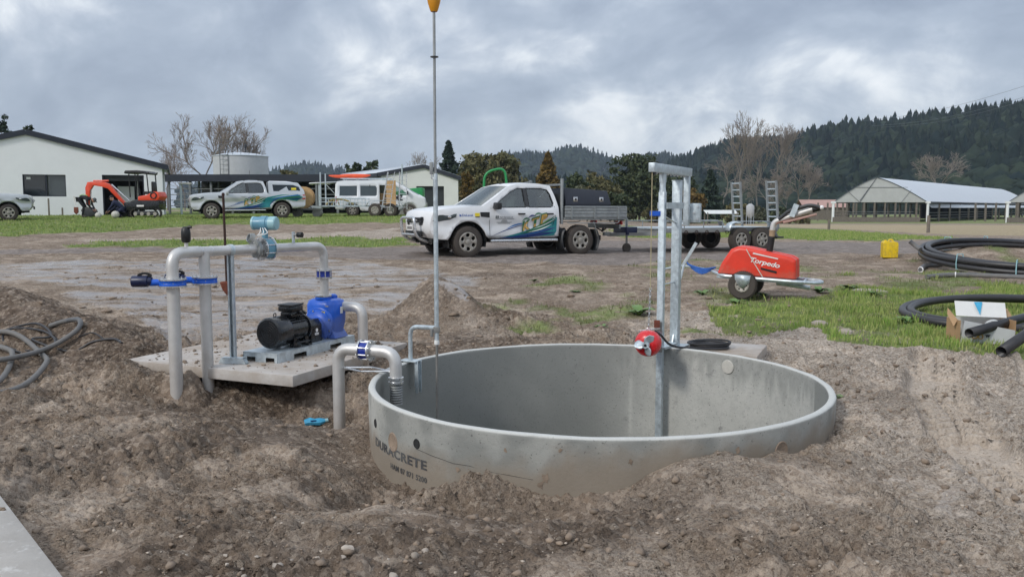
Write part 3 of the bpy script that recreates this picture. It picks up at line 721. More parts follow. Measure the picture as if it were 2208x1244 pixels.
wob = .004 * pn(np.cos(A) * 6, np.sin(A) * 6 + Zz * 2, 120) * (KK != 1)
Vt = np.stack([(Rr + wob) * np.cos(A), (Rr + wob) * np.sin(A), Zz + 0 * A + wob * (KK == 2)], -1).reshape(-1, 3)
ii = np.arange(len(prof) * n).reshape(len(prof), n)
Ft = np.stack([ii[:-1], np.roll(ii[:-1], -1, 1), np.roll(ii[1:], -1, 1), ii[1:]], -1).reshape(-1, 4)
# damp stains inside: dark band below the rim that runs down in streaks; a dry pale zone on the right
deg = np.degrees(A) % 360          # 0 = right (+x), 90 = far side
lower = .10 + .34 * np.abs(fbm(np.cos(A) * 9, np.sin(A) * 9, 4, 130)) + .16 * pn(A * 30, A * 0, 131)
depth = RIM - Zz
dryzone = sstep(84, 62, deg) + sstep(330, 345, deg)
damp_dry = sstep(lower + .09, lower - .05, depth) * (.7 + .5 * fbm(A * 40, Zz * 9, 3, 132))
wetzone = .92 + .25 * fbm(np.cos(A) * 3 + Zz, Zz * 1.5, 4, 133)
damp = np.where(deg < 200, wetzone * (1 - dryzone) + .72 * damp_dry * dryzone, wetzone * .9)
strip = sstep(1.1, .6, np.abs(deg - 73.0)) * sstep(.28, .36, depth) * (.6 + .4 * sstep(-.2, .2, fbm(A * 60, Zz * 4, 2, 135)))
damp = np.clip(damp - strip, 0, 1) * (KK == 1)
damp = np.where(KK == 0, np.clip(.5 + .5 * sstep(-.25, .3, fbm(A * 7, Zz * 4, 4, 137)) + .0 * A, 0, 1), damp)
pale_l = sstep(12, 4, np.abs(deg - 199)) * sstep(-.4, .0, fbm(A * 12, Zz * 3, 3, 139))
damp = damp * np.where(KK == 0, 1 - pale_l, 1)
soil_line = np.interp(deg, [150, 190, 215, 235, 255, 275, 300, 330, 360], [-.05, -.10, -.12, -.10, .02, .10, .06, .05, .1])
soiled = np.where(KK == 0, np.clip(sstep(.16, -.02, Zz - soil_line + .12 * fbm(A * 9, Zz * 5, 4, 141)), 0, 1) * .9, 0)
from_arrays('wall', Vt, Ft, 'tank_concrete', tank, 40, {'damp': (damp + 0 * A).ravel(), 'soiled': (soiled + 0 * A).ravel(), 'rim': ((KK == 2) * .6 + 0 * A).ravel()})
def on_tank(r, deg, z): a = R(deg); return Vector((r * math.cos(a), r * math.sin(a), z))
def tank_frame(deg, z, r=TR):   # x tangent (reads left to right from outside), y up, z outwards
    a = R(deg); t = Vector((-math.sin(a), math.cos(a), 0)); o = Vector((math.cos(a), math.sin(a), 0))
    m = Matrix((t, Vector((0, 0, 1)), o)).transposed().to_4x4(); m.translation = on_tank(r, deg, z); return m
def t_deg(px, rad=TR, front=True):   # bearing of the tank wall seen at an image column
    u = (px - 1104) / FPX / (_cp + 0 * _sp); a_ = 1 + u * u; b_ = -2 * (u * TC.x + TC.y); c_ = TC.x ** 2 + TC.y ** 2 - rad ** 2
    Yh = (-b_ + (-1 if front else 1) * math.sqrt(max(0, b_ * b_ - 4 * a_ * c_))) / (2 * a_); return math.degrees(math.atan2(Yh - TC.y, u * Yh - TC.x)) % 360
def hole(deg, z, r, m, depth_=.004, name='lifting_hole_shade'):
    M = tank_frame(deg, z)
    mb = MB(); k = 20
    ring = lambda rr, zz: [(rr * math.cos(2 * math.pi * i / k), rr * math.sin(2 * math.pi * i / k), zz) for i in range(k)]
    mb.add(ring(r * 1.12, .001) + ring(r, .006) + ring(r * .9, .0025), [(i, (i + 1) % k, k + (i + 1) % k, k + i) for i in range(k)] + [(k + i, k + (i + 1) % k, 2 * k + (i + 1) % k, 2 * k + i) for i in range(k)] + [tuple(range(2 * k, 3 * k))], M)
    return mb.build(name, m, tank)
# raised discs for cast recesses: soil-filled, or near-black painting the shade of open holes
hole(t_deg(806), .055, .03, 'dark_interior'); hole(t_deg(895), .055, .03, 'dark_interior')
hole(t_deg(843), .0, .062, 'clod', name='pipe_recess'); hole(t_deg(1695), .075, .058, 'clod', name='pipe_recess')
MB().lathe([(0, 0), (.062, 0), (.066, .006), (.06, .014), (0, .016)], 28, tank_frame(t_deg(1574, TI, False), RIM - .115, TI) @ Matrix.Rotation(math.pi, 4, 'Y')).build('cap', 'cap_pale', tank)
def on_wall(deg0, z0, slope=0): return lambda a, b: on_tank(TR + .0035, deg0 + math.degrees(a / TR), z0 + b + slope * a)
stencil = mat('stencil_ink', (.035, .035, .04), .8, 0, .5, 26, dirt=((.2, .2, .19), .5, 9, None))
_d0, _d1 = t_deg(806), t_deg(917)
letters('DURACRETE', .085, on_wall(_d0, -.105), 'lettering', stencil, tank, width=R(_d1 - _d0) * TR)
letters('HAM 07 871 5200', .052, on_wall(t_deg(838), -.19), 'lettering', stencil, tank, width=R(_d1 - t_deg(838)) * TR)
# hairline crack and mud splashes on the outside
ck_ = MB(); cp_ = [(893, .02), (930, .005), (975, -.01), (1010, -.005), (1055, -.02), (1100, -.025), (1150, -.035)]
ck_.tube([on_tank(TR + .001, t_deg(a), b) for a, b in cp_], .0016, 4).build('hairline_crack', 'dark_interior', tank)
for px_, z_, s_ in ((1178, -.02, .035), (1168, -.06, .022), (985, -.04, .018), (1090, .13, .014), (1365, .1, .016), (1600, .13, .02), (1210, .16, .012), (1060, -.07, .02)):
    n_ = 11; rs_ = [s_ * random.uniform(.45, 1.2) for _ in range(n_)]; fnw = on_wall(t_deg(px_), z_)
    MB().add([fnw(rs_[i] * math.cos(6.283 * i / n_), rs_[i] * 1.2 * math.sin(6.283 * i / n_)) for i in range(n_)], [tuple(range(n_))]).build('mud_splash', 'clod', tank, smooth=None)

# ------------------------------------------------------------------ pads
def pad(name, corners, z0, z1, m, label, chip=.012):
    c = sum((Vector((*p, 0)) for p in corners), Vector()) / len(corners)
    mb = MB().prism([(p[0] - c.x, p[1] - c.y) for p in corners], z0 - z1, 0)
    o = mb.build(name, m, None, bevel=chip); o.location = (c.x, c.y, z1); return tag(o, label, 'concrete pad')
def pad_mat():
    m = mat('pad_concrete', (.50, .475, .45), .7, 0, .15, 4, .3, 50, dirt=((.31, .245, .185), 1.0, 1.3, None)); return m
pad_mat()
pad('pump_pad', [PA, PB, PC, PD], PADZ - .1, PADZ, 'pad_concrete', 'square muddy concrete pad under the blue pump, its near corner overhanging a hollow')
pad('hoist_pad', [(1.44, 8.42), (2.32, 8.02), (2.62, 8.72), (1.74, 9.1)], .08, .2, 'pad_concrete', 'pale concrete pad behind the tank rim carrying the hoist post')
# concrete beam at the lower left
mb = MB(); d_ = Vector((-.85, 1.0, 0)).normalized(); nrm = Vector((-d_.y, d_.x, 0))
P0 = Vector((-1.685, 3.24, -.01)); Mx = frame(P0, d_)
mb.box((1.1, .105, .0), (3.4, .20, .16), Mx)
o = mb.build('concrete_beam', 'concrete_white', None, bevel=.012)
tag(o, 'white concrete beam with rust marks at the lower left corner of the photograph', 'beam')
mk = MB()
for i in range(5): mk.box((.92 + .055 * i, .12 + .012 * (i % 2), .0815), (.006, .07 - .008 * (i % 3), .002), Mx @ RZ(.25))
mk.build('rust_mark', 'rust_red', o, smooth=None)
# ------------------------------------------------------------------ pipework beside the pump
def V3(x, y, z): return Vector((x, y, z))
def pipe(name, pts, r, parent, m='stainless', n=18, rr=.09):
    return MB().tube(fillet(pts, rr, 7), r, n).build(name, m, parent, world=True, smooth=50)
HZ = 1.205
R1, R2, DP = V3(-2.976, 7.5, 0), V3(-2.77, 7.73, 0), V3(-1.96, 8.92, 0)
hd = (DP - R1).normalized()
def hp(t, dz=0): p = R1.lerp(DP, t); return V3(p.x, p.y, HZ + dz)
man = thing('pipe_manifold', 'stainless steel pipe manifold with blue valves standing on two risers beside the pad', 'pipework', (R1.x, R1.y, gz(R1.x, R1.y)))
R2 = hp(.185); R2.z = 0
pipe('riser_pipe', [R1 + V3(0, 0, -.35), V3(R1.x, R1.y, .93)], .056, man)
pipe('elbow_pipe', [V3(R1.x, R1.y, .965), V3(R1.x, R1.y, HZ), hp(.15)], .052, man, rr=.13)
pipe('riser_pipe', [R2 + V3(0, 0, -.35), V3(R2.x, R2.y, .93)], .052, man)
pipe('tee_branch', [V3(R2.x, R2.y, .965), V3(R2.x, R2.y, HZ)], .05, man)
pipe('header_pipe', [hp(.15), hp(.545)], .046, man)
pipe('header_pipe', [hp(.60), hp(1), V3(DP.x, DP.y, .955)], .045, man, rr=.12)
pipe('drop_pipe', [V3(DP.x, DP.y, .88), V3(DP.x, DP.y, .66)], .045, man)
for tpos in (.165, .225, .46):    # weld beads
    q = hp(tpos); MB().lathe([(.047, -.003), (.0495, 0), (.047, .003)], 18, frame(q, (0, 0, 1), hd) ).build('weld_bead', 'steel_bright', man, world=True)
side = hd.cross(V3(0, 0, 1)).normalized()          # towards the camera side
def bolts(mb, M, rad, n_, r=.008, h=.05):
    for i in range(n_):
        a = 2 * math.pi * (i + .5) / n_; x, y = rad * math.cos(a), rad * math.sin(a)
        mb.cyl(M @ V3(x, y, -h), M @ V3(x, y, h), r, n=6)
def wafer(name, p, axis_, r, w, parent, label=None, m='blue_valve', fl=.012, flr=None):
    """wafer body between two bright flanges"""
    M = frame(p, V3(0, 0, 1) if abs(axis_.z) < .9 else V3(1, 0, 0), axis_)
    b = MB().lathe([(r * .55, -w / 2), (r, -w / 2), (r, -w * .2), (r * .97, 0), (r, w * .2), (r, w / 2), (r * .55, w / 2)], 30, M).build(name, m, parent, world=True)
    for s in (-1, 1):
        f0 = MB().lathe([(r * .45, s * (w / 2 + .001)), ((flr or r) * 1.06, s * (w / 2 + .001)), ((flr or r) * 1.06, s * (w / 2 + fl)), (r * .45, s * (w / 2 + fl))], 30, M); f0.build('flange', 'steel_bright', b, world=True)
    bm_ = MB(); bolts(bm_, M, (flr or r) * .93, 8, .006, w / 2 + fl + .012); bm_.build('bolt_ring', 'steel_bright', b, world=True)
    return b
for q, rr in ((R1, .112), (R2, .108)):
    v = wafer('valve_body', V3(q.x, q.y, .945), V3(0, 0, 1), rr, .045, man)
    d0 = (V3(-.86, -.1, 0)).normalized(); p0 = V3(q.x, q.y, .948)
    MB().cyl(p0 + d0 * .1, p0 + d0 * .19, .028, .032, 16).build('valve_neck', 'blue_valve', v, world=True)
    a = MB().lathe([(.0, 0), (.036, 0), (.04, .01), (.04, .03), (.05, .035), (.05, .16), (.045, .168), (0, .168)], 22, frame(p0 + d0 * .175 + V3(0, 0, .012), V3(0, 0, 1), d0)).build('actuator', 'navy_plastic', v, world=True)
    lv = MB(); e = p0 + d0 * .235 + V3(0, 0, .06)
    for k in range(8):
        ang = math.pi * (k / 7); lv.box((.045 * math.cos(ang), 0, .022 * math.sin(ang)), (.026, .03, .016), frame(e, d0))
    lv.build('lever', 'black_plastic', v, world=True)
wafer('coupling', V3(DP.x, DP.y, .915), V3(0, 0, 1), .076, .06, man, m='coupling_blue', flr=.08)
# magnetic flow meter with its transmitter head
fm = hp(.575)
mt = wafer('flow_meter', fm, hd, .1, .09, man, m='teal_meter', flr=.108)
MB().lathe([(.05, -.13), (.085, -.125), (.085, -.095), (.05, -.09)], 26, frame(fm, V3(0, 0, 1), hd)).build('flange', 'galvanised_dull', mt, world=True)
MB().cyl(fm + V3(0, 0, .09), fm + V3(0, 0, .2), .03, n=16).build('neck', 'teal_meter', mt, world=True)
hdr = (hd * .55 + side * .8).normalized() if True else hd
hx = V3(.95, -.18, 0).normalized()
tm = MB().lathe([(0, -.115), (.055, -.115), (.062, -.108), (.062, -.03), (.07, -.028), (.07, .03), (.062, .034), (.062, .115), (.055, .122), (0, .122)], 26, frame(fm + V3(0, 0, .245), V3(0, 0, 1), hx)).build('transmitter', 'teal_meter', mt, world=True)
MB().lathe([(.0625, .055), (.066, .058), (.066, .118), (.058, .128), (0, .129)], 26, frame(fm + V3(0, 0, .245), V3(0, 0, 1), hx)).build('cover', 'teal_pale', mt, world=True)
MB().lathe([(.0625, -.1), (.0655, -.1), (.0655, -.118), (0, -.12)], 26, frame(fm + V3(0, 0, .245), V3(0, 0, 1), hx)).build('cover', 'teal_pale', mt, world=True)
cb = MB()
for k in range(3):
    a = fm + side * -.0 + V3(-.02 + .02 * k, -.07, .2); cb.tube(fillet([a, a + V3(.01 + .02 * k, -.05, -.05), a + V3(-.06 - .04 * k, -.04, -.09), a + V3(-.02, -.02, -.17 - .03 * k), fm + V3(-.05 + .02 * k, -.075, -.06)], .04, 5), .0045, 6)
cb.build('signal_cable', 'paper_white', mt, world=True)
cb = MB()
for k in range(4): cb.torus((0, 0, .012 * k), .05 - .004 * k, .005, 18, 6, frame(fm + hd * -.14 + V3(0, -.03, .1), V3(.5, -.2, .6), V3(-.6, -.6, .4)))
cb.build('cable_loop', 'galvanised_dull', mt, world=True)
# automatic air valve and sample tap
q = hp(.083, .045)
av = MB().cyl(q, q + V3(0, 0, .045), .017, n=12).build('air_valve', 'stainless', man, world=True)
MB().lathe([(0, .04), (.03, .042), (.04, .06), (.041, .13), (.036, .165), (.02, .182), (0, .185)], 20, Matrix.Translation(q)).build('cap', 'black_plastic', av, world=True)
MB().tube([q + V3(.01, 0, .165), q + V3(.035, -.01, .18), q + V3(.055, -.012, .178)], [.016, .014, .013], 10).build('outlet', 'black_plastic', av, world=True)
q = hp(.775, .04)
tp = MB().cyl(q, q + V3(0, 0, .115), .016, n=12).build('sample_stub', 'galvanised', man, world=True)
e = q + V3(.0, 0, .085)
MB().cyl(e, e + V3(.05, -.02, 0), .012, n=10).build('nipple', 'galvanised_dull', tp, world=True)
MB().lathe([(0, 0), (.026, 0), (.026, .016), (.021, .02), (.021, .03), (.028, .034), (.028, .056), (0, .06)], 16, frame(e + V3(.045, -.018, 0), V3(0, 0, 1), V3(.93, -.35, 0))).build('cap', 'black_plastic', tp, world=True)
# strut post clamped to the header
sp = hp(.345)
po = MB()
for dx, w_, h_ in ((0, .052, .006),): po.box((0, .026, (HZ - .05 + PADZ) / 2), (.05, .006, HZ - .05 - PADZ), Matrix.Translation(V3(sp.x, sp.y, 0)))
for s in (-1, 1): po.box((s * .024, 0, (HZ - .05 + PADZ) / 2), (.005, .05, HZ - .05 - PADZ), Matrix.Translation(V3(sp.x, sp.y, 0)))
for s in (-1, 1): po.box((s * .017, -.024, (HZ - .05 + PADZ) / 2), (.011, .004, HZ - .05 - PADZ), Matrix.Translation(V3(sp.x, sp.y, 0)))
po = po.build('support_post', 'galvanised', man, world=True)
MB().lathe([(.047, -.02), (.056, -.02), (.056, .02), (.047, .02)], 22, frame(sp, V3(0, 0, 1), hd), closed=True).build('pipe_clamp', 'galvanised', po, world=True)
ft = MB(); Mf = frame(V3(sp.x + .02, sp.y - .06, PADZ + .003), V3(.97, -.2, 0))
ft.add([(-.14, -.03, 0), (.14, -.03, 0), (.11, -.03, .055), (-.11, -.03, .055), (-.14, .03, 0), (.14, .03, 0), (.11, .03, .055), (-.11, .03, .055)], [(0, 1, 2, 3), (7, 6, 5, 4), (3, 2, 6, 7), (0, 4, 5, 1)], Mf)
ft.add([(.139, -.027, .004), (.139, .027, .004), (.112, .027, .05), (.112, -.027, .05)], [(0, 1, 2, 3)], Mf)
ft.build('post_foot', 'galvanised', po, world=True)

# ------------------------------------------------------------------ pump set on its skid
ax = (PC - PB).normalized(); ax = V3(ax.x, ax.y, 0); acr = V3(ax.y, -ax.x, 0)          # along the skid, across towards the camera
SC = V3(-2.125, 8.60, PADZ)
pump = thing('pump_set', 'blue self-priming pump with black electric motor on a galvanised skid', 'pump', SC, math.atan2(ax.y, ax.x))
# local frame: x along the skid (motor end negative), -y towards the camera, z up from the pad
sk = MB(); LX, WY, H0 = .65, .20, .085
def skid_side(y):
    outer = [(-LX, 0), (-LX + .25, 0), (-LX + .25, .05), (-LX + .45, .05), (-LX + .45, 0), (.2, 0), (.2, .05), (.4, .05), (.4, 0), (LX, 0), (LX, H0), (-LX, H0)]
    for s in (0, .006): panel(outer, (), 0, lambda u, v: (u, y + s, v), sk)
    panel(outer[:4] + outer[4:], (), 0, lambda u, v: (u, y + .003, v), sk)
skid_side(-WY); skid_side(WY - .006)
sk.box((0, 0, H0 + .003), (2 * LX, 2 * WY + .002, .006))
for s in (-1, 1):
    outer = [(-WY, 0), (-WY + .04, 0), (-WY + .04, .045), (-.06, .045), (-.06, 0), (.06, 0), (.06, .045), (WY - .04, .045), (WY - .04, 0), (WY, 0), (WY, H0), (-WY, H0)]
    for e in (0, .005): panel(outer, (), 0, lambda u, v: (s * (LX - .004) + e, u, v), sk)
sk.build('skid', 'galvanised', pump)
MZ_ = .185 + H0
mo = MB().lathe([(0, -.53), (.13, -.53), (.147, -.515), (.15, -.5), (.15, -.33), (.146, -.32), (.0, -.32)], 34, frame((0, 0, MZ_ - .015), (0, 0, 1), (1, 0, 0))).build('fan_cowl', 'black_paint', pump)
gr = MB()
for i in range(5): gr.torus((0, 0, 0), .02 + .022 * i, .0025, 24, 5, frame((-.532, 0, MZ_ - .015), (0, 0, 1), (1, 0, 0)))
gr.build('fan_grille', 'black_plastic', mo)
bd = MB(); bd.lathe([(0, -.33), (.118, -.33), (.118, -.03), (.135, -.03), (.135, -.005), (.1, .0), (0, .0)], 30, frame((0, 0, MZ_ - .015), (0, 0, 1), (1, 0, 0)))
for i in range(28):
    a = 2 * math.pi * i / 28
    if .3 < math.sin(a) and abs(math.cos(a)) < .6: continue
    bd.box((-.19, 0, .126), (.25, .006, .028), Matrix.Translation((0, 0, MZ_ - .015)) @ Matrix.Rotation(a, 4, 'X'))
for sx in (-.27, -.09):
    for sy in (-1, 1): bd.box((sx, sy * .1, H0 + .05), (.05, .05, .09)); bd.box((sx, sy * .13, H0 + .014), (.06, .07, .018))
bd.build('motor', 'black_paint', pump)
tb = MB(); tb.box((-.18, -.005, MZ_ + .135), (.15, .14, .05)); tb.build('terminal_box', 'black_paint', pump, bevel=.012)
MB().box((-.18, -.005, MZ_ + .19), (.19, .165, .055)).build('terminal_box', 'black_paint', pump, bevel=.016)
lid = MB().box((-.18, -.005, MZ_ + .2285), (.195, .17, .02)).build('terminal_lid', 'grey_plastic', pump, bevel=.008)
MB().torus((0, 0, 0), .018, .005, 14, 6, frame((-.42, 0, MZ_ + .15), (0, 0, 1), (0, 1, 0))).build('lifting_eye', 'black_plastic', pump)
gl = MB()
for k in range(2): gl.cyl((-.14 + .05 * k, -.075, MZ_ + .155), (-.14 + .05 * k, -.12, MZ_ + .135), .016, .014, 10)
gl.build('cable_gland', 'black_plastic', pump)
MB().box((-.18, -.153, H0 + .055), (.17, .05, .006), Matrix.Rotation(.0, 4, 'X')).build('side_bracket', 'grey_plastic', pump)
cg = MB(); cg.prism([(-.10, 0), (.10, 0), (.10, .175), (.06, .235), (-.06, .235), (-.10, .175)], .02, .20, Matrix(((0, 0, 1, 0), (1, 0, 0, 0), (0, 1, 0, H0), (0, 0, 0, 1))))
cg = cg.build('coupling_guard', 'black_paint', pump, bevel=.006)
lg = MB(); Ml = Matrix(((1, 0, 0, .11), (0, 0, -1, -.1025), (0, 1, 0, H0 + .155), (0, 0, 0, 1)))
Ml.translation.z -= .03; lg.lathe([(0, 0), (.02, 0), (.02, .001), (0, .001)], 20, Ml); lg.box((0, -.032, 0), (.07, .01, .001), Ml); lg.box((0, -.045, 0), (.06, .007, .001), Ml)
lg.build('maker_mark', 'ink_white', cg, smooth=None)
pb = MB()
pb.lathe([(0, .17), (.075, .17), (.085, .185), (.085, .26), (.12, .275), (.165, .28), (.165, .305), (.15, .31), (0, .31)], 32, frame((0, 0, MZ_ - .03), (0, 0, 1), (1, 0, 0)))
pb.build('bearing_frame', 'blue_paint', pump)
bo = MB()
for i in range(8):
    a = 2 * math.pi * (i + .5) / 8; bo.cyl((.27, .15 * math.cos(a), MZ_ - .03 + .15 * math.sin(a)), (.315, .15 * math.cos(a), MZ_ - .03 + .15 * math.sin(a)), .009, n=6)
bo.build('casing_bolts', 'steel_bright', pump)
cs = MB()
# casing: tall rounded body, wider at the top
sec = lambda z: [(0.0, .145, .105), (.06, .165, .125), (.14, .18, .145), (.24, .185, .15), (.32, .183, .15), (.365, .168, .138), (.385, .13, .105)]
prof_ = sec(0); k = 28; Vc = []; 
for z, wy, wx in prof_:
    for i in range(k):
        a = 2 * math.pi * i / k; ca, sa = math.cos(a), math.sin(a); e = .55
        Vc.append((.43 + wx * math.copysign(abs(ca) ** e, ca), wy * math.copysign(abs(sa) ** e, sa), H0 + .03 + z))
Fc = [(i * k + j, i * k + (j + 1) % k, (i + 1) * k + (j + 1) % k, (i + 1) * k + j) for i in range(len(prof_) - 1) for j in range(k)] + [tuple(range(k - 1, -1, -1)), tuple(range((len(prof_) - 1) * k, len(prof_) * k))]
cs.add(Vc, Fc)
casing = cs.build('pump_casing', 'blue_paint', pump, smooth=60)
MB().torus((0, 0, 0), .15, .022, 30, 8, frame((.30, 0, MZ_ - .01), (0, 0, 1), (1, 0, 0))).build('volute_ring', 'blue_paint', casing)
fl = MB()
fl.lathe([(0, 0), (.085, 0), (.085, .025), (.06, .03), (0, .03)], 26, Matrix.Translation((.38, 0, H0 + .412)))
fl.lathe([(0, 0), (.05, 0), (.05, .03), (.03, .045), (0, .045)], 16, Matrix.Translation((.52, -.02, H0 + .408)))
fl.build('outlet_flange', 'blue_paint', casing)
MB().lathe([(0, .03), (.088, .03), (.088, .045), (0, .045)], 26, Matrix.Translation((.38, 0, H0 + .412))).build('flange', 'steel_bright', casing)
fe = MB()
for sy in (-1, 1): fe.add([(.33, sy * .1, H0 + .16), (.53, sy * .1, H0 + .16), (.55, sy * .19, H0 + .012), (.31, sy * .19, H0 + .012), (.33, sy * .05, H0 + .16), (.53, sy * .05, H0 + .16), (.55, sy * .06, H0 + .012), (.31, sy * .06, H0 + .012)], [(0, 1, 2, 3), (7, 6, 5, 4), (0, 4, 5, 1), (3, 2, 6, 7), (0, 3, 7, 4), (1, 5, 6, 2)])
fe.build('pump_feet', 'blue_paint', pump, bevel=.008)
st = MB(); st.box((.43, -.188, H0 + .30), (.045, .002, .07)); st.build('label_plate', 'paper_white', casing, smooth=None)
MB().box((.279, -.06, H0 + .27), (.002, .05, .045)).build('warning_label', 'decal_yellow', casing, smooth=None)
MB().box((.285, -.1, H0 + .35), (.003, .05, .012)).build('cast_mark', 'steel_bright', casing, smooth=None)
# suction bend behind the pump
pp = MB().tube(fillet([(.5, -.1, H0 + .33), (.5, -.40, H0 + .33), (.5, -.40, -.35)], .12, 7), .052, 18).build('suction_pipe', 'stainless', pump, smooth=50)

# ------------------------------------------------------------------ pipe bending over the tank rim
so = V3(-1.455, 7.10, 0); si = V3(-.947, 6.9, 0); zt = .43
sip = thing('siphon_pipe', 'stainless pipe bending over the tank rim with a blue coupling', 'pipe', (so.x, so.y, gz(so.x, so.y)))
mid = so.lerp(si, .5)
pipe('pipe_bend', [so + V3(0, 0, -.5), V3(so.x, so.y, zt), V3(mid.x, mid.y, zt) - (si - so).normalized() * .03], .05, sip, rr=.13)
pipe('pipe_bend', [V3(mid.x, mid.y, zt) + (si - so).normalized() * .03, V3(si.x, si.y, zt), V3(si.x, si.y, .17)], .05, sip, rr=.13)
wafer('coupling', V3(mid.x, mid.y, zt), (si - so).normalized(), .074, .075, sip, m='coupling_blue', flr=.082)
MB().lathe([(.05, -.14), (.062, -.135), (.062, -.12), (.053, -.118), (.053, -.105), (.065, -.1), (.065, -.085), (.05, -.08)], 20, Matrix.Translation(V3(si.x, si.y, .31))).build('collar', 'steel_bright', sip, world=True)
rb = MB(); prof_ = []
for i in range(9): prof_ += [(.046, -.02 * i), (.053, -.02 * i - .01)]
rb.lathe(prof_, 20, Matrix.Translation(V3(si.x, si.y, .175))); rb.build('ribbed_hose_end', 'galvanised_dull', sip, world=True)
fr = MB(); zb = .27; u = (si - so).normalized(); w = V3(-u.y, u.x, 0)
pts = [V3(so.x, so.y, zb) + u * .05, mid + V3(0, 0, zb) - w * .09, V3(si.x, si.y, zb) - u * .05, mid + V3(0, 0, zb) + w * .09]
for a, b in zip(pts, pts[1:] + pts[:1]): fr.cyl(a, b, .009, n=8)
fr.build('brace_frame', 'steel_bright', sip, world=True)

# ------------------------------------------------------------------ level gauge: float rod in a guide pipe clamped to the rim
gp = V3(-.647, 7.3, 0)
lv = thing('level_gauge', 'tall steel level rod with amber float cap clamped to the tank rim', 'level gauge', (gp.x, gp.y, RIM))
MB().cyl(V3(gp.x, gp.y, .45), V3(gp.x, gp.y, 1.885), .0195, n=16).build('guide_pipe', 'galvanised', lv, world=True)
MB().cyl(V3(gp.x, gp.y, -2.2), V3(gp.x, gp.y, 3.24), .0115, n=12).build('float_rod', 'galvanised_dull', lv, world=True)
MB().lathe([(.0115, -.02), (.021, -.02), (.023, .0), (.0195, .02)], 14, Matrix.Translation(V3(gp.x, gp.y, .45))).build('guide_bush', 'paper_white', lv, world=True)
MB().lathe([(.0, 0), (.034, 0), (.034, .008), (0, .008)], 18, Matrix.Translation(V3(gp.x, gp.y, 2.845))).build('stop_disc', 'grey_plastic', lv, world=True)
fl_ = MB().lathe([(0, 0), (.026, 0), (.034, .015), (.052, .075), (.06, .13), (.058, .15), (.045, .162), (0, .165)], 26, Matrix.Translation(V3(gp.x, gp.y, 3.215))).build('float_cap', 'amber_float', lv, world=True, smooth=50)
sb = MB(); sb.box((gp.x - .032, gp.y - .005, 1.93), (.03, .035, .1)); sb.build('switch_box', 'galvanised_dull', lv, world=True, bevel=.004)
MB().tube(fillet([V3(gp.x - .03, gp.y - .01, 1.885), V3(gp.x - .03, gp.y - .01, 1.84), V3(gp.x - .005, gp.y - .01, 1.845), V3(gp.x - .005, gp.y - .01, 1.885)], .015, 4), .006, 8).build('switch_arm', 'steel_bright', lv, world=True)
bx = V3(-.90, 7.52, 0); bdir = (V3(TC.x, TC.y, 0) - bx).normalized()
MB().tube(fillet([V3(bx.x, bx.y, RIM + .02), V3(bx.x, bx.y, .555), V3(gp.x, gp.y, .575)], .09, 7), .019, 14).build('bracket_pipe', 'galvanised', lv, world=True)
cl = MB(); Mc = frame(V3(bx.x, bx.y, RIM), bdir)
cl.box((.0, 0, .012), (.17, .11, .012), Mc); cl.box((.066, 0, -.1), (.008, .07, .22), Mc); cl.box((.08, .03, -.13), (.03, .006, .28), Mc); cl.box((.08, -.03, -.13), (.03, .006, .28), Mc); cl.box((-.085, 0, -.04), (.008, .09, .1), Mc)
cl.build('rim_clamp', 'galvanised', lv, world=True, bevel=.002)
cl = MB(); cl.box((gp.x, gp.y, .56), (.055, .05, .05)); cl.cyl(V3(gp.x - .04, gp.y - .02, .5), V3(gp.x - .04, gp.y - .02, .57), .015, n=10); cl.build('pipe_clamp', 'galvanised_dull', lv, world=True, bevel=.004)

# ------------------------------------------------------------------ hoist for the stirrer
P1, P2 = V3(1.437, 8.234, 0), V3(1.648, 8.6, 0)
hst = thing('stirrer_hoist', 'galvanised twin post hoist with cable arm behind the tank rim', 'hoist', (P2.x, P2.y, .2))
ha = (P2 - P1).normalized()
Mh = lambda p: frame(p, ha)
MB().box((0, 0, -.35), (.062, .062, 4.2), Mh(V3(P1.x, P1.y, 0))).build('guide_rail', 'galvanised', hst, world=True, bevel=.008)
MB().box((0, 0, 0), (.085, .085, 1.66), Mh(V3(P2.x, P2.y, 1.03))).build('post', 'galvanised', hst, world=True, bevel=.01)
MB().box((0, 0, 0), (.075, .09, .012), Mh(V3(P2.x, P2.y, 1.866))).build('post_cap', 'galvanised', hst, world=True)
pv = MB(); pv.lathe([(0, 1.70), (.033, 1.70), (.033, 1.74), (.029, 1.76), (.029, 1.82), (.034, 1.82), (.034, 1.955), (0, 1.955)], 18, Matrix.Translation(V3(P1.x, P1.y, .02))); pv.build('pivot_tube', 'galvanised', hst, world=True)
BL, BR = at(1405, 361, 7.88), at(1487, 372.5, 9.05)
bz = (BL.z + BR.z) / 2
arm = MB(); arm.bar(BL, BR, .06, .085); arm = arm.build('arm', 'galvanised', hst, world=True, bevel=.006)
bd_ = (BR - BL).normalized()
bo = MB()
for i in range(9):
    q = BL.lerp(BR, .12 + .09 * i) + V3(0, 0, -.047); bo.sphere(q, .012, 8, 6)
bo.build('weld_beads', 'steel_bright', arm, world=True)
sh = MB(); sh.lathe([(0, -.014), (.04, -.014), (.032, 0), (.04, .014), (0, .014)], 18, frame(BL + bd_ * .06 + V3(0, 0, -.03), bd_, bd_.cross(V3(0, 0, 1)))); sh.build('pulley', 'black_plastic', arm, world=True)
dl = BL.lerp(BR, .93)
MB().box((0, 0, 0), (.058, .058, .52), Mh(V3(dl.x, dl.y, dl.z - .29))).build('drop_leg', 'galvanised', hst, world=True, bevel=.006)
wb = MB(); wc = V3(dl.x + .09, dl.y + .05, dl.z - .42); Mw = frame(wc, V3(.95, -.3, 0))
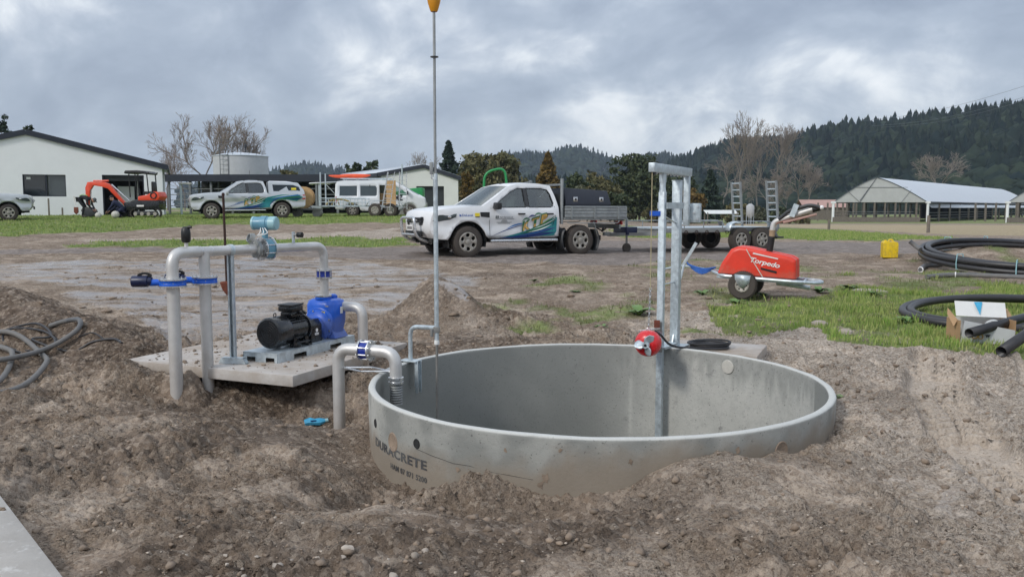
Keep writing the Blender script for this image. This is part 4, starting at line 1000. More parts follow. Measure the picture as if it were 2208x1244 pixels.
wb.box((0, -.02, 0), (.13, .012, .2), Mw); wb.box((.06, .04, 0), (.012, .12, .2), Mw); wb.box((0, .04, -.095), (.13, .12, .012), Mw)
wb.build('winch_bracket', 'galvanised', hst, world=True, bevel=.004)
wb = MB()
for sx, sz in ((-.04, .065), (.04, .065), (-.04, -.065), (.04, -.065), (0, 0)): wb.cyl(Mw @ V3(sx, -.04, sz), Mw @ V3(sx, -.015, sz), .012, n=6)
wb.cyl(Mw @ V3(0, 0, .02), Mw @ V3(0, .12, .02), .05, n=16); wb.build('winch_drum', 'steel_bright', hst, world=True)
ct = MB()
for s in (-1, 1): ct.bar(V3(P1.x, P1.y, 1.62) + ha.cross(V3(0, 0, 1)) * s * .045, V3(P2.x, P2.y, 1.62) + ha.cross(V3(0, 0, 1)) * s * .055 + ha * .04, .008, .06)
ct.build('tie_strap', 'galvanised', hst, world=True)
MB().cyl(V3(P1.x, P1.y, 1.53), V3(P2.x, P2.y, 1.44), .008, n=6).build('strut', 'steel_bright', hst, world=True)
MB().cyl(V3(P1.x, P1.y, .86), V3(P2.x, P2.y, .86), .007, n=6).build('strut', 'galvanised', hst, world=True)
MB().box((-.07, 0, 0), (.09, .05, .045), frame(V3(P1.x, P1.y, 1.545), (1, .1, 0))).build('rope_cleat', 'blue_valve', hst, world=True)
bp = MB(); bp.box((0, 0, .208), (.3, .22, .012), Mh(V3(P2.x, P2.y, 0)))
for s in (-1, 1): bp.add([(s * .043, -.006, .214), (s * .1, -.006, .214), (s * .043, -.006, .33), (s * .043, .006, .214), (s * .1, .006, .214), (s * .043, .006, .33)], [(0, 1, 2), (5, 4, 3), (0, 3, 4, 1), (1, 4, 5, 2), (2, 5, 3, 0)], Mh(V3(P2.x, P2.y, 0)))
bp.build('base_plate', 'galvanised', hst, world=True)
an = MB(); Pm = V3(1.55, 8.12, 0)
an.bar(V3(P1.x, P1.y, RIM + .012) - ha * .05, V3(P2.x, P2.y, RIM + .012) - ha * .1, .14, .02); an.build('rim_plate', 'galvanised', hst, world=True)
ck = BL + bd_ * .02
rope = MB().cyl(ck + V3(0, 0, -.03), V3(ck.x, ck.y, .85), .0045, n=6).build('lifting_rope', 'tan_rope', hst, world=True)
ch = MB(); zc_ = .85; i = 0
while zc_ > .49:
    M = Matrix.Translation(V3(ck.x - .012 * (0.85 - zc_) / .36, ck.y, zc_)) @ RZ(math.pi / 2 * (i % 2)) @ Matrix.Rotation(math.pi / 2, 4, 'X')
    ch.tube([M @ V3(.009 * math.cos(2 * math.pi * q / 8), .018 * math.sin(2 * math.pi * q / 8), 0) for q in range(8)], .0035, 5, closed=True); zc_ -= .026; i += 1
ch.build('chain', 'steel_bright', hst, world=True)
# the red stirrer hanging at the rim
mc = V3(1.275, 7.93, .345)
mx = thing('stirrer', 'red submersible stirrer with steel propeller hanging over the tank rim', 'stirrer', mc, 0)
md = V3(-.32, -.9, -.3).normalized()                 # propeller side
Mm = frame(mc, V3(0, 0, 1), md)
MB().lathe([(0, -.16), (.06, -.155), (.09, -.12), (.118, -.03), (.125, .03), (.115, .075), (.09, .105), (.055, .118), (0, .122)], 30, Mm).build('motor_body', 'red_mixer', mx, world=True, smooth=60)
hb = MB().lathe([(0, .115), (.034, .115), (.036, .15), (.028, .165), (.012, .166), (.012, .155), (0, .155)], 18, Mm).build('hub', 'galvanised', mx, world=True)
MB().lathe([(0, .155), (.014, .156), (.014, .168), (0, .17)], 12, Mm).build('hub_bolt', 'black_plastic', hb, world=True)
for ang in (200, 330, 90):
    bl_ = MB(); a = R(ang); Vb = []
    for i in range(7):
        t = i / 6; rr = .02 + .085 * t; w_ = .02 + .042 * math.sin(math.pi * min(1, .15 + t * .9)) ** .8
        for j in range(5):
            s_ = (j - 2) / 2; th_ = a + s_ * w_ / (rr + .03); Vb.append(Mm @ V3(rr * math.cos(th_), rr * math.sin(th_), .135 + .03 * s_))
    bl_.add(Vb, [(i * 5 + j, i * 5 + j + 1, (i + 1) * 5 + j + 1, (i + 1) * 5 + j) for i in range(6) for j in range(4)])
    bb = bl_.build('blade', 'galvanised', mx, world=True, smooth=80)
    md_ = bb.modifiers.new('thick', 'SOLIDIFY'); md_.thickness = .006
pl = MB(); pl.box((0, 0, 0), (.05, .08, .09), frame(V3(1.405, 8.16, .47), (1, 0, 0))); pl.box((0, 0, 0), (.07, .09, .05), frame(V3(1.40, 8.15, .25), (1, 0, 0))); pl.build('slide_bracket', 'galvanised_dull', mx, world=True, bevel=.004)
MB().box((0, 0, 0), (.055, .006, .07), frame(V3(1.38, 8.1, .5), (1, 0, 0))).build('rating_plate', 'rust_red', mx, world=True)
hk = MB(); hk.bar(mc + V3(-.08, .05, .1), mc + V3(.12, .12, .12), .03, .012); hk.torus((0, 0, 0), .016, .005, 12, 6, frame(V3(ck.x - .012, ck.y, .475), V3(0, 0, 1), V3(0, 1, 0))); hk.build('lifting_bail', 'steel_bright', mx, world=True)
# its power cable coiled on the pad
cc = V3(1.98, 8.52, .2)
pc = thing('power_cable', 'black power cable running from the stirrer to a coil on the pad', 'cable', cc)
c1 = MB(); pts = []
for i in range(5 * 26):
    a = 2 * math.pi * i / 26; pts.append(cc + V3((.15 + .012 * math.sin(i * .07) + .006 * (i // 26)) * math.cos(a) * 1.15, (.13 + .008 * (i // 26)) * math.sin(a), .014 + .011 * (i // 26) + .006 * math.sin(i * .31)))
c1.tube(pts, .0105, 7).build('coil', 'cable_dark', pc, world=True)
st_ = pts[0]
lead = [mc + V3(.07, .08, .1), mc + V3(.13, .09, .06), V3(1.50, 8.16, .30), V3(1.58, 8.2, .262), V3(1.75, 8.28, .235), V3(2.0, 8.33, .222), V3(2.17, 8.4, .215), pts[3]]
MB().tube(fillet(lead, .12, 6), .0115, 8).build('lead', 'cable_dark', pc, world=True)

# ------------------------------------------------------------------ loose things on the soil
q = on_ground(678, 918); q.z = gz(q.x, q.y) + .02
bt = thing('crushed_bottle', 'crumpled sky blue plastic sleeve lying in the hollow beside the tank', 'litter', q)
mb = MB(); pts = [V3(-.085, -.01, .022), V3(-.04, .005, .03), V3(.0, .0, .028), V3(.045, .012, .026), (.095, .03, .034)]
mb.tube(pts, [.026, .036, .028, .034, .016], 7); o = mb.build('sleeve', 'sky_blue_plastic', bt, smooth=30)
MB().tube([(.088, .028, .033), (.115, .036, .036)], [.018, .017], 10).build('collar', 'teal_pale', bt)
MB().box((-.01, -.024, .045), (.05, .012, .006), RZ(.3)).build('printed_band', 'decal_navy', bt)
# spade standing in the mud behind the post
q = on_ground(492, 636)
spd = thing('spade', 'rust-red spade standing upright in the mud with a dark iron handle', 'spade', (q.x, q.y, q.z))
tp_ = at(481, 416, q.y - .1)
MB().tube([V3(q.x - .01, q.y - .02, q.z + .12), tp_], [.02, .02], 10).build('handle', 'rusty_dark', spd, world=True)
MB().lathe([(.02, -.015), (.026, -.01), (.026, .012), (.02, .016)], 10, Matrix.Translation(tp_ + V3(0, 0, -.03))).build('handle_cap', 'rusty_dark', spd, world=True)
bl_ = MB(); Mb = frame(V3(q.x + .005, q.y - .03, q.z + .1), V3(.92, -.15, .1), V3(.1, -.2, 1))
panel([(-.1, .13), (-.085, 0), (-.02, -.13), (.05, -.13), (.1, -.04), (.085, .11), (0, .14)], (), .05, lambda u, v: (Mb @ V3(u, -.3 * u * u * 6, v)), bl_)
bl_ = bl_.build('blade', 'rust_red', spd, world=True); bl_.modifiers.new('thick', 'SOLIDIFY').thickness = .006
# black hoses lying at the left
def hose(pxs, r, n=10, lift=0.0):
    pts = []
    for px, py, dz in pxs:
        p = on_ground(px, py); p.z = gz(p.x, p.y) + r + dz + lift; pts.append(p)
    return pts
def smooth_path(pts, k=6, closed=False):
    out = []; n_ = len(pts)
    for i in range(n_ if closed else n_ - 1):
        p0 = pts[(i - 1) % n_] if (closed or i > 0) else pts[0]; p1 = pts[i]; p2 = pts[(i + 1) % n_]; p3 = pts[(i + 2) % n_] if (closed or i < n_ - 2) else pts[-1]
        for j in range(k):
            t = j / k; out.append(.5 * ((2 * p1) + (p2 - p0) * t + (2 * p0 - 5 * p1 + 4 * p2 - p3) * t * t + (-p0 + 3 * p1 - 3 * p2 + p3) * t ** 3))
    if not closed: out.append(pts[-1])
    return out
hs = thing('thick_hose', 'thick grey-black polythene hose looping across the soil at the left edge', 'hose', on_ground(60, 800))
pts = hose([(-420, 840, 0), (-250, 770, 0), (-90, 735, .0), (20, 740, .02), (88, 770, .03), (98, 800, .04), (30, 845, .0), (-120, 860, 0), (-260, 850, 0), (-200, 815, .02), (0, 805, .05), (100, 768, .07), (165, 730, .06), (172, 712, .04), (140, 705, .02), (108, 708, .0)], .027)
MB().tube(smooth_path(pts, 7), .027, 12).build('loop', 'poly_pipe_dusty', hs, world=True, smooth=80)
pts = hose([(-200, 700, 0), (-90, 730, .02), (0, 760, .03), (28, 785, .03), (-10, 830, .0), (-120, 850, 0)], .027)
MB().tube(smooth_path(pts, 7), .027, 12).build('loop', 'poly_pipe_dusty', hs, world=True, smooth=80)
th_ = thing('thin_hose', 'thin dark hose in loose loops on the soil behind the thick hose', 'hose', on_ground(90, 750))
pts = hose([(-60, 705, 0), (20, 726, 0), (90, 722, 0), (125, 742, 0), (90, 758, 0), (20, 752, .0), (8, 735, .0), (40, 721, .01), (100, 730, .02), (118, 750, .01), (60, 765, .0), (-30, 745, 0), (10, 724, .02), (80, 718, .02), (112, 735, .03), (70, 750, .02), (150, 752, .0), (200, 738, .0), (245, 736, .0), (262, 744, -.01)], .013)
MB().tube(smooth_path(pts, 6), .013, 8).build('loop', 'poly_pipe', th_, world=True, smooth=80)
pts = hose([(170, 728, 0), (200, 725, 0), (222, 732, 0)], .008); MB().tube(smooth_path(pts, 5), .008, 6).build('tail', 'poly_pipe', th_, world=True, smooth=80)
# ------------------------------------------------------------------ wheels
def arc(cx, cz, r, a0, a1, n):
    return [(cx + r * math.cos(R(a0 + (a1 - a0) * i / n)), cz + r * math.sin(R(a0 + (a1 - a0) * i / n))) for i in range(n + 1)]
_wheel_cache = {}
def wheel(parent, x, y, r, w, face, style='alloy', name='wheel', muddy=True, spokes=6, rimr=.62):
    """wheel part with tyre and rim sub-parts; axle along local y; face = -1 or +1: side the rim shows"""
    o = bpy.data.objects.new(name, None); col.objects.link(o); o.parent = parent; o.location = (x, y, r); o.rotation_euler = (0, random.uniform(0, 6), 0); o.empty_display_size = .1
    if face > 0: o.rotation_euler = (0, random.uniform(0, 6), math.pi)
    key = (r, w, style, rimr)
    if key not in _wheel_cache:
        M = Matrix.Rotation(math.pi / 2, 4, 'X')       # local z -> -y
        hr = r * rimr; t = MB(); p = [(hr, -w * .42), (hr * 1.06, -w * .5), (r * .9, -w * .52), (r * .965, -w * .45), (r * .985, -w * .3)]
        p = p + [(r, -w * .12), (r, w * .12)] + [(a, -b) for a, b in reversed(p)]
        t.lathe(p, 40, M, closed=True)
        k = 44
        for i in range(k):
            a = 2 * math.pi * i / k
            for s in (-1, 1): t.box((r * 1.0, s * w * .27 , 0), (r * .035, w * .3, r * .07), Matrix.Rotation(a + (.07 if s > 0 else 0), 4, 'Y'))
        ty = t.build('tyre', 'black_rubber', None, smooth=40)
        rm = MB(); holes = []
        nsp = 6
        if style == 'alloy':
            for i in range(nsp):
                a = 2 * math.pi * i / nsp; c = Vector((math.cos(a), math.sin(a))); tt = Vector((-c.y, c.x)); q = []
                for kx, ky in ((.52, -.11), (.62, -.2), (.78, -.2), (.86, -.12), (.88, 0), (.86, .12), (.78, .2), (.62, .2), (.52, .11)): q.append(tuple(c * hr * kx + tt * hr * ky))
                holes.append(q)
        else:
            for i in range(nsp):
                a = 2 * math.pi * i / nsp; holes.append([(hr * .68 * math.cos(a) + hr * .1 * math.cos(b), hr * .68 * math.sin(a) + hr * .1 * math.sin(b)) for b in np.linspace(0, 2 * math.pi, 9)[:-1]])
        circ = [(hr * .98 * math.cos(a), hr * .98 * math.sin(a)) for a in np.linspace(0, 2 * math.pi, 41)[:-1]]
        dish = lambda u, v: M @ Vector((u, v, w * (.40 - .10 * math.cos(min(1, math.hypot(u, v) / hr) * math.pi) * .6 - .03)))
        panel(circ, holes, hr * .14, dish, rm)
        bmr = rm.build('rim', 'alloy', None, smooth=50); md_ = bmr.modifiers.new('thick', 'SOLIDIFY'); md_.thickness = .03; md_.offset = 0
        hb = MB(); hb.lathe([(hr * .98, -w * .35), (hr * 1.03, -w * .4), (hr * 1.03, w * .44), (hr * .95, w * .46), (hr * .93, w * .38), (hr * .93, -w * .3)], 36, M, closed=True)
        hbo = hb.build('rim_barrel', 'alloy', None)
        hc = MB(); hc.lathe([(0, w * .05), (hr * .3, w * .05), (hr * .28, w * .46), (hr * .2, w * .5), (0, w * .51)], 18, M)
        for i in range(6):
            a = 2 * math.pi * (i + .5) / 6; hc.cyl(M @ Vector((hr * .42 * math.cos(a), hr * .42 * math.sin(a), w * .36)), M @ Vector((hr * .42 * math.cos(a), hr * .42 * math.sin(a), w * .45)), hr * .05, n=6)
        hco = hc.build('hub', 'alloy', None)
        bk = MB(); bk.lathe([(0, -w * .05), (hr * .92, -w * .05), (hr * .92, -w * .1), (0, -w * .1)], 24, M); bko = bk.build('brake_shield', 'dark_interior', None)
        _wheel_cache[key] = [ty, bmr, hbo, hco, bko]
        for c_ in _wheel_cache[key]: c_.parent = o
    else:
        for src in _wheel_cache[key]: c_ = src.copy(); col.objects.link(c_); c_.parent = o
    return o

# ------------------------------------------------------------------ double cab ute; local x runs from the nose to the tail, -y is the near (left) side
FA, RA, WR = .93, 4.15, .385
def ute_y(x, z):
    y = .915 - .32 * max(0, z - 1.16) - .10 * max(0, .62 - z)
    y += -.33 * max(0, .62 - x) ** 2 - .02 * max(0, x - 4.6) ** 2
    y += .022 * math.exp(-((z - 1.02) / .12) ** 2) - .02 * math.exp(-((z - .78) / .1) ** 2)
    return y
def flare(x, z):
    d = 9
    for ax_ in (FA, RA): d = min(d, abs(math.hypot(x - ax_, z - WR) - .50))
    return .035 * math.exp(-(d / .06) ** 2) if z > .3 else 0
def build_ute(root, paint, style, detail=True):
    top_front = [(.02, .62), (.0, .80), (.02, 1.0), (.07, 1.10), (.22, 1.16), (.6, 1.205), (1.0, 1.235), (1.34, 1.25)]
    shield = [(1.34, 1.25), (1.75, 1.50), (2.12, 1.735)]
    roof = [(2.12, 1.735), (2.35, 1.79), (2.7, 1.815), (3.05, 1.805), (3.32, 1.765)]
    rear_glass = [(3.32, 1.765), (3.42, 1.5), (3.48, 1.22)]
    if style == 'flatdeck': tail = [(3.48, 1.22), (3.50, .9), (3.48, .50)]; end = 3.48
    else: tail = [(3.48, 1.22), (3.56, 1.17), (4.4, 1.175), (5.22, 1.18), (5.27, 1.05), (5.25, .62), (5.18, .52)]; end = 5.18
    top = top_front + shield[1:] + roof[1:] + rear_glass[1:] + tail[1:]
    fa = arc(FA, WR, .50, 180 - 17, 17, 14)
    bottom_r = [(end - .3 if style == 'tub' else 3.3, .46)]
    if style == 'tub': bottom = [(4.72, .46)] + arc(RA, WR, .49, 10, 170, 14) + [(3.6, .46), (1.5, .46)]
    else: bottom = [(3.3, .46), (1.5, .46)]
    outer = top + bottom + list(reversed(fa)) + [(.40, .44), (.14, .46)]
    w1 = [(1.62, 1.225), (3.38, 1.24)]
    win_f = [(1.60, 1.215), (1.86, 1.40), (2.16, 1.60), (2.36, 1.685), (2.50, 1.69), (2.52, 1.225)]
    win_r = [(2.63, 1.225), (2.61, 1.695), (3.02, 1.69), (3.20, 1.66), (3.27, 1.56), (3.33, 1.33), (3.31, 1.26), (3.24, 1.23)]
    body = MB()
    for s in (-1, 1):
        def f(u, v, s=s):
            return Vector((u, s * (ute_y(u, v) + flare(u, v)), v))
        panel(outer, [win_f, win_r], .075, f, body, flip=s > 0)
    def strip(pts, mb, t0=-1, t1=1, k=10, crown=.035, inset=0.0):
        Vv = []
        for (x, z) in pts:
            w_ = ute_y(x, z) + flare(x, z)
            for i in range(k + 1):
                t = t0 + (t1 - t0) * i / k; c = crown * (1 - t * t)
                n_ = 1.0
                Vv.append((x - (.10 * (1 - t * t) if x < .2 else .05 * (1 - t * t) * (x < 2.2)), t * w_, z + c - inset))
        mb.add(Vv, [(i * (k + 1) + j, i * (k + 1) + j + 1, (i + 1) * (k + 1) + j + 1, (i + 1) * (k + 1) + j) for i in range(len(pts) - 1) for j in range(k)])
    def dense(pts, m_=3):
        out = []
        for a, b in zip(pts, pts[1:]):
            for i in range(m_): t = i / m_; out.append((a[0] + (b[0] - a[0]) * t, a[1] + (b[1] - a[1]) * t))
        return out + [pts[-1]]
    strip([(.40, .44), (.14, .46), (.02, .62)] + top_front[1:], body); strip(roof, body); strip(tail, body)
    strip(shield, body, -1, -.90, 2); strip(shield, body, .90, 1, 2); strip(rear_glass, body, -1, -.86, 2); strip(rear_glass, body, .86, 1, 2)
    bo = body.build('body', paint, root, smooth=38); bmod = bo.modifiers.new('thick', 'SOLIDIFY'); bmod.thickness = .02; bmod.offset = -1
    g_ = MB(); strip(shield, g_, -.90, .90, 8, inset=.012); g_.build('windscreen', 'window_glass', root, smooth=60)
    g_ = MB(); strip(rear_glass, g_, -.86, .86, 6, inset=.012); g_.build('rear_window', 'window_tint', root, smooth=60)
    for s in (-1, 1):
        for w_ in (win_f, win_r):
            panel(w_, (), 0, lambda u, v: Vector((u, s * (ute_y(u, v) - .012), v))).build('door_window', 'window_glass' if (w_ is win_f or style == 'flatdeck') else 'window_tint', root, smooth=60)
        panel([(2.515, 1.225), (2.635, 1.225), (2.615, 1.70), (2.495, 1.695)], (), 0, lambda u, v: Vector((u, s * (ute_y(u, v) + .004), v))).build('door_pillar', 'grey_plastic', root)
        sm = MB()          # window surround
        for w_ in (win_f, win_r):
            sm.tube([Vector((u, s * (ute_y(u, v) + .003), v)) for u, v in w_], .011, 5, closed=True)
        sm.build('window_seal', 'black_plastic', root)
        dl_ = MB()
        for pth in ([(1.52, .52), (1.50, .9), (1.545, 1.2)], [(2.58, .50), (2.575, 1.21)], [(3.36, .52), (3.30, .75), (3.38, 1.0), (3.36, 1.25)]):
            dl_.tube([Vector((u, s * (ute_y(u, v) + flare(u, v) + .001), v)) for u, v in pth], .006, 4)
        dl_.build('door_gap', 'dark_interior', root)
        for hx_ in (2.38, 3.2):
            hnd = MB().box((hx_, s * (ute_y(hx_, 1.06) + .022), 1.06), (.2, .03, .035)).build('door_handle', 'black_plastic' if style == 'flatdeck' else 'silver_paint', root, bevel=.01)
        mi = MB().box((1.66, s * 1.04, 1.25), (.13, .24, .17)).build('mirror', 'black_plastic' if style == 'flatdeck' else 'silver_paint', root, bevel=.035)
        MB().bar((1.68, s * .86, 1.2), (1.68, s * .95, 1.22), .05, .05).build('mirror_arm', 'black_plastic', mi)
        hl = panel([(.06, .885), (.12, .99), (.20, 1.03), (.62, 1.06), (.60, .985), (.44, .92), (.2, .88)], (), .08, lambda u, v: Vector((u - .06 * max(0, .3 - u), s * (ute_y(u, v) + flare(u, v) + .006), v))).build('headlight', 'pane_grey', root)
        MB().sphere((.44, s * (ute_y(.4, .98) + .012), .985), (.05, .012, .035), 12, 8).build('reflector', 'chrome', hl)
        panel([(1.26, .99), (1.50, .97), (1.50, 1.10), (1.24, 1.10)], (), .1, lambda u, v: Vector((u, s * (ute_y(u, v) + flare(u, v) + .005), v))).build('fender_vent', 'black_plastic', root)
        ws = MB()         # wheel arch lining
        for a_ in ((FA,) if style == 'flatdeck' else (FA, RA)):
            q = arc(a_, WR, .50, -15, 195, 16); ws.add([(x, s * .89, z) for x, z in q] + [(x, s * .5, z) for x, z in q], [(i, i + 1, 17 + i + 1, 17 + i) for i in range(16)])
            ws.add([(x, s * .5, z) for x, z in q], [tuple(range(17))])
        ws.build('arch_liner', 'dark_interior', root)
        fs = MB().tube([(1.5, s * .99, .40), (1.58, s * 1.0, .405), (3.3, s * 1.0, .405), (3.38, s * .99, .40)], .038, 12).build('side_step', 'steel_bright' if style == 'flatdeck' else 'chrome', root)
        MB().box((2.45, s * .97, .44), (1.9, .09, .035)).build('step_tread', 'black_plastic', fs)
        tl = None
        if style == 'tub': panel([(5.10, .92), (5.24, .90), (5.245, 1.12), (5.13, 1.13)], (), 0, lambda u, v: Vector((u + .01, s * (ute_y(u, v) + .008), v))).build('tail_light', 'tail_red', root)
    # front face
    gr_ = MB()
    def front(u, v): return Vector((-.075 + .10 * u * u - .02 * (v < .7) + (.05 * max(0, v - .95) / .1), u, v))
    gri = panel([(-.48, .80), (-.40, .78), (.40, .78), (.48, .80), (.52, .93), (.46, 1.03), (-.46, 1.03), (-.52, .93)], (), .12, lambda u, v: front(u, v) + Vector((-.018, 0, 0))).build('grille', 'black_plastic', root)
    for zz in (.87, .95):
        MB().tube([front(u, zz) + Vector((-.03, 0, 0)) for u in np.linspace(-.45, .45, 9)], .024, 8).build('grille_bar', 'grey_plastic' if style == 'flatdeck' else 'chrome', gri)
    MB().sphere(front(0, .91) + Vector((-.055, 0, 0)), (.02, .085, .04), 14, 8).build('badge', 'chrome', gri)
    MB().box(front(0, .58) + Vector((.0, 0, 0)), (.06, 1.0, .14)).build('lower_grille', 'black_plastic', root, bevel=.02)
    for s in (-1, 1): MB().box((.12, s * .66, .60), (.06, .2, .11), RZ(s * -.35)).build('fog_recess', 'black_plastic', root, bevel=.02)
    MB().box((2.6, 0, .42), (4.6 if style == 'tub' else 5.0, .9, .14)).build('chassis', 'dark_interior', root, bevel=.02)
    MB().box((.7, 0, .62), (1.2, 1.3, .5)).build('engine_bay', 'dark_interior', root)
    fl_ = MB().box((2.5, 0, .56), (1.95, 1.62, .08)); fl_.box((1.42, 0, .95), (.12, 1.5, .5)); fl_.box((3.44, 0, .85), (.05, 1.6, .65)); fl_.build('cabin_floor', 'dark_interior', root)
    for sx in (2.15, 3.05):
        for sy in (-.4, .4):
            se = MB().box((sx, sy, .85), (.48, .46, .16)); se.box((sx + .24, sy, 1.13), (.14, .46, .56), Matrix.Translation((sx + .24, 0, 1.1)) @ Matrix.Rotation(.18, 4, 'Y') @ Matrix.Translation((-sx - .24, 0, -1.1))); se.box((sx + .31, sy, 1.47), (.09, .26, .17))
            se.build('seat', 'cloth_grey', root, bevel=.04)
    MB().box((1.55, 0, 1.08), (.4, 1.45, .22)).build('dashboard', 'grey_plastic', root, bevel=.05)
    stw = MB().torus((0, 0, 0), .18, .016, 20, 6, frame((1.86, .38, 1.13), (0, 1, 0), (-.85, 0, .5))).build('steering_wheel', 'black_plastic', root)
    an = MB(); an.box((2.3, 0, 1.825), (.1, .05, .03)); an.build('roof_aerial', 'black_plastic', root, bevel=.01)
    for k in range(2): MB().tube([(1.40 + .05 * k, -.55 + .6 * k, 1.26), (1.46 + .05 * k, -.1 + .6 * k, 1.305)], .012, 6).build('wiper', 'black_plastic', root)
    for x_ in (FA, RA):
        for s in (-1, 1): wheel(root, x_, s * .80, WR, .25, s)
    return bo
def swoosh(root, pts, m, name='decal', off=.006, flat=None):
    return panel(pts, (), .1, lambda u, v: Vector((u, -((flat if flat else ute_y(u, v) + flare(u, v)) + off), v))).build(name, m, root, smooth=60)
def leaf(p, q, w, n_=8, k=.0):
    """pointed blade from p to q, bulging by w"""
    p, q = Vector(p), Vector(q); d = q - p; nn = Vector((-d.y, d.x)).normalized(); a, b = [], []
    for i in range(n_ + 1):
        t = i / n_; c = p + d * t + nn * (k * math.sin(math.pi * t)); e = w * math.sin(math.pi * t) ** .8 * (.5 + .5 * t)
        a.append(tuple(c + nn * e)); b.append(tuple(c - nn * e))
    return a + b[-2:0:-1]
def livery(root, x1, tub=False):
    """striped blue-green side graphics with gold letters"""
    o = .005
    field = [(1.9, .50), (2.2, .56), (2.6, .66), (3.0, .82), (x1 - .03, .98), (x1 - .03, .62), (x1 - .1, .52), (2.6, .49)]
    if tub: field = [(2.0, .50), (2.5, .60), (3.0, .80), (3.5, 1.02), (4.1, 1.13), (4.9, 1.15), (5.15, 1.0), (4.85, .82), (4.5, .88), (4.15, .90), (3.75, .82), (3.62, .55), (3.0, .49)]
    root_d = swoosh(root, field, 'decal_teal', off=o)
    span = x1 - 1.9
    for i, (p, q, w, m, k) in enumerate([((1.75, .47), (x1 - .05, .60), .05, 'decal_navy', -.02), ((2.1, .50), (x1 - .05, .72), .045, 'decal_navy', -.03), ((2.3, .55), (x1 - .05, .92), .035, 'decal_green', -.05),
        ((2.5, .62), (x1 - .06, 1.02), .03, 'decal_green', -.05), ((2.55, .60), (x1 - .15, .80), .016, 'decal_white', -.03), ((2.7, .68), (x1 - .05, .95), .014, 'decal_white', -.03), ((2.2, .52), (x1 - .3, .66), .012, 'decal_blue', -.02),
        ((1.5, .49), (2.5, .80), .014, 'decal_navy', .03), ((1.95, .68), (2.5, .83), .022, 'decal_blue', .03), ((2.75, .72), (x1 - .2, .98), .012, 'decal_lime', -.03)]):
        swoosh(root, leaf(p, q, w, 8, k), m, off=o + .003 + .0012 * i)
    if tub:
        for i, (p, q, w, m, k) in enumerate([((3.5, .86), (5.1, 1.12), .045, 'decal_blue', .05), ((3.55, .75), (5.12, 1.02), .05, 'decal_green', .10), ((3.6, .95), (4.9, 1.14), .016, 'decal_white', .03), ((3.55, .62), (4.0, .95), .03, 'decal_navy', .05), ((4.5, .9), (5.12, .93), .03, 'decal_navy', .02)]):
            swoosh(root, leaf(p, q, w, 8, k), m, off=o + .02 + .0012 * i)
    for i, (p, q, m) in enumerate([((2.40, .86), (2.62, .93), 'decal_green'), ((2.55, .93), (2.80, 1.0), 'decal_navy'), ((2.72, .99), (2.98, 1.05), 'decal_green')]):
        swoosh(root, leaf(p, q, .025, 8, .05), m, off=o + .016 + .001 * i)
    for i, (ch_, x, z, h, wd) in enumerate((('K', 2.42, .64, .19, .19), ('T', 2.68, .715, .20, .21), ('P', 2.93, .80, .21, .19))):
        for m, e, of in (('decal_green', .022, .020), ('decal_gold', 0, .024)):
            letters(ch_, (h + 2 * e) / .74, lambda a, b: Vector((x - e + a, -(ute_y(x + a, z + b) + flare(x + a, z + b) + o + of), z - e + b + a * .28)), 'decal_letter', m, root, width=wd + 2 * e)

FRONT, REAR = V3(-1.16, 20.7, 0), V3(1.77, 22.3, 0)
def place_ute(root, fw, rw, near=-.80):
    """put the root so that the near wheels stand at fw and rw"""
    d = (rw - fw); d.z = 0; a = math.atan2(d.y, d.x); c = (fw + rw) / 2
    off = RZ(a) @ V3((FA + RA) / 2, near, 0)
    z0 = gb(fw.x, fw.y); z1 = gb(rw.x, rw.y)
    root.location = (c.x - off.x, c.y - off.y, (z0 + z1) / 2 - .02)
    root.rotation_euler = (0, -math.atan2(z1 - z0, d.length), a)
    p = Matrix.Rotation(a, 4, 'Z') @ Matrix.Rotation(-math.atan2(z1 - z0, d.length), 4, 'Y')
    loc = V3(c.x, c.y, (z0 + z1) / 2 - .02) - (p @ V3((FA + RA) / 2, near, 0)); root.location = loc
ute = thing('flatdeck_ute', 'white double cab ute with steel bull bar, aluminium deck and black toolbox', 'ute')
build_ute(ute, 'white_paint', 'flatdeck')
livery(ute, 3.44)
# bull bar
bb = MB(); 
for s in (-1, 1): bb.tube(fillet([(.20, s * .40, .36), (-.12, s * .42, .45), (-.24, s * .42, .60), (-.26, s * .42, .93), (-.24, s * .30, .965)], .09, 5), .036, 10)
bb.tube([(-.245, -.33, .963), (-.245, .33, .963)], .036, 10); bb.tube([(-.23, -.42, .56), (-.23, .42, .56)], .03, 10)
bb.build('bull_bar', 'steel_bright', ute, smooth=50)
nm = MB().box((-.20, 0, .72), (.012, .36, .125)).build('number_plate', 'ink_white', ute)
for k in range(6): MB().box((-.208, -.13 + .052 * k, .72), (.004, .03, .07)).build('plate_character', 'ink_black', nm)
# fender and door lettering
fend = lambda x0, z0: (lambda a, b: Vector((x0 + a, -(ute_y(x0 + a, z0 + b) + flare(x0 + a, z0 + b) + .006), z0 + b)))
letters('DeLaval', .075, fend(.76, 1.00), 'lettering', 'ink_blue', ute, width=.28)
swoosh(ute, [(.69, 1.0), (.74, 1.0), (.74, 1.03), (.69, 1.05)], 'ink_blue', 'lettering')
swoosh(ute, [(1.10, 1.0), (1.23, 1.0), (1.23, 1.08), (1.10, 1.08)], 'decal_yellow', 'sticker'); swoosh(ute, [(1.11, .975), (1.23, .975), (1.23, .993), (1.11, .993)], 'ink_black', 'sticker')
letters('Farm Services Ltd', .062, fend(1.78, .955), 'lettering', 'ink_grey', ute, width=.36)
for k, (a, b) in enumerate(((1.66, 1.70), (1.71, 1.75))): swoosh(ute, [(a, .95), (b, .95), (b, 1.015), (a, 1.015)], 'ink_grey', 'lettering')
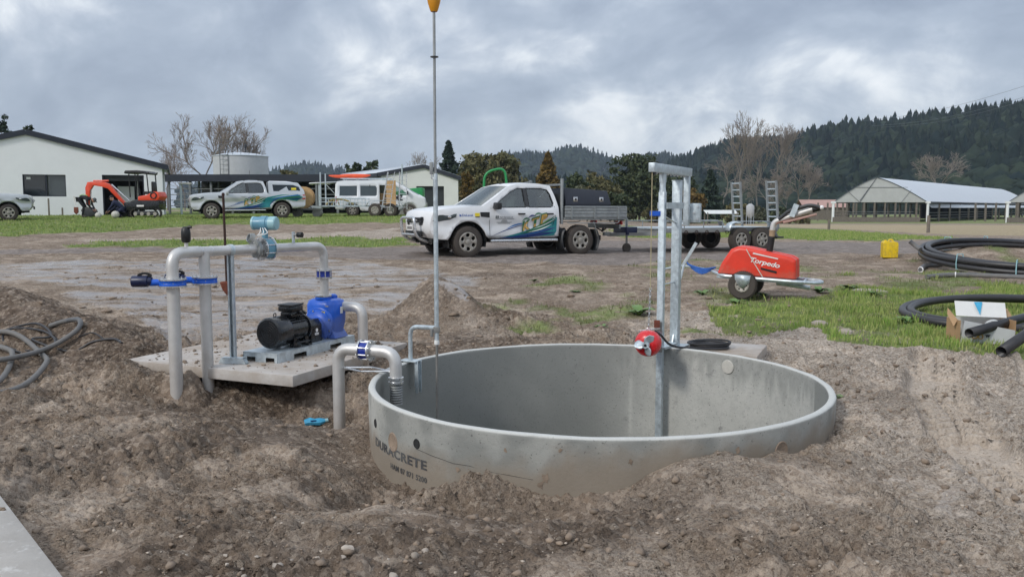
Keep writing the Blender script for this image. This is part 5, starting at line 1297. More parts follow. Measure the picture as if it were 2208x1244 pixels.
for z_, a, b in ((.925, 1.66, 2.18), (.895, 1.84, 1.98), (.87, 1.82, 2.0), (.845, 1.7, 2.12), (.82, 1.74, 2.08)): swoosh(ute, [(a, z_), (b, z_), (b, z_ + .012), (a, z_ + .012)], 'ink_grey', 'small_print')
# flat deck with drop sides
dk = MB().box((4.62, 0, .93), (1.95, 1.84, .06)).build('deck', 'galvanised_dull', ute, bevel=.01)
for s in (-1, 1):
    sd_ = MB()
    for k_ in range(3): sd_.box((4.62, s * .93, 1.0 + .085 * k_), (1.93, .03, .078))
    sd_.tube([(3.66, s * .93, 1.235), (5.58, s * .93, 1.235)], .025, 8)
    sd_ = sd_.build('drop_side', 'galvanised_dull', ute, bevel=.012)
    for x_ in (3.85, 4.55, 5.3): MB().box((x_, s * .95, 1.09), (.045, .03, .30)).build('side_stake', 'galvanised_dull', sd_)
    MB().tube(fillet([(3.72, s * .93, .86), (3.75, s * .94, .82), (5.3, s * .94, .82), (5.35, s * .93, .88)], .05, 4), .012, 6).build('tie_rail', 'galvanised_dull', ute)
    MB().cyl((3.60, s * .86, .8), (3.64, s * .80, 1.95), .04, n=10).build('headboard_post', 'galvanised_dull', ute)
    gd = MB(); q = arc(RA, WR, .56, 150, 205, 6); gd.add([(x, s * .62, z) for x, z in q] + [(x, s * .95, z) for x, z in q], [(i, i + 1, 8 + i, 7 + i) for i in range(6)]); q = arc(RA, WR, .56, -30, 30, 6)
    gd.add([(x, s * .62, z) for x, z in q] + [(x, s * .95, z) for x, z in q], [(i, i + 1, 8 + i, 7 + i) for i in range(6)])
    mg = gd.build('mudguard', 'grey_plastic', ute); mg.modifiers.new('thick', 'SOLIDIFY').thickness = .02
    MB().bar((4.55, s * .9, .85), (4.75, s * .9, .32), .035, .02).build('mudflap_stay', 'galvanised_dull', ute)
    MB().box((4.82, s * .8, .42), (.015, .3, .34), Matrix.Rotation(.15, 4, 'Y')).build('mudflap', 'black_rubber', ute)
    MB().box((5.57, s * .6, .82), (.04, .3, .1)).build('tail_light', 'tail_red', ute, bevel=.01)
MB().bar((3.63, -.8, 1.80), (3.63, .8, 1.80), .05, .05).build('headboard_rail', 'galvanised_dull', ute)
MB().bar((3.3, .78, 1.85), (3.63, .74, 1.92), .03, .03).build('headboard_rail', 'galvanised_dull', ute)
MB().box((3.61, 0, 1.25), (.03, 1.6, .62)).build('headboard', 'grey_plastic', ute)
MB().box((5.59, 0, 1.09), (.03, 1.84, .28)).build('tailboard', 'galvanised', ute, bevel=.01)
MB().box((5.5, 0, .72), (.06, 1.5, .12)).build('rear_bar', 'galvanised_dull', ute, bevel=.01)
tb = MB(); tb.add([(3.72, -.86, 1.25), (5.12, -.86, 1.25), (5.12, -.86, 1.34), (3.72, -.86, 1.34), (3.74, -.74, 1.72), (5.08, -.74, 1.66)] + [(3.72, .86, 1.25), (5.12, .86, 1.25), (5.12, .86, 1.34), (3.72, .86, 1.34), (3.74, .74, 1.72), (5.08, .74, 1.66)],
    [(0, 1, 2, 3), (3, 2, 5, 4), (4, 5, 11, 10), (9, 10, 11, 8), (6, 9, 8, 7), (0, 6, 7, 1), (1, 7, 8, 2), (2, 8, 11, 5), (0, 3, 9, 6), (3, 4, 10, 9)])
tb = tb.build('toolbox', 'trim_dark', ute, bevel=.015)
for x_ in (4.02, 4.82):
    lt = MB().box((x_, -.845, 1.43), (.13, .02, .12), ).build('latch', 'chrome', tb, bevel=.006); MB().box((x_ + .005, -.856, 1.425), (.05, .012, .06)).build('latch_handle', 'black_plastic', lt)
MB().box((4.4, -.80, 1.28), (1.4, .02, .05)).build('lid_seal', 'black_plastic', tb)
uc = MB(); uc.tube(smooth_path([V3(4.9, -.5, .7), V3(5.05, -.6, .6), V3(5.2, -.4, .68), V3(5.3, -.2, .58), V3(5.5, -.1, .66)], 4), .02, 6); uc.build('trailer_lead', 'cable_dark', ute)
place_ute(ute, FRONT, REAR)

sil = thing('canopy_ute', 'silver double cab ute with fitted canopy beside the excavator', 'ute')
build_ute(sil, 'silver_paint', 'tub'); livery(sil, 3.45, True)
cn = MB(); sec = [(3.55, .80, .70, 1.18, 1.76), (3.62, .80, .70, 1.18, 1.80), (4.4, .81, .71, 1.18, 1.78), (4.95, .81, .70, 1.18, 1.70), (5.22, .80, .75, 1.18, 1.36), (5.24, .80, .79, 1.18, 1.25)]
Vv = []
for x, w0, w1_, z0, z1 in sec: Vv += [(x, -w0, z0), (x, -w0 + .01, z0 + .08), (x, -w1_, z1 - .05), (x, -w1_ + .1, z1), (x, w1_ - .1, z1), (x, w1_, z1 - .05), (x, w0 - .01, z0 + .08), (x, w0, z0)]
cn.add(Vv, [(i * 8 + j, i * 8 + j + 1, i * 8 + 9 + j, i * 8 + 8 + j) for i in range(5) for j in range(7)] + [tuple(range(8)), tuple(range(40, 48))])
cn = cn.build('canopy', 'silver_paint', sil, smooth=50)
for s in (-1, 1):
    def cy_(u, v): return Vector((u, s * (.80 - (v - 1.18) * .17 + .008), v))
    pw = panel([(3.78, 1.30), (3.74, 1.62), (4.7, 1.60), (4.98, 1.50), (5.04, 1.33), (4.95, 1.29)], (), 0, cy_).build('canopy_window', 'pane_dark', cn)
    if s < 0: panel([(4.62, 1.36), (4.85, 1.36), (4.85, 1.46), (4.62, 1.46)], (), 0, lambda u, v: cy_(u, v) + V3(0, -.006, 0)).build('sticker', 'decal_yellow', pw)
for x_ in (2.45, 3.1):
    for s in (-1, 1): MB().box((x_, s * .55, 1.835), (.08, .12, .05)).build('rack_foot', 'black_plastic', sil, bevel=.01)
MB().tube([(2.75, -.45, 1.82), (2.72, -.45, 2.3)], .008, 5).build('aerial', 'black_plastic', sil)
place_ute(sil, V3(-14.2, 40.6, 0), V3(-11.08, 41.7, 0))
# nose of another parked silver ute at the left edge
sil2 = thing('parked_ute', 'silver ute cut off by the left edge, only its nose showing', 'ute')
for ch_ in list(sil.children):
    if ch_.name.split('.')[0] in ('decal', 'decal_letter', 'canopy', 'aerial', 'rack_foot'): continue
    copy_tree(ch_, sil2)
sil2.scale = (1, 1, 1); place_ute(sil2, V3(-22.55, 38.6, 0), V3(-25.35, 37.0, 0), .80)
# ------------------------------------------------------------------ car trailer behind the white ute
tr = thing('car_trailer', 'flat car trailer with two raised loading ramps behind the white ute', 'trailer')
TW = .34
# local x from coupling (0) to tail, -y near side
cp = MB(); cp.bar((0, 0, .5), (1.1, -.75, .52), .07, .09); cp.bar((0, 0, .5), (1.1, .75, .52), .07, .09); cp.box((-.05, 0, .52), (.2, .1, .1)); cp.build('drawbar', 'galvanised_dull', tr)
MB().box((.55, 0, .60), (.35, .7, .22)).build('toolbox', 'navy_plastic', tr, bevel=.02)
jw = MB(); jw.cyl((.42, -.28, .25), (.42, -.28, .95), .03, n=10); jw = jw.build('jockey_stand', 'galvanised_dull', tr)
MB().lathe([(0, -.04), (.11, -.04), (.13, -.02), (.13, .02), (.11, .04), (0, .04)], 18, frame((.42, -.28, .14), (1, 0, 0), (0, 1, 0))).build('jockey_wheel', 'black_rubber', jw)
for s in (-1, 1): MB().box((3.1, s * 1.0, .62), (4.0, .06, .13)).build('side_rail', 'galvanised_dull', tr, bevel=.008)
for k in range(9): MB().box((3.1, -.84 + .21 * k, .665), (3.96, .195, .04)).build('deck_plank', 'galvanised', tr)
for k in range(5): MB().box((1.15 + .95 * k, 0, .58), (.06, 1.9, .08)).build('cross_member', 'galvanised_dull', tr)
for s in (-1, 1):
    rl = MB(); rl.tube([(1.2, s * 1.02, .86), (3.1, s * 1.02, .86)], .018, 6)
    for x_ in (1.2, 1.8, 2.45, 3.1): rl.cyl((x_, s * 1.02, .66), (x_, s * 1.02, .86), .014, n=6)
    rl.build('side_bar', 'galvanised_dull', tr)
    mg = MB(); q = [(3.15, .60), (3.25, .80), (3.45, .86), (4.55, .86), (4.75, .80), (4.85, .60)]
    mg.add([(x, s * 1.02, z) for x, z in q] + [(x, s * 1.26, z) for x, z in q], [(i, i + 1, 7 + i, 6 + i) for i in range(5)]); mg = mg.build('mudguard', 'galvanised', tr); mg.modifiers.new('thick', 'SOLIDIFY').thickness = .015
    for x_ in (3.62, 4.36): wheel(tr, x_, s * 1.13, TW, .2, s, rimr=.58)
    rp = MB(); y0, y1 = (s * .78 - .2, s * .78 + .2)
    for yy in (y0, y1): rp.bar((5.15, yy, .62), (5.02, yy, 2.02), .05, .06)
    rp = rp.build('ramp', 'galvanised_dull', tr)
    for k in range(7): MB().bar((5.14 - .018 * k, y0, .78 + .2 * k), (5.14 - .018 * k, y1, .78 + .2 * k), .04, .035).build('rung', 'galvanised', rp)
    MB().bar((5.15, s * .78, .62), (5.3, s * .78, .35), .06, .08).build('ramp_foot', 'galvanised_dull', rp)
    MB().box((5.2, s * .78, .38), (.25, .5, .05)).build('ramp_shoe', 'grey_plastic', rp)
for k in range(6): MB().torus((0, 0, 0), .05, .01, 12, 5, frame((1.5 + .35 * k, -1.04, .56), (1, 0, 0), (0, 1, 0))).build('tie_ring', 'rusty_dark', tr)
hitch = root_mat(ute) @ Vector((5.65, 0, .5))
_td = V3(.86, .51, 0).normalized(); a = math.atan2(.42, .9)
tr.rotation_euler = (0, 0, a); _tc = V3(hitch.x, hitch.y, 0)
tr.location = (_tc.x, _tc.y, gb(_tc.x + 2.6, _tc.y + 1.3) + .0)

# ------------------------------------------------------------------ red travelling irrigator
iq = on_ground(1610, 640)
irr = thing('travelling_irrigator', 'red two-hulled travelling irrigator on rubber tyres with raised spray boom', 'irrigator', (iq.x, iq.y, gb(iq.x, iq.y)), R(14))
irr.rotation_euler = (0, R(3), R(-24))
# local x to the right along the machine, -y near
fr = MB()
fr.tube(fillet([(-.62, 0, .38), (-.35, -.30, .33), (.75, -.32, .33), (1.05, -.22, .33), (1.12, 0, .33), (1.05, .22, .33), (.75, .32, .33), (-.35, .30, .33), (-.62, 0, .38)], .08, 4), .026, 8)
fr.tube([(.62, -.3, .33), (1.08, -.06, .33)], .014, 6); fr.tube([(.62, .3, .33), (1.08, .06, .33)], .014, 6); fr.tube([(.85, -.28, .33), (.85, .28, .33)], .016, 6)
fr.box((.2, 0, .30), (1.3, .5, .03)); fr.build('frame', 'galvanised', irr)
def hull(y0, y1):
    pr = [(-.44, .36), (-.39, .52), (-.26, .75), (-.16, .80), (.0, .795), (.64, .70), (.725, .66), (.75, .36)]
    mb = MB(); n_ = len(pr); Vv = []
    for yy, ins in ((y0, .04), (y0 + .03, 0), (y1 - .03, 0), (y1, .04)):
        cz = .52
        for x, z in pr: Vv.append((x + (-ins if x > .2 else ins) * .8, yy, z - (ins if z > .4 else 0)))
    mb.add(Vv, [(i * n_ + j, i * n_ + (j + 1) % n_, (i + 1) * n_ + (j + 1) % n_, (i + 1) * n_ + j) for i in range(3) for j in range(n_)] + [tuple(range(n_)), tuple(range(3 * n_, 4 * n_))])
    return mb.build('hull', 'red_plastic', irr, bevel=.02, smooth=60, seg=3)
h1 = hull(-.29, -.035); h2 = hull(.035, .29)
letters('Torpedo', .105, lambda a, b: (.06 + a, -.2985, .555 + b - a * .15), 'lettering', 'ink_white', h1, width=.44)
panel([(.08, .705), (.46, .648), (.47, .663), (.09, .725)], (), 0, lambda u, v: (u, -.2985, v)).build('lettering_bar', 'ink_white', h1)
panel([(.22, .505), (.46, .465), (.46, .43), (.22, .475)], (), 0, lambda u, v: (u, -.2985, v)).build('small_print', 'black_plastic', h1)
MB().tube([(-.02, -.302, .77), (.05, -.304, .66), (.27, -.306, .345)], .007, 6).build('tie_cord', 'white_rope', h1)
for s in (-1, 1):
    wh = wheel(irr, -.02, s * .37, .215, .16, s, style='steel', rimr=.5)
    MB().add([(-.14, s * .455, .38), (.10, s * .455, .38), (.09, s * .46, .27), (.0, s * .462, .17), (-.06, s * .46, .2), (-.13, s * .46, .3)], [(0, 1, 2, 3, 4, 5)]).build('wheel_plate', 'galvanised', irr).modifiers.new('thick', 'SOLIDIFY').thickness = .008
    MB().tube([(-.02, s * .46, .22), (-.02, 0, .3)], .02, 6).build('axle', 'galvanised_dull', irr)
MB().tube([(.45, -.1, .27), (.95, -.12, .24)], .035, 10).build('inlet_pipe', 'galvanised', irr)
ri = MB().cyl((.28, 0, .58), (.31, 0, .98), .05, n=14).build('riser', 'black_plastic', irr)
MB().lathe([(0, 0), (.045, 0), (.045, .09), (.05, .09), (.05, .11), (0, .11)], 14, Matrix.Translation((.31, 0, .97))).build('riser_joint', 'timber', ri)
bmx = MB(); bmx.tube(fillet([(.31, 0, 1.06), (.32, 0, 1.2), (.50, -.02, 1.28), (.92, -.06, 1.45)], .12, 6), [.05] * 1 + [.05] * 60 if False else .045, 12); bmx = bmx.build('boom', 'stainless', irr)
MB().tube(fillet([(.40, -.04, 1.25), (.55, -.08, 1.40), (.85, -.1, 1.50), (1.0, -.1, 1.46)], .08, 5), .028, 10).build('boom_tube', 'grey_plastic', bmx)
MB().tube([(.47, -.075, 1.205), (.95, -.11, 1.36)], .018, 8).build('boom_stay', 'pink_barn', bmx)
MB().tube([(.88, -.06, 1.43), (1.0, -.06, 1.46)], [.05, .04], 12).build('nozzle', 'black_plastic', bmx)
MB().sphere((1.01, -.1, 1.465), .035, 10, 8).build('nozzle_tip', 'ink_white', bmx)
MB().box((.62, -.1, 1.40), (.08, .05, .2), Matrix.Translation((.62, 0, 1.4)) @ Matrix.Rotation(.3, 4, 'Y') @ Matrix.Translation((-.62, 0, -1.4))).build('boom_clamp', 'galvanised', bmx)
tw = MB(); tw.tube([(-.60, 0, .38), (-1.05, -.05, .42)], .02, 6); tw.bar((-1.05, -.05, .40), (-.85, -.05, .80), .035, .05); tw.tube([(-1.05, -.12, .2), (-1.02, -.05, .45)], .02, 6); tw.tube([(-1.05, -.05, .42), (-1.35, -.25, .34)], .016, 6); tw.build('tow_frame', 'galvanised', irr)
rp = MB()
for k in range(5): rp.tube(smooth_path([V3(-.52, -.08 + .02 * k, .43), V3(-.7, -.1 - .01 * k, .40 - .02 * k), V3(-.92, -.08 + .015 * k, .44 - .01 * k), V3(-1.0, -.03, .5)], 4), .012, 5)
rp.build('rope_hank', 'blue_rope', irr)

# ------------------------------------------------------------------ jerrycan
jq = on_ground(1917, 556); jz = gz(jq.x, jq.y)
jc = thing('jerrycan', 'yellow plastic jerrycan standing on the rough ground', 'jerrycan', (jq.x, jq.y, jz), R(-8))
jb = MB(); jb.prism([(-.165, 0), (.165, 0), (.17, .30), (.155, .36), (.06, .385), (.05, .37), (-.02, .37), (-.03, .385), (-.13, .385), (-.165, .35)], -.12, .12, Matrix.Rotation(math.pi / 2, 4, 'X')); jb.build('can', 'yellow_plastic', jc, bevel=.028, seg=3)
MB().tube(fillet([(-.03, 0, .37), (-.02, 0, .415), (.06, 0, .415), (.08, 0, .37)], .03, 4), .018, 8).build('handle', 'yellow_plastic', jc)
MB().lathe([(0, .37), (.035, .37), (.035, .41), (0, .41)], 14, Matrix.Translation((-.1, 0, 0))).build('cap', 'yellow_plastic', jc)

# ------------------------------------------------------------------ black pipe coils, box and loose pipes at the right
def coil(name, label, c, R0, r, turns, m, layers=2, ties=(), tilt=0, tail=None, squash=1.0):
    z0 = gb(c.x, c.y - R0 * squash) + tilt; t = thing(name, label, 'pipe coil', (c.x, c.y, z0))
    k = 56
    for i in range(turns):
        rr = R0 - 2.05 * r * (i % 2) - .3 * r * (i // 2); zz = r * (1.0 + 1.85 * (i // 2)) + (.3 * r if i % 2 else 0); ph = random.uniform(0, 6)
        pts = [V3(rr * math.cos(2 * math.pi * j / k) * (1 + .012 * math.sin(3 * 2 * math.pi * j / k + ph)), rr * squash * math.sin(2 * math.pi * j / k) * (1 + .012 * math.cos(2 * 2 * math.pi * j / k + ph)), zz + .35 * r * math.sin(2 * 2 * math.pi * j / k + ph) + tilt * math.sin(2 * math.pi * j / k)) for j in range(k)]
        MB().tube(pts, r, 12, closed=True).build('turn', m, t, smooth=80)
    for a in ties:
        p = V3(R0 * math.cos(R(a)) - r * .4 * math.cos(R(a)), R0 * squash * math.sin(R(a)), 0); h = r * 1.9 * max(1, turns // 2)
        lp = [(r * 1.75, -.02), (r * 1.9, h * .5), (r * 1.5, h + r * .9), (-r * 1.3, h + r * .9), (-r * 1.9, h * .5), (-r * 1.7, -.02)]
        Mq = frame(p, V3(math.cos(R(a)), math.sin(R(a)), 0))
        MB().tube([Mq @ V3(x, 0, z + tilt * math.sin(R(a))) for x, z in lp], .012, 5, closed=True).build('tie', 'teal_pale', t)
    return t
c1 = coil('pipe_coil', 'big coil of black polythene pipe tied with pale bands on rough ground at the right', V3(11.2, 18.6, 0), 2.15, .06, 4, 'poly_pipe', ties=(205, 235, 262, 60, 85, 112), squash=.95, tilt=.19)
MB().tube(smooth_path([V3(-2.2, .3, .24), V3(-2.25, .45, .32), V3(-2.35, .5, .42)], 4), .05, 10).build('pipe_end', 'poly_pipe_dusty', c1)
c2 = coil('pipe_coil', 'low coil of black pipe on the grass behind the white carton', V3(6.85, 11.0, 0), 1.75, .052, 2, 'poly_pipe', ties=(), squash=.6, tilt=.07)
for pts_, r_, lab in (([(1985, 586), (1995, 578), (2030, 574)], .05, 'short bent offcut of grey pipe lying left of the long loose pipe'), ([(1998, 600), (2060, 597), (2200, 603), (2400, 612)], .048, 'long loose pipe lying straight in front of the big coil')):
    ps = [on_ground(*p) for p in pts_]; ps = [V3(p.x, p.y, gz(p.x, p.y) + r_) for p in ps]
    o = MB().tube(smooth_path(ps, 6), r_, 12).build('loose_pipe', 'poly_pipe_dusty', None, smooth=80); tag(o, lab, 'pipe')
    MB().torus((0, 0, 0), r_ + .004, .012, 14, 6, frame(ps[1] if len(ps) == 4 else ps[0], V3(0, 0, 1), (ps[2] - ps[1]))).build('joint_ring', 'ink_white', o)
bq = on_ground(2125, 745); bz_ = gz(bq.x, bq.y)
bx_ = thing('carton', 'open white cardboard carton of fittings lying beside the black pipes', 'carton', (bq.x + .02, bq.y + .15, bz_), R(-4))
w, d_, h = .29, .17, .26
def flap(name, quad, m, par=bx_): o = MB().add([Vector(q) for q in quad], [(0, 1, 2, 3)]).build(name, m, par, smooth=None); o.modifiers.new('thick', 'SOLIDIFY').thickness = .006; return o
fp = flap('side_panel', [(-w, -d_, 0), (w, -d_, 0), (w, -d_, h * .6), (-w + .04, -d_, h)], 'box_grey'); flap('side_panel', [(-w, d_, 0), (w, d_, 0), (w, d_, h), (-w, d_, h)], 'paper_white')
flap('end_panel', [(-w, -d_, 0), (-w, d_, 0), (-w, d_, h), (-w, -d_, h)], 'cardboard'); flap('end_panel', [(w, -d_, 0), (w, d_, 0), (w, d_, h), (w, -d_, h)], 'cardboard'); flap('base_panel', [(-w, -d_, .004), (w, -d_, .004), (w, d_, .004), (-w, d_, .004)], 'cardboard')
lid = flap('lid_flap', [(-w + .02, -.0, h + .03), (w - .02, -.0, h + .01), (w - .02, .06, h + .17), (-w + .02, .06, h + .19)], 'paper_white')
MB().add([(-.07, -.008, h + .17), (.02, -.01, h + .17), (-.02, -.06, h + .03)], [(0, 2, 1)]).build('blue_arrow', 'sky_blue_plastic', lid, smooth=None).location = (0, .045, .012)
flap('end_flap', [(-w, -d_ + .08, h), (-w, d_, h + .1), (-w - .03, d_ - .06, h + .04), (-w - .05, -d_ + .06, h - .07)], 'cardboard'); flap('end_flap', [(w, .04, h + .02), (w, d_, h + .12), (w + .07, d_, h + .09), (w + .08, .06, h)], 'cardboard')
MB().torus((0, 0, 0), .035, .007, 18, 6, frame((-.14, -d_ - .006, .1), (1, 0, 0), (0, 1, 0))).build('printed_ring', 'decal_gold', fp); MB().torus((0, 0, 0), .024, .006, 18, 6, frame((-.075, -d_ - .006, .085), (1, 0, 0), (0, 1, 0))).build('printed_ring', 'decal_gold', fp)
letters('w', .07, lambda a, b: (-.03 + a, -d_ - .007, .075 + b), 'lettering', 'ink_black', fp)
ft_ = MB(); ft_.torus((0, 0, 0), .07, .016, 22, 8, frame((.08, -.07, h - .07), (1, 0, .1), (0, .9, .5))); ft_.build('pipe_fitting', 'box_grey', bx_)
for (a_, b_, lab) in ((((2088, 752), (2320, 660)), None, 'upper black pipe lying across the carton'), (((2158, 778), (2330, 680)), None, 'lower black pipe lying below the carton at the right edge')):
    pa, pb_ = on_ground(*a_[0]), on_ground(*a_[1]); r_ = .052 if 'upper' in lab else .056
    pa = V3(pa.x, pa.y, gz(pa.x, pa.y) + r_ + (.09 if 'upper' in lab else .0)); k_ = (pb_ - pa).normalized(); pb_ = at(2262 if 'upper' in lab else 2290, 672 if 'upper' in lab else 672, pa.y + .75)
    o = MB().tube([pa, pa.lerp(pb_, .5) + V3(0, 0, .01), pb_, pb_ + (pb_ - pa) * .6 + V3(0, 0, -.1)], r_, 18, caps=False).build('black_pipe', 'poly_pipe', None, smooth=60); o.modifiers.new('thick', 'SOLIDIFY').thickness = .006; tag(o, lab, 'pipe')

# ------------------------------------------------------------------ orange mini excavator
eq = V3(-18.2, 42.5, 0); eq.z = gb(eq.x, eq.y)
ex = thing('mini_excavator', 'orange mini excavator with black canopy working beside the white shed', 'excavator', eq)
K = 44.0 / 1850   # metres for one pixel of the photograph at this distance: used to scale the outline
def E(px, py): return ((px - 340) * K * .955, (468 - py) * K * .955)
trk = []
for s in (-.55, .35):
    t_ = MB(); q = []
    x0, x1 = E(325, 0)[0], E(389, 0)[0]
    if s > 0: x0 -= .55; x1 -= .6
    for a in np.linspace(90, 270, 9): q.append((x0 + .2 + .2 * math.cos(R(a)), .21 + .2 * math.sin(R(a))))
    for a in np.linspace(-90, 90, 9): q.append((x1 - .2 + .2 * math.cos(R(a)), .21 + .2 * math.sin(R(a))))
    t_.add([(x, s - .13, z) for x, z in q] + [(x, s + .13, z) for x, z in q], [(i, (i + 1) % 18, 18 + (i + 1) % 18, 18 + i) for i in range(18)])
    for i in range(18):
        x, z = q[i]; t_.box((x, s, z), (.05, .27, .05))
    tt = t_.build('track', 'black_rubber', ex)
    MB().box(((x0 + x1) / 2, s - .02, .22), (x1 - x0 - .35, .2, .18)).build('track_frame', 'grey_plastic', tt, bevel=.03)
    for k in range(4): MB().cyl(((x0 + .25) + (x1 - x0 - .5) * k / 3, s - .14, .18), ((x0 + .25) + (x1 - x0 - .5) * k / 3, s + .14, .18), .09, n=12).build('roller', 'alloy', tt)
MB().box((.35, -.1, .5), (.9, .7, .14)).build('slew_ring', 'black_plastic', ex, bevel=.03)
bodyq = [E(315, 452), E(384, 452), E(386, 432), E(366, 430), E(330, 430), E(312, 440)]
MB().prism(bodyq, -.35, .55, Matrix.Rotation(math.pi / 2, 4, 'X')).build('house', 'black_paint', ex, bevel=.04)
hoodq = [E(340, 432), E(383, 432), E(387, 424), E(384, 413), E(374, 413), E(358, 420), E(340, 423)]
hd_ = MB().prism(hoodq, -.4, .56, Matrix.Rotation(math.pi / 2, 4, 'X')).build('engine_hood', 'orange_paint', ex, bevel=.05)
MB().torus((0, 0, 0), .14, .03, 16, 6, frame((E(374, 0)[0], -.57, E(0, 421)[1]), (1, 0, 0), (0, 1, 0))).build('hood_vent', 'black_plastic', hd_)
MB().box((E(345, 0)[0], -.565, E(0, 443)[1]), (.35, .012, .08)).build('maker_plate', 'ink_white', ex)
se = MB(); se.box((.35, 0, E(0, 415)[1]), (.42, .42, .14)); se.box((.58, 0, E(0, 402)[1]), (.12, .4, .5)); se.build('seat', 'black_plastic', ex, bevel=.05)
for s in (-.5, .5):
    for px_ in (323, 361): MB().tube(fillet([(E(px_, 0)[0] + (.0 if px_ < 340 else .05), s, E(0, 425)[1]), (E(px_, 0)[0] - .02, s, E(0, 374)[1]), (E(px_, 0)[0] + .1, s, E(0, 371)[1])], .06, 4), .03, 8).build('canopy_post', 'black_plastic', ex)
MB().tube([(E(337, 0)[0], -.5, E(0, 425)[1]), (E(335, 0)[0], -.5, E(0, 372)[1])], .025, 8).build('canopy_post', 'black_plastic', ex)
ro = MB(); rq = [E(313, 373), E(316, 368), E(340, 367.5), E(358, 369), E(365, 374), E(361, 376.5), E(340, 373), E(316, 375)]; ro.prism(rq, -.6, .6, Matrix.Rotation(math.pi / 2, 4, 'X')); ro.build('canopy_roof', 'black_plastic', ex, bevel=.02)
lvr = MB(); lvr.tube([(.0, -.2, E(0, 428)[1]), (-.06, -.2, E(0, 405)[1])], .02, 6); lvr.tube([(.05, .2, E(0, 428)[1]), (-.02, .2, E(0, 405)[1])], .02, 6); lvr.build('levers', 'black_plastic', ex)
def arm2(name, pts, w, m='orange_paint'):
    return MB().prism(pts, -w / 2, w / 2, Matrix.Rotation(math.pi / 2, 4, 'X')).build(name, m, ex, bevel=.02)
arm2('boom', [E(311, 446), E(270, 396), E(258, 391.5), E(232, 391.5), E(230, 398), E(254, 402), E(267, 406), E(305, 447)], .18)
arm2('dipper', [E(233, 391), E(223, 392), E(218, 404), E(218, 440), E(225, 446), E(228, 410), E(235, 400)], .15)
MB().tube([Vector((E(274, 0)[0], 0, E(0, 397)[1])), Vector((E(311, 0)[0], 0, E(0, 432)[1]))], .035, 8).build('boom_ram', 'steel_bright', ex)
MB().tube([Vector((E(235, 0)[0], 0, E(0, 389.5)[1])), Vector((E(268, 0)[0], 0, E(0, 389)[1]))], .04, 8).build('dipper_ram', 'orange_paint', ex)
MB().tube([Vector((E(229, 0)[0], 0, E(0, 408)[1])), Vector((E(226, 0)[0], 0, E(0, 442)[1]))], .03, 8).build('bucket_ram', 'steel_bright', ex)
bu = MB(); bq_ = [E(214, 446), E(228, 446), E(236, 452), E(238, 464), E(226, 467), E(214, 462), E(210, 453)]; bu.prism(bq_, -.25, .25, Matrix.Rotation(math.pi / 2, 4, 'X')); bu.build('bucket', 'grey_plastic', ex, bevel=.03)
bk_ = MB(); bk_.prism([E(303, 436), E(318, 434), E(320, 458), E(306, 458)], -.25, .25, Matrix.Rotation(math.pi / 2, 4, 'X')); bk_.build('swing_post', 'black_paint', ex, bevel=.03)
bl_ = MB(); bl_.add([(E(296, 0)[0], -.75, .02), (E(296, 0)[0], .75, .02), (E(298, 0)[0], .75, .3), (E(298, 0)[0], -.75, .3)], [(0, 1, 2, 3)]); bl_ = bl_.build('dozer_blade', 'black_plastic', ex); bl_.modifiers.new('thick', 'SOLIDIFY').thickness = .05
MB().box((E(306, 0)[0], 0, .2), (.5, .5, .08)).build('blade_arm', 'black_plastic', ex)

# ------------------------------------------------------------------ workers
def skin_body(name, m, parent, joints, edges, root_i=0, sub=2):
    me = bpy.data.meshes.new(name); me.from_pydata([j[0] for j in joints], edges, [])
    o = bpy.data.objects.new(name, me); col.objects.link(o); o.parent = parent; me.materials.append(MATS[m])
    sk_ = o.modifiers.new('skin', 'SKIN'); sk_.use_smooth_shade = True
    for i, j in enumerate(joints):
        me.skin_vertices[0].data[i].radius = (j[1], j[1] if len(j) < 3 else j[2])
    me.skin_vertices[0].data[root_i].use_root = True
    s2 = o.modifiers.new('sub', 'SUBSURF'); s2.levels = sub; s2.render_levels = sub
    return o
def hand(parent, wrist, dirv, m='skin'):
    d = Vector(dirv).normalized(); s = d.cross(V3(0, 0, 1)); s = s.normalized() if s.length > .1 else V3(1, 0, 0); u = s.cross(d); w = Vector(wrist)
    j = [(w, .028), (w + d * .045, .032, .018), (w + d * .085, .034, .016)]; e = [(0, 1), (1, 2)]
    for k, (o_, l_) in enumerate(((-.03, .062), (-.01, .075), (.01, .07), (.03, .055))):
        b = len(j); j += [(w + d * .095 + s * o_, .009), (w + d * (.095 + l_ * .55) + s * o_ - u * .012, .009), (w + d * (.095 + l_ * .85) + s * o_ - u * .04, .008)]; e += [(2, b), (b, b + 1), (b + 1, b + 2)]
    b = len(j); j += [(w + d * .04 - s * .04, .01), (w + d * .075 - s * .06 - u * .02, .009)]; e += [(1, b), (b, b + 1)]
    return skin_body('hand', m, parent, j, e, 0, 1)
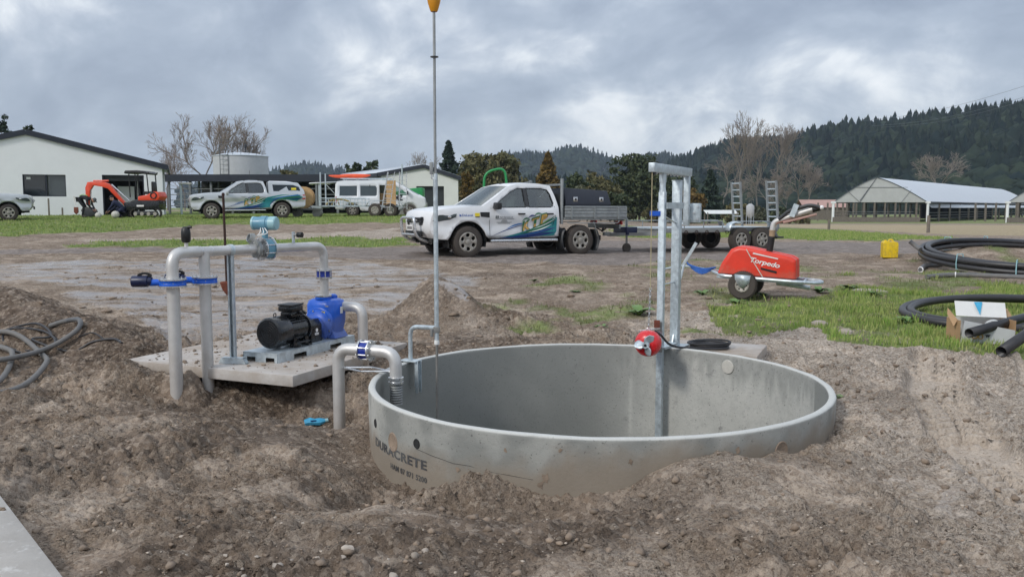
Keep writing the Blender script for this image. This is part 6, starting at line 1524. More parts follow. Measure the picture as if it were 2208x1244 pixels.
def head(parent, c, fwd, cap='cloth_grey'):
    f = Vector(fwd).normalized(); up = V3(0, 0, 1); up = (up - f * up.dot(f)).normalized(); s = f.cross(up); M = Matrix((s, f, up)).transposed().to_4x4(); M.translation = Vector(c)
    mb = MB(); mb.sphere((0, 0, 0), (.076, .098, .115), 16, 12, M); mb.sphere((0, .06, -.055), (.05, .04, .055), 10, 8, M); mb.add([(-.014, .088, -.03), (.014, .088, -.03), (0, .122, -.035), (0, .092, .02)], [(0, 1, 2), (0, 2, 3), (1, 3, 2)], M)
    for e in (-1, 1): mb.sphere((e * .078, -.005, -.01), (.012, .022, .032), 8, 6, M)
    h_ = mb.build('head', 'skin', parent, smooth=70)
    for e in (-1, 1): MB().sphere((e * .032, .086, .012), (.013, .008, .008), 8, 6, M).build('eye', 'ink_black', h_)
    MB().box((0, .094, -.075), (.045, .006, .008), M).build('mouth', 'rust_red', h_)
    cp_ = MB(); cp_.sphere((0, -.005, .03), (.084, .106, .1), 16, 10, M); cp_.box((0, .11, .045), (.13, .1, .012), M); cp_.build('cap', cap, h_, smooth=60)
    return h_
def person(label, loc, J, top, legs, cap, vest=None, facing=0):
    p = thing('person', label, 'person', loc, facing)
    Jv = {k: Vector(v) for k, v in J.items()}
    body = [('pel', .15, .12), ('belly', .15, .11), ('chest', .17, .12), ('neck', .055)]
    names = ['pel', 'belly', 'chest', 'neck', 'shL', 'elL', 'wrL', 'shR', 'elR', 'wrR']
    rad = {'pel': (.15, .12), 'belly': (.15, .12), 'chest': (.17, .13), 'neck': (.06,), 'shL': (.075,), 'elL': (.05,), 'wrL': (.036,), 'shR': (.075,), 'elR': (.05,), 'wrR': (.036,)}
    j = [(Jv[n_], *rad[n_]) for n_ in names]; e = [(0, 1), (1, 2), (2, 3), (2, 4), (4, 5), (5, 6), (2, 7), (7, 8), (8, 9)]
    skin_body('torso', top, p, j, e, 0)
    names = ['pel', 'hipL', 'knL', 'anL', 'hipR', 'knR', 'anR']; rad = {'pel': (.13,), 'hipL': (.1,), 'knL': (.068,), 'anL': (.05,), 'hipR': (.1,), 'knR': (.068,), 'anR': (.05,)}
    skin_body('trousers', legs, p, [(Jv[n_], *rad[n_]) for n_ in names], [(0, 1), (1, 2), (2, 3), (0, 4), (4, 5), (5, 6)], 0)
    for s in 'LR':
        a = Jv['an' + s]; f = Jv['toe' + s] - a; f.z = 0; f.normalize()
        skin_body('boot', 'black_rubber', p, [(a + V3(0, 0, .02), .052), (V3(a.x, a.y, .055), .05), (V3(a.x, a.y, .045) + f * .13, .045, .04), (V3(a.x, a.y, .035) + f * .2, .04, .03)], [(0, 1), (1, 2), (2, 3)], 0, 1)
        hand(p, Jv['wr' + s], Jv['wr' + s] - Jv['el' + s])
    head(p, Jv['head'], Jv['look'], cap)
    MB().tube([Jv['neck'] - (Jv['neck'] - Jv['chest']) * .1, Jv['head']], [.058, .055], 10).build('neck', 'skin', p)
    return p
wz = gb(-20.9, 42.6)
person('worker in a black top bent double beside the excavator bucket', (-20.95, 42.4, wz), dict(pel=(-.32, 0, .93), belly=(-.12, 0, 1.0), chest=(.12, 0, .93), neck=(.30, 0, .90), head=(.40, 0, .84), look=(.5, 0, -.8),
    shL=(.12, .2, .9), elL=(.2, .22, .62), wrL=(.36, .12, .42), shR=(.14, -.2, .9), elR=(.2, -.24, .62), wrR=(.36, -.12, .40), hipL=(-.3, .1, .88), knL=(-.08, .12, .5), anL=(-.2, .13, .1), toeL=(.1, .14, 0), hipR=(-.3, -.1, .88), knR=(-.04, -.12, .5), anR=(-.14, -.14, .1), toeR=(.2, -.15, 0)), 'cloth_black', 'cloth_black', 'cloth_grey')
MB().tube([V3(-.25, -.10, 1.06), V3(-.05, -.12, 1.125), V3(.14, -.12, 1.06)], .02, 6).build('reflective_trim', 'decal_lime', [o for o in col.objects if o.name.startswith('person')][-1])
wz = gb(-19.0, 42.2)
person('worker in navy overalls crouching on the ground right of the excavator bucket', (-19.35, 42.1, wz), dict(pel=(.36, 0, .42), belly=(.2, 0, .58), chest=(.02, 0, .74), neck=(-.13, 0, .86), head=(-.2, 0, .95), look=(-.8, 0, -.5),
    shL=(.0, .2, .72), elL=(-.16, .22, .48), wrL=(-.36, .14, .33), shR=(.0, -.2, .72), elR=(-.16, -.24, .48), wrR=(-.36, -.14, .31), hipL=(.34, .1, .4), knL=(-.06, .16, .46), anL=(.1, .16, .1), toeL=(-.2, .16, 0), hipR=(.34, -.1, .4), knR=(-.04, -.16, .14), anR=(.34, -.16, .1), toeR=(.1, -.16, 0)), 'cloth_navy', 'cloth_navy', 'cloth_black')
for (px, py, r_, lab) in ((249, 462, .2, 'pale round stone block beside the crouching worker'), (212, 462, .16, 'small white stone block under the bucket')):
    p = at(px, py, 41.6); o = MB().sphere((0, 0, r_ * .8), (r_, r_ * .9, r_ * .9), 9, 6).build('stone_block', 'cap_pale', None, smooth=20); o.location = (p.x, p.y, gb(p.x, p.y)); tag(o, lab, 'stone')

# ------------------------------------------------------------------ van with roof load and flat trailer with ladders
vq = V3(-7.55, 48.0, 0); vz = gb(-7.5, 48); VK = 48.0 / 1850
van = thing('work_van', 'white van with open tailgate and orange kayaks on its roof', 'van', (at(726, 470, 48).x, 48.0, vz - .05), R(6))
# local x from the tail (0) to the nose (4.9)
def van_y(z): return .86 - .14 * max(0, z - 1.1)
vo = [(.02, .45), (.0, 1.0), (.04, 1.80), (.12, 1.93), (.5, 1.98), (2.6, 1.98), (3.3, 1.93), (3.75, 1.70), (4.2, 1.38), (4.55, 1.20), (4.85, 1.02), (4.93, .7), (4.88, .4)] + arc(4.05, .34, .42, 8, 172, 12) + [(3.5, .32), (1.45, .32)] + arc(.95, .34, .42, 8, 172, 12) + [(.4, .36)]
vw1 = [(.25, 1.15), (.27, 1.68), (1.2, 1.70), (1.2, 1.14)]; vw2 = [(1.38, 1.14), (1.38, 1.70), (2.2, 1.70), (2.28, 1.6), (2.28, 1.2), (2.2, 1.14)]; vw3 = [(3.0, 1.20), (3.0, 1.72), (3.3, 1.72), (3.62, 1.52), (3.98, 1.24), (3.92, 1.18)]; vdoor = [(2.42, .45), (2.42, 1.74), (2.86, 1.74), (2.86, .45)]
vb = MB()
for s in (-1, 1): panel(vo, [vw1, vw2, vw3, vdoor] if s < 0 else [vw1, vw2, vw3], .15, lambda u, v: Vector((u, s * (van_y(v) - .12 * max(0, u - 4.3)), v)), vb, flip=s > 0)
def vstrip(pts, mb, t0=-1, t1=1):
    Vv = []; k = 6
    for x, z in pts:
        w_ = van_y(z) - .12 * max(0, x - 4.3)
        for i in range(k + 1): t = t0 + (t1 - t0) * i / k; Vv.append((x + (.08 * (1 - t * t) if x > 4 else 0), t * w_, z + .03 * (1 - t * t)))
    mb.add(Vv, [(i * 7 + j, i * 7 + j + 1, i * 7 + 8 + j, i * 7 + 7 + j) for i in range(len(pts) - 1) for j in range(k)])
vstrip(vo[2:7], vb); vstrip(vo[9:13], vb)
vb = vb.build('body', 'van_white', van, smooth=40); vb.modifiers.new('thick', 'SOLIDIFY').thickness = .03
g_ = MB(); vstrip(vo[6:10], g_); g_.build('windscreen', 'window_glass', van, smooth=60)
for s in (-1, 1):
    for w_ in (vw1, vw2, vw3): panel(w_, (), 0, lambda u, v: Vector((u, s * (van_y(v) - .015), v))).build('side_window', 'pane_grey' if w_ is not vw3 else 'window_glass', van)
    MB().box((3.95, s * .98, 1.32), (.1, .2, .2)).build('mirror', 'black_plastic', van, bevel=.03)
    panel([(.02, .75), (.1, .75), (.1, 1.1), (.03, 1.1)], (), 0, lambda u, v: Vector((u, s * (van_y(v) + .008), v))).build('tail_light', 'tail_red', van)
    for x_ in (.95, 4.05): wheel(van, x_, s * .76, .34, .2, s, rimr=.6)
MB().box((1.2, 0, .45), (2.2, 1.6, .06)).build('load_floor', 'dark_interior', van)
MB().box((1.9, 0, 1.1), (.05, 1.55, 1.3)).build('bulkhead', 'dark_interior', van)
MB().box((.4, -.4, .8), (.45, .6, .6)).build('red_crate', 'tail_red', van, bevel=.03); MB().box((2.64, -.2, .85), (.5, .5, .9)).build('timber_load', 'plywood', van)
tg = MB(); tg.add([(.05, -.8, 1.93), (.05, .8, 1.93), (-1.35, .78, 1.86), (-1.35, -.78, 1.86), (-1.4, -.7, 1.80), (-1.4, .7, 1.8)], [(0, 1, 2, 3), (3, 2, 5, 4)]); tg = tg.build('tailgate', 'van_white', van); tg.modifiers.new('thick', 'SOLIDIFY').thickness = .06
MB().cyl((.05, -.75, 1.2), (-.55, -.75, 1.85), .02, n=6).build('gas_strut', 'steel_bright', tg)
letters('MZ', .42, lambda a, b: (3.25 + a, -.882, .90 + b), 'lettering', 'ink_black', vb, width=.44)
MB().box((2.98, -.88, .95), (.16, .02, .05)).build('door_handle', 'black_plastic', van)
rk = MB()
for s in (-1, 1): rk.tube([(.3, s * .65, 2.1), (3.1, s * .65, 2.1)], .022, 6)
for x_ in (.5, 1.2, 1.9, 2.6, 3.0): rk.tube([(x_, -.65, 2.1), (x_, .65, 2.1)], .018, 6); [rk.cyl((x_, s * .65, 1.97), (x_, s * .65, 2.1), .02, n=6) for s in (-1, 1)]
rk.build('roof_rack', 'galvanised', van)
for i, (x0, x1, y_, h_) in enumerate(((-.35, .9, -.4, .09), (.2, 1.9, .05, .13))):
    k_ = MB(); pts = []; n_ = 12
    for q in range(n_ + 1): t = q / n_; pts.append(V3(x0 + (x1 - x0) * t, y_, 2.12 + h_ + .05 * (2 * t - 1) ** 2))
    k_.tube(pts, [max(.02, h_ * math.sin(math.pi * q / n_) ** .5) for q in range(n_ + 1)], 10); o = k_.build('kayak', 'orange_kayak', None, smooth=60)
    o.matrix_world = root_mat(van); o.location = van.location; o.rotation_euler = van.rotation_euler
    tag(o, ('short orange kayak overhanging the rear of the van roof', 'longer orange kayak lying along the van roof rack')[i], 'kayak')
ld = thing('ladder_trailer', 'galvanised tandem trailer with upright ladders parked before the white van', 'trailer', (at(700, 470, 45.5).x, 45.5, gb(-9, 45.5)), R(3))
MB().box((1.9, 0, .55), (4.1, 1.7, .08)).build('deck', 'galvanised', ld); MB().box((-.35, -.0, .5), (1.2, .1, .1)).build('drawbar', 'galvanised', ld)
for s in (-1, 1):
    sr = MB(); sr.tube([(-.05, s * .87, .95), (2.25, s * .87, .95)], .025, 6); sr.tube([(-.05, s * .87, .75), (2.25, s * .87, .75)], .02, 6)
    for k in range(7): sr.cyl((-.03 + .38 * k, s * .87, .55), (-.03 + .38 * k, s * .87, .97), .02, n=6)
    sr.build('side_rail', 'galvanised', ld)
    for x_ in (2.75, 3.55): wheel(ld, x_, s * .95, .34, .2, s, style='steel', rimr=.58)
    mg = MB(); q = [(2.3, .55), (2.4, .78), (2.55, .84), (3.8, .84), (3.95, .78), (4.05, .55)]; mg.add([(x, s * .87, z) for x, z in q] + [(x, s * 1.08, z) for x, z in q], [(i, i + 1, 7 + i, 6 + i) for i in range(5)]); mg = mg.build('mudguard', 'galvanised', ld); mg.modifiers.new('thick', 'SOLIDIFY').thickness = .02
    MB().cyl((-1.05 + 1.0, s * .8, .55), (-1.05 + 1.0, s * .8, 2.28), .035, n=8).build('corner_post', 'galvanised', ld)
MB().box((3.5, .1, 1.25), (.5, .05, 1.3)).build('plywood_sheet', 'plywood', ld)
for k, (x0, x1) in enumerate(((3.1, 3.45), (4.0, 4.05))):
    la = thing('ladder', ('aluminium ladder leaning left of the plywood sheet on the trailer', 'aluminium ladder standing right of the plywood sheet on the trailer')[k], 'ladder', ld.location, ld.rotation_euler.z)
    for y_ in (-1.15, -.78): MB().bar((x0, y_, .35), (x1, y_, 2.3), .03, .07).build('stile', 'steel_bright', la)
    MB().bar((x0 + .42, -1.15, .35), (x1 + .36, -1.15, 2.3), .03, .07).build('stile', 'steel_bright', la)
    for r_ in range(8):
        t = (r_ + .6) / 8.5; a_ = V3(x0 + (x1 - x0) * t, -1.15, .35 + 1.95 * t); MB().bar(a_, V3(x0 + .42 + (x1 - x0 - .06) * t, -1.15, .35 + 1.95 * t), .03, .03).build('rung', 'steel_bright', la)
hr = MB(); hr.tube(smooth_path([V3(.2, -.7, .62), V3(.6, -.8, .9), V3(1.2, -.7, .85), V3(1.6, -.6, .65)], 4), .05, 6); hr.tube(smooth_path([V3(.5, -.8, .6), V3(.75, -.85, .95), V3(.9, -.8, .6)], 4), .03, 6); hr.build('hose_heap', 'straw', ld)
dr = thing('cable_drum', 'tan wooden cable drum standing behind the silver ute', 'cable drum', (at(655, 462, 43.4).x, 43.4, gb(-10, 43.4)))
for s in (-1, 1): MB().lathe([(0, s * .16), (.55, s * .16), (.55, s * .21), (0, s * .21)], 28, frame((0, 0, .98), (1, 0, 0), V3(.75, -.6, 0))).build('flange', 'plywood', dr)
MB().lathe([(0, -.16), (.3, -.16), (.3, .16), (0, .16)], 24, frame((0, 0, .98), (1, 0, 0), V3(.75, -.6, 0))).build('core', 'cable_dark', dr)
st_ = MB(); st_.box((.25, 0, .4), (1.3, .6, .08)); st_.bar((-.2, -.2, .4), (0, 0, .98), .05); st_.bar((.5, -.2, .4), (0, 0, .98), .05); st_.cyl((-.3, -.25, .22), (-.3, .25, .22), .22, n=14); st_.cyl((.7, -.25, .22), (.7, .25, .22), .22, n=14); st_.build('stand', 'galvanised_dull', dr)
# ------------------------------------------------------------------ white workshop at the left
def shed_roof_plane(mb, a, b, c, d, th=.06): mb.add([a, b, c, d], [(0, 1, 2, 3)])
STH = R(21); S0 = V3(at(66, 465, 48).x, 48.0, 0); SE = V3(math.cos(STH), math.sin(STH), 0)
def W(px, py):
    """local (along the wall, up) of a point of the gable wall"""
    d = ray(px, py); k = (S0.x * SE.y - S0.y * SE.x) / (d.x * SE.y - d.y * SE.x); p = V3(0, 0, CAMZ) + d * k
    return (p - S0).dot(SE), p.z - sz
sz = gb(S0.x, S0.y) - .1
sh = thing('white_workshop', 'white gabled workshop with dark trim, window and open doorway at the left', 'building', (S0.x, S0.y, sz), STH)
x_r = W(349, 358)[0]; z_ap = W(66, 287)[1]; z_e = W(349, 360)[1]; x_l = -x_r
wx0, wx1 = W(50, 400)[0], W(143, 400)[0]; wz0, wz1 = W(97, 424)[1], W(97, 377)[1]
dx0, dx1 = W(221, 400)[0], W(311, 400)[0]; dz1 = W(265, 378)[1]
front = [(x_l, 0), (dx0, 0), (dx0, dz1), (dx1, dz1), (dx1, 0), (x_r, 0), (x_r, z_e), (0, z_ap), (x_l, z_e)]
wl = panel(front, [[(wx0, wz0), (wx1, wz0), (wx1, wz1), (wx0, wz1)]], 0, lambda u, v: (u, 0, v)).build('front_wall', 'shed_white', sh, smooth=None); wl.modifiers.new('thick', 'SOLIDIFY').thickness = -.15
MB().box(((x_l + x_r) / 2, 9, z_e / 2), (x_r - x_l, .1, z_e)).build('back_wall', 'shed_white', sh)
for s, x_ in ((-1, x_l), (1, x_r)): MB().box((x_ - s * .06, 4.6, z_e / 2), (.1, 8.7, z_e)).build('side_wall', 'shed_white', sh)
for s, x_ in ((-1, x_l - .3), (1, x_r + .3)):
    k = (z_ap - z_e) / x_r; ze_ = z_ap - k * abs(x_)
    rf = MB().add([(0, -.25, z_ap + .12), (x_, -.25, ze_ + .12), (x_, 9.3, ze_ + .12), (0, 9.3, z_ap + .12)], [(0, 1, 2, 3)]).build('roof_sheet', 'roof_pale', sh); rf.modifiers.new('thick', 'SOLIDIFY').thickness = .06
    MB().bar((0, -.27, z_ap + .03), (x_, -.27, ze_ + .03), .05, .30).build('barge_board', 'trim_dark', sh)
    MB().bar((x_, -.3, ze_ + .03), (x_, 9.3, ze_ + .03), .12, .18).build('gutter', 'trim_dark', sh)
wn = MB()
for a, b in (((wx0, wz0), (wx1, wz0)), ((wx0, wz1), (wx1, wz1)), ((wx0, wz0), (wx0, wz1)), ((wx1, wz0), (wx1, wz1)), (((wx0 + wx1) / 2 + .08, wz0), ((wx0 + wx1) / 2 + .08, wz1))): wn.bar((a[0], -.03, a[1]), (b[0], -.03, b[1]), .08, .09, up=(0, 1, 0))
wn = wn.build('window_frame', 'trim_dark', sh)
MB().box(((wx0 + wx1) / 2 - .55, .05, (wz0 + wz1) / 2), ((wx1 - wx0) / 2 + .05, .02, wz1 - wz0)).build('pane', 'pane_dark', wn); MB().box(((wx0 + wx1) / 2 + .65, .035, (wz0 + wz1) / 2), ((wx1 - wx0) / 2 - .1, .02, wz1 - wz0)).build('pane', 'pane_grey', wn)
MB().box((wx0 + .27, .03, wz1 - .2), (.2, .01, .13)).build('window_sticker', 'paper_white', wn)
df = MB()
for a, b in (((dx0, 0), (dx0, dz1)), ((dx1, 0), (dx1, dz1)), ((dx0, dz1), (dx1, dz1))): df.bar((a[0], -.04, a[1]), (b[0], -.04, b[1]), .14, .12, up=(0, 1, 0))
df.build('door_frame', 'trim_dark', sh)
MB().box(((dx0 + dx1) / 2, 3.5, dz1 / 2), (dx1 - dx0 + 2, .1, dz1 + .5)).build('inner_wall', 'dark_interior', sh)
MB().box(((dx0 + dx1) / 2, .25, dz1 - .2), (dx1 - dx0, .3, .25)).build('roller_box', 'grey_plastic', sh)
MB().box((dx0 + 1.15, 1.5, .9), (.9, .6, 1.8)).build('stored_panel', 'shed_white', sh); MB().box((dx1 - .4, 1.2, 1.1), (.06, .06, 2.1)).build('inner_post', 'shed_white', sh)
# things leaning or standing along the wall
for i, (px, py0, py1, m, lab) in enumerate(((106, 432, 463, 'timber_grey', 'taller grey peg left of the leaning shovel'), (135, 452, 465, 'timber_grey', 'short grey peg between the tall peg and the shovel'), (182, 440, 464, 'timber_grey', 'grey peg standing just right of the leaning shovel'), (189, 450, 465, 'timber_grey', 'shortest peg beside the bent worker'))):
    p = at(px, py1, 47.5); q = at(px, py0, 47.5); o = MB().box((0, 0, (q.z - p.z) / 2), (.07, .07, q.z - p.z + .2)).build('survey_peg', m, None, bevel=.01); o.location = (p.x, 47.5, p.z); tag(o, lab, 'peg', 'pegs along the workshop wall')
p = at(165, 462, 47.0); q = at(157, 411, 49.6)
sv = thing('shovel', 'shovel with pale handle leaning against the white workshop wall', 'shovel', p)
MB().cyl(p + V3(0, 0, .35), q, .022, n=8).build('handle', 'cap_pale', sv, world=True)
bl_ = panel([(-.12, .38), (.12, .38), (.13, .1), (0, -.02), (-.13, .1)], (), .08, lambda u, v: Vector((u, -.4 * u * u, v))).build('blade', 'rust_red', sv); bl_.modifiers.new('thick', 'SOLIDIFY').thickness = .015

# ------------------------------------------------------------------ dark open yard building with rails
YY = 62.0; yz = gb(-15, YY)
yb = thing('milking_yard', 'low dark open-sided yard building with steel rails behind the silver ute', 'building', (at(545, 470, YY).x, YY, yz))
x0, x1 = at(330, 0, YY).x - yb.location.x, at(745, 0, YY).x - yb.location.x; zr = at(0, 381, YY).z - yz
MB().box(((x0 + x1) / 2, 4, zr), (x1 - x0, 9, .16)).build('roof', 'trim_dark', yb)
MB().box(((x0 + x1) / 2, -.55, zr - .12), (x1 - x0, .08, .5)).build('fascia', 'trim_dark', yb)
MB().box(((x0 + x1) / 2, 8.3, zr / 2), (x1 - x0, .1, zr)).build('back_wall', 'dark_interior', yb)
for k in range(9):
    x_ = x0 + (x1 - x0) * (k + .5) / 9; MB().box((x_, -.3, zr / 2), (.14, .14, zr)).build('column', 'yard_steel', yb); MB().box((x_ + .6, 4.0, zr / 2), (.14, .14, zr)).build('column', 'yard_steel', yb)
for k, z_ in enumerate((.55, .95, 1.35, 1.75)): MB().tube([(x0, -.2, z_), (x1, -.2, z_)], .03, 6).build('rail', 'yard_steel', yb); MB().tube([(x0, 3.2, z_ + .15), (x1, 3.2, z_ + .15)], .03, 6).build('rail', 'yard_steel', yb)
for k, px in enumerate((392, 690)):
    p = at(px, 468, 57); o = thing('gate_post', ('pale gate post with a light head left of the silver ute', 'pale gate post with a light head right of the silver ute')[k], 'post', (p.x, 57, gb(p.x, 57)))
    zt_ = at(px, 396, 57).z - o.location.z; MB().cyl((0, 0, 0), (0, 0, zt_), .07, n=10).build('post', 'galvanised', o); MB().box((.3, 0, zt_), (.8, .3, .12)).build('light_head', 'cap_pale', o, bevel=.03)
# ------------------------------------------------------------------ water tank
TY = 78.0; tz = gb(-20, TY); p = at(523, 470, TY)
wt = thing('water_tank', 'tall pale concrete water tank with ladder beyond the yard', 'tank', (p.x, TY, tz))
tr_ = 113 / 2 * TY / FPX; th_ = at(523, 338, TY).z - tz
MB().lathe([(tr_, 0), (tr_, th_ - .05), (tr_ - .02, th_)], 64).build('wall', 'tank_pale', wt, smooth=30)
MB().lathe([(tr_ + .05, th_ - .03), (tr_ + .05, th_ + .03), (tr_ * .6, th_ + .25), (.1, th_ + .38)], 64).build('dome', 'roof_pale', wt, smooth=30)
lx = (506 - 523) * TY / FPX; ly = -math.sqrt(tr_ ** 2 - lx ** 2) - .15
ldr = MB()
for s in (-.35, .35): ldr.cyl((lx + s, ly, .5), (lx + s, ly, th_ + .9), .03, n=6)
ldr = ldr.build('ladder', 'wire_grey', wt)
for k in range(14): MB().cyl((lx - .35, ly, .8 + .42 * k), (lx + .35, ly, .8 + .42 * k), .022, n=6).build('rung', 'wire_grey', ldr)
vn = MB(); vn.cyl((.45, 0, th_), (.45, 0, th_ + .9), .06, n=8); vn.sphere((.47, -.05, th_ + .95), (.13, .13, .2), 10, 8); vn.build('vent', 'cable_dark', wt)
rb = MB()
for a in np.linspace(200, 340, 9):
    q_ = V3((tr_ - .1) * math.cos(R(a)), (tr_ - .1) * math.sin(R(a)), th_); rb.cyl(q_, q_ + V3(0, 0, .55), .02, n=5)
rb.build('guard_rail', 'wire_grey', wt)
# ------------------------------------------------------------------ cream shed in the middle
MY = 70.0; mz = gb(-7, MY); A = at(823, 470, MY); B_ = at(989, 470, MY)
ms = thing('cream_shed', 'cream gabled shed with dark roller door and pale roof behind the van', 'building', (A.x, MY, mz), R(-2))
w = B_.x - A.x; ze = at(823, 377, MY).z - mz; za = at(912, 359, MY).z - mz; ap = at(912, 0, MY).x - A.x; ze2 = at(989, 386, MY).z - mz
rx0, rx1, rzt = at(894, 0, MY).x - A.x, at(955, 0, MY).x - A.x, at(0, 402, MY).z - mz
fw = panel([(0, 0), (rx0, 0), (rx0, rzt), (rx1, rzt), (rx1, 0), (w, 0), (w, ze2), (ap, za), (0, ze)], (), 0, lambda u, v: (u, 0, v)).build('front_wall', 'shed_cream', ms, smooth=None); fw.modifiers.new('thick', 'SOLIDIFY').thickness = -.12
dp = V3(-10.4, 17, 0)       # the long side runs back to the left
MB().add([(0, 0, 0), dp, dp + V3(0, 0, ze), (0, 0, ze)], [(0, 1, 2, 3)]).build('side_wall', 'shed_cream', ms).modifiers.new('thick', 'SOLIDIFY').thickness = .1
MB().add([(w, 0, 0), dp + V3(w, 0, 0), dp + V3(w, 0, ze2), (w, 0, ze2)], [(0, 1, 2, 3)]).build('side_wall', 'shed_cream', ms)
MB().box(((rx0 + rx1) / 2, .25, rzt / 2), (rx1 - rx0 + .1, .06, rzt)).build('roller_door', 'door_dark', ms)
for q in range(8): MB().box(((rx0 + rx1) / 2, .21, rzt * (q + .5) / 8), (rx1 - rx0, .03, .03)).build('door_rib', 'door_dark', ms)
for (a_, b_) in (((-.25, ze), (ap, za)), ((ap, za), (w + .25, ze2))):
    p0, p1 = V3(a_[0], -.25, a_[1] + .12), V3(b_[0], -.25, b_[1] + .12); rf = MB().add([p0, p1, p1 + dp + V3(0, .5, 0), p0 + dp + V3(0, .5, 0)], [(0, 1, 2, 3)]).build('roof_sheet', 'roof_pale', ms); rf.modifiers.new('thick', 'SOLIDIFY').thickness = .05
    MB().bar(p0 + V3(0, -.02, -.12), p1 + V3(0, -.02, -.12), .05, .30).build('barge_board', 'trim_dark', ms)
MB().bar((-.27, -.25, ze - .02), dp + V3(-.27, .25, ze - .02), .1, .3).build('gutter', 'trim_dark', ms)
p = at(868, 470, 60); po = MB().cyl((0, 0, 0), (0, 0, at(0, 355, 60).z - gb(p.x, 60)), .05, n=8).build('steel_mast', 'galvanised', None); po.location = (p.x, 60, gb(p.x, 60)); tag(po, 'thin steel mast standing in front of the cream shed', 'mast')
gt = thing('feed_trailer', 'green machine with a tall hoop guard behind the white ute cab', 'farm machine', (at(1068, 460, 40).x, 40, gb(-.5, 40)))
zb_ = gt.location.z; MB().tube(fillet([(-.55, 0, .8), (-.5, 0, at(0, 372, 40).z - zb_), (.45, .0, at(0, 361, 40).z - zb_), (.62, 0, .8)], .4, 7), .058, 8).build('hoop', 'tractor_green', gt, smooth=60)
MB().prism([(-1.2, .3), (1.2, .3), (1.2, 1.0), (.8, 1.2), (-1.0, 1.1)], -.6, .6, Matrix.Rotation(math.pi / 2, 4, 'X')).build('bonnet', 'tractor_green', gt, bevel=.06)
for x_ in (-.9, .9): wheel(gt, x_, -.7, .42, .25, -1, style='steel')
gh = MB().prism([(-.9, .3), (.9, .3), (.9, .95), (.2, .9), (-.7, .72), (-.9, .6)], -.7, .7, Matrix.Rotation(math.pi / 2, 4, 'X')).build('green_machine', 'tractor_green', None, bevel=.08); p = at(884, 470, 55); gh.location = (p.x, 55, at(0, 430, 55).z); tag(gh, 'green moulded trough in front of the dark roller door', 'machinery')
gh.location.z = gb(p.x, 55) + .75  # body of the green machine, raised on its stand
MB().box((0, 0, -.38), (2.2, 1.0, .76)).build('stand', 'galvanised_dull', gh)
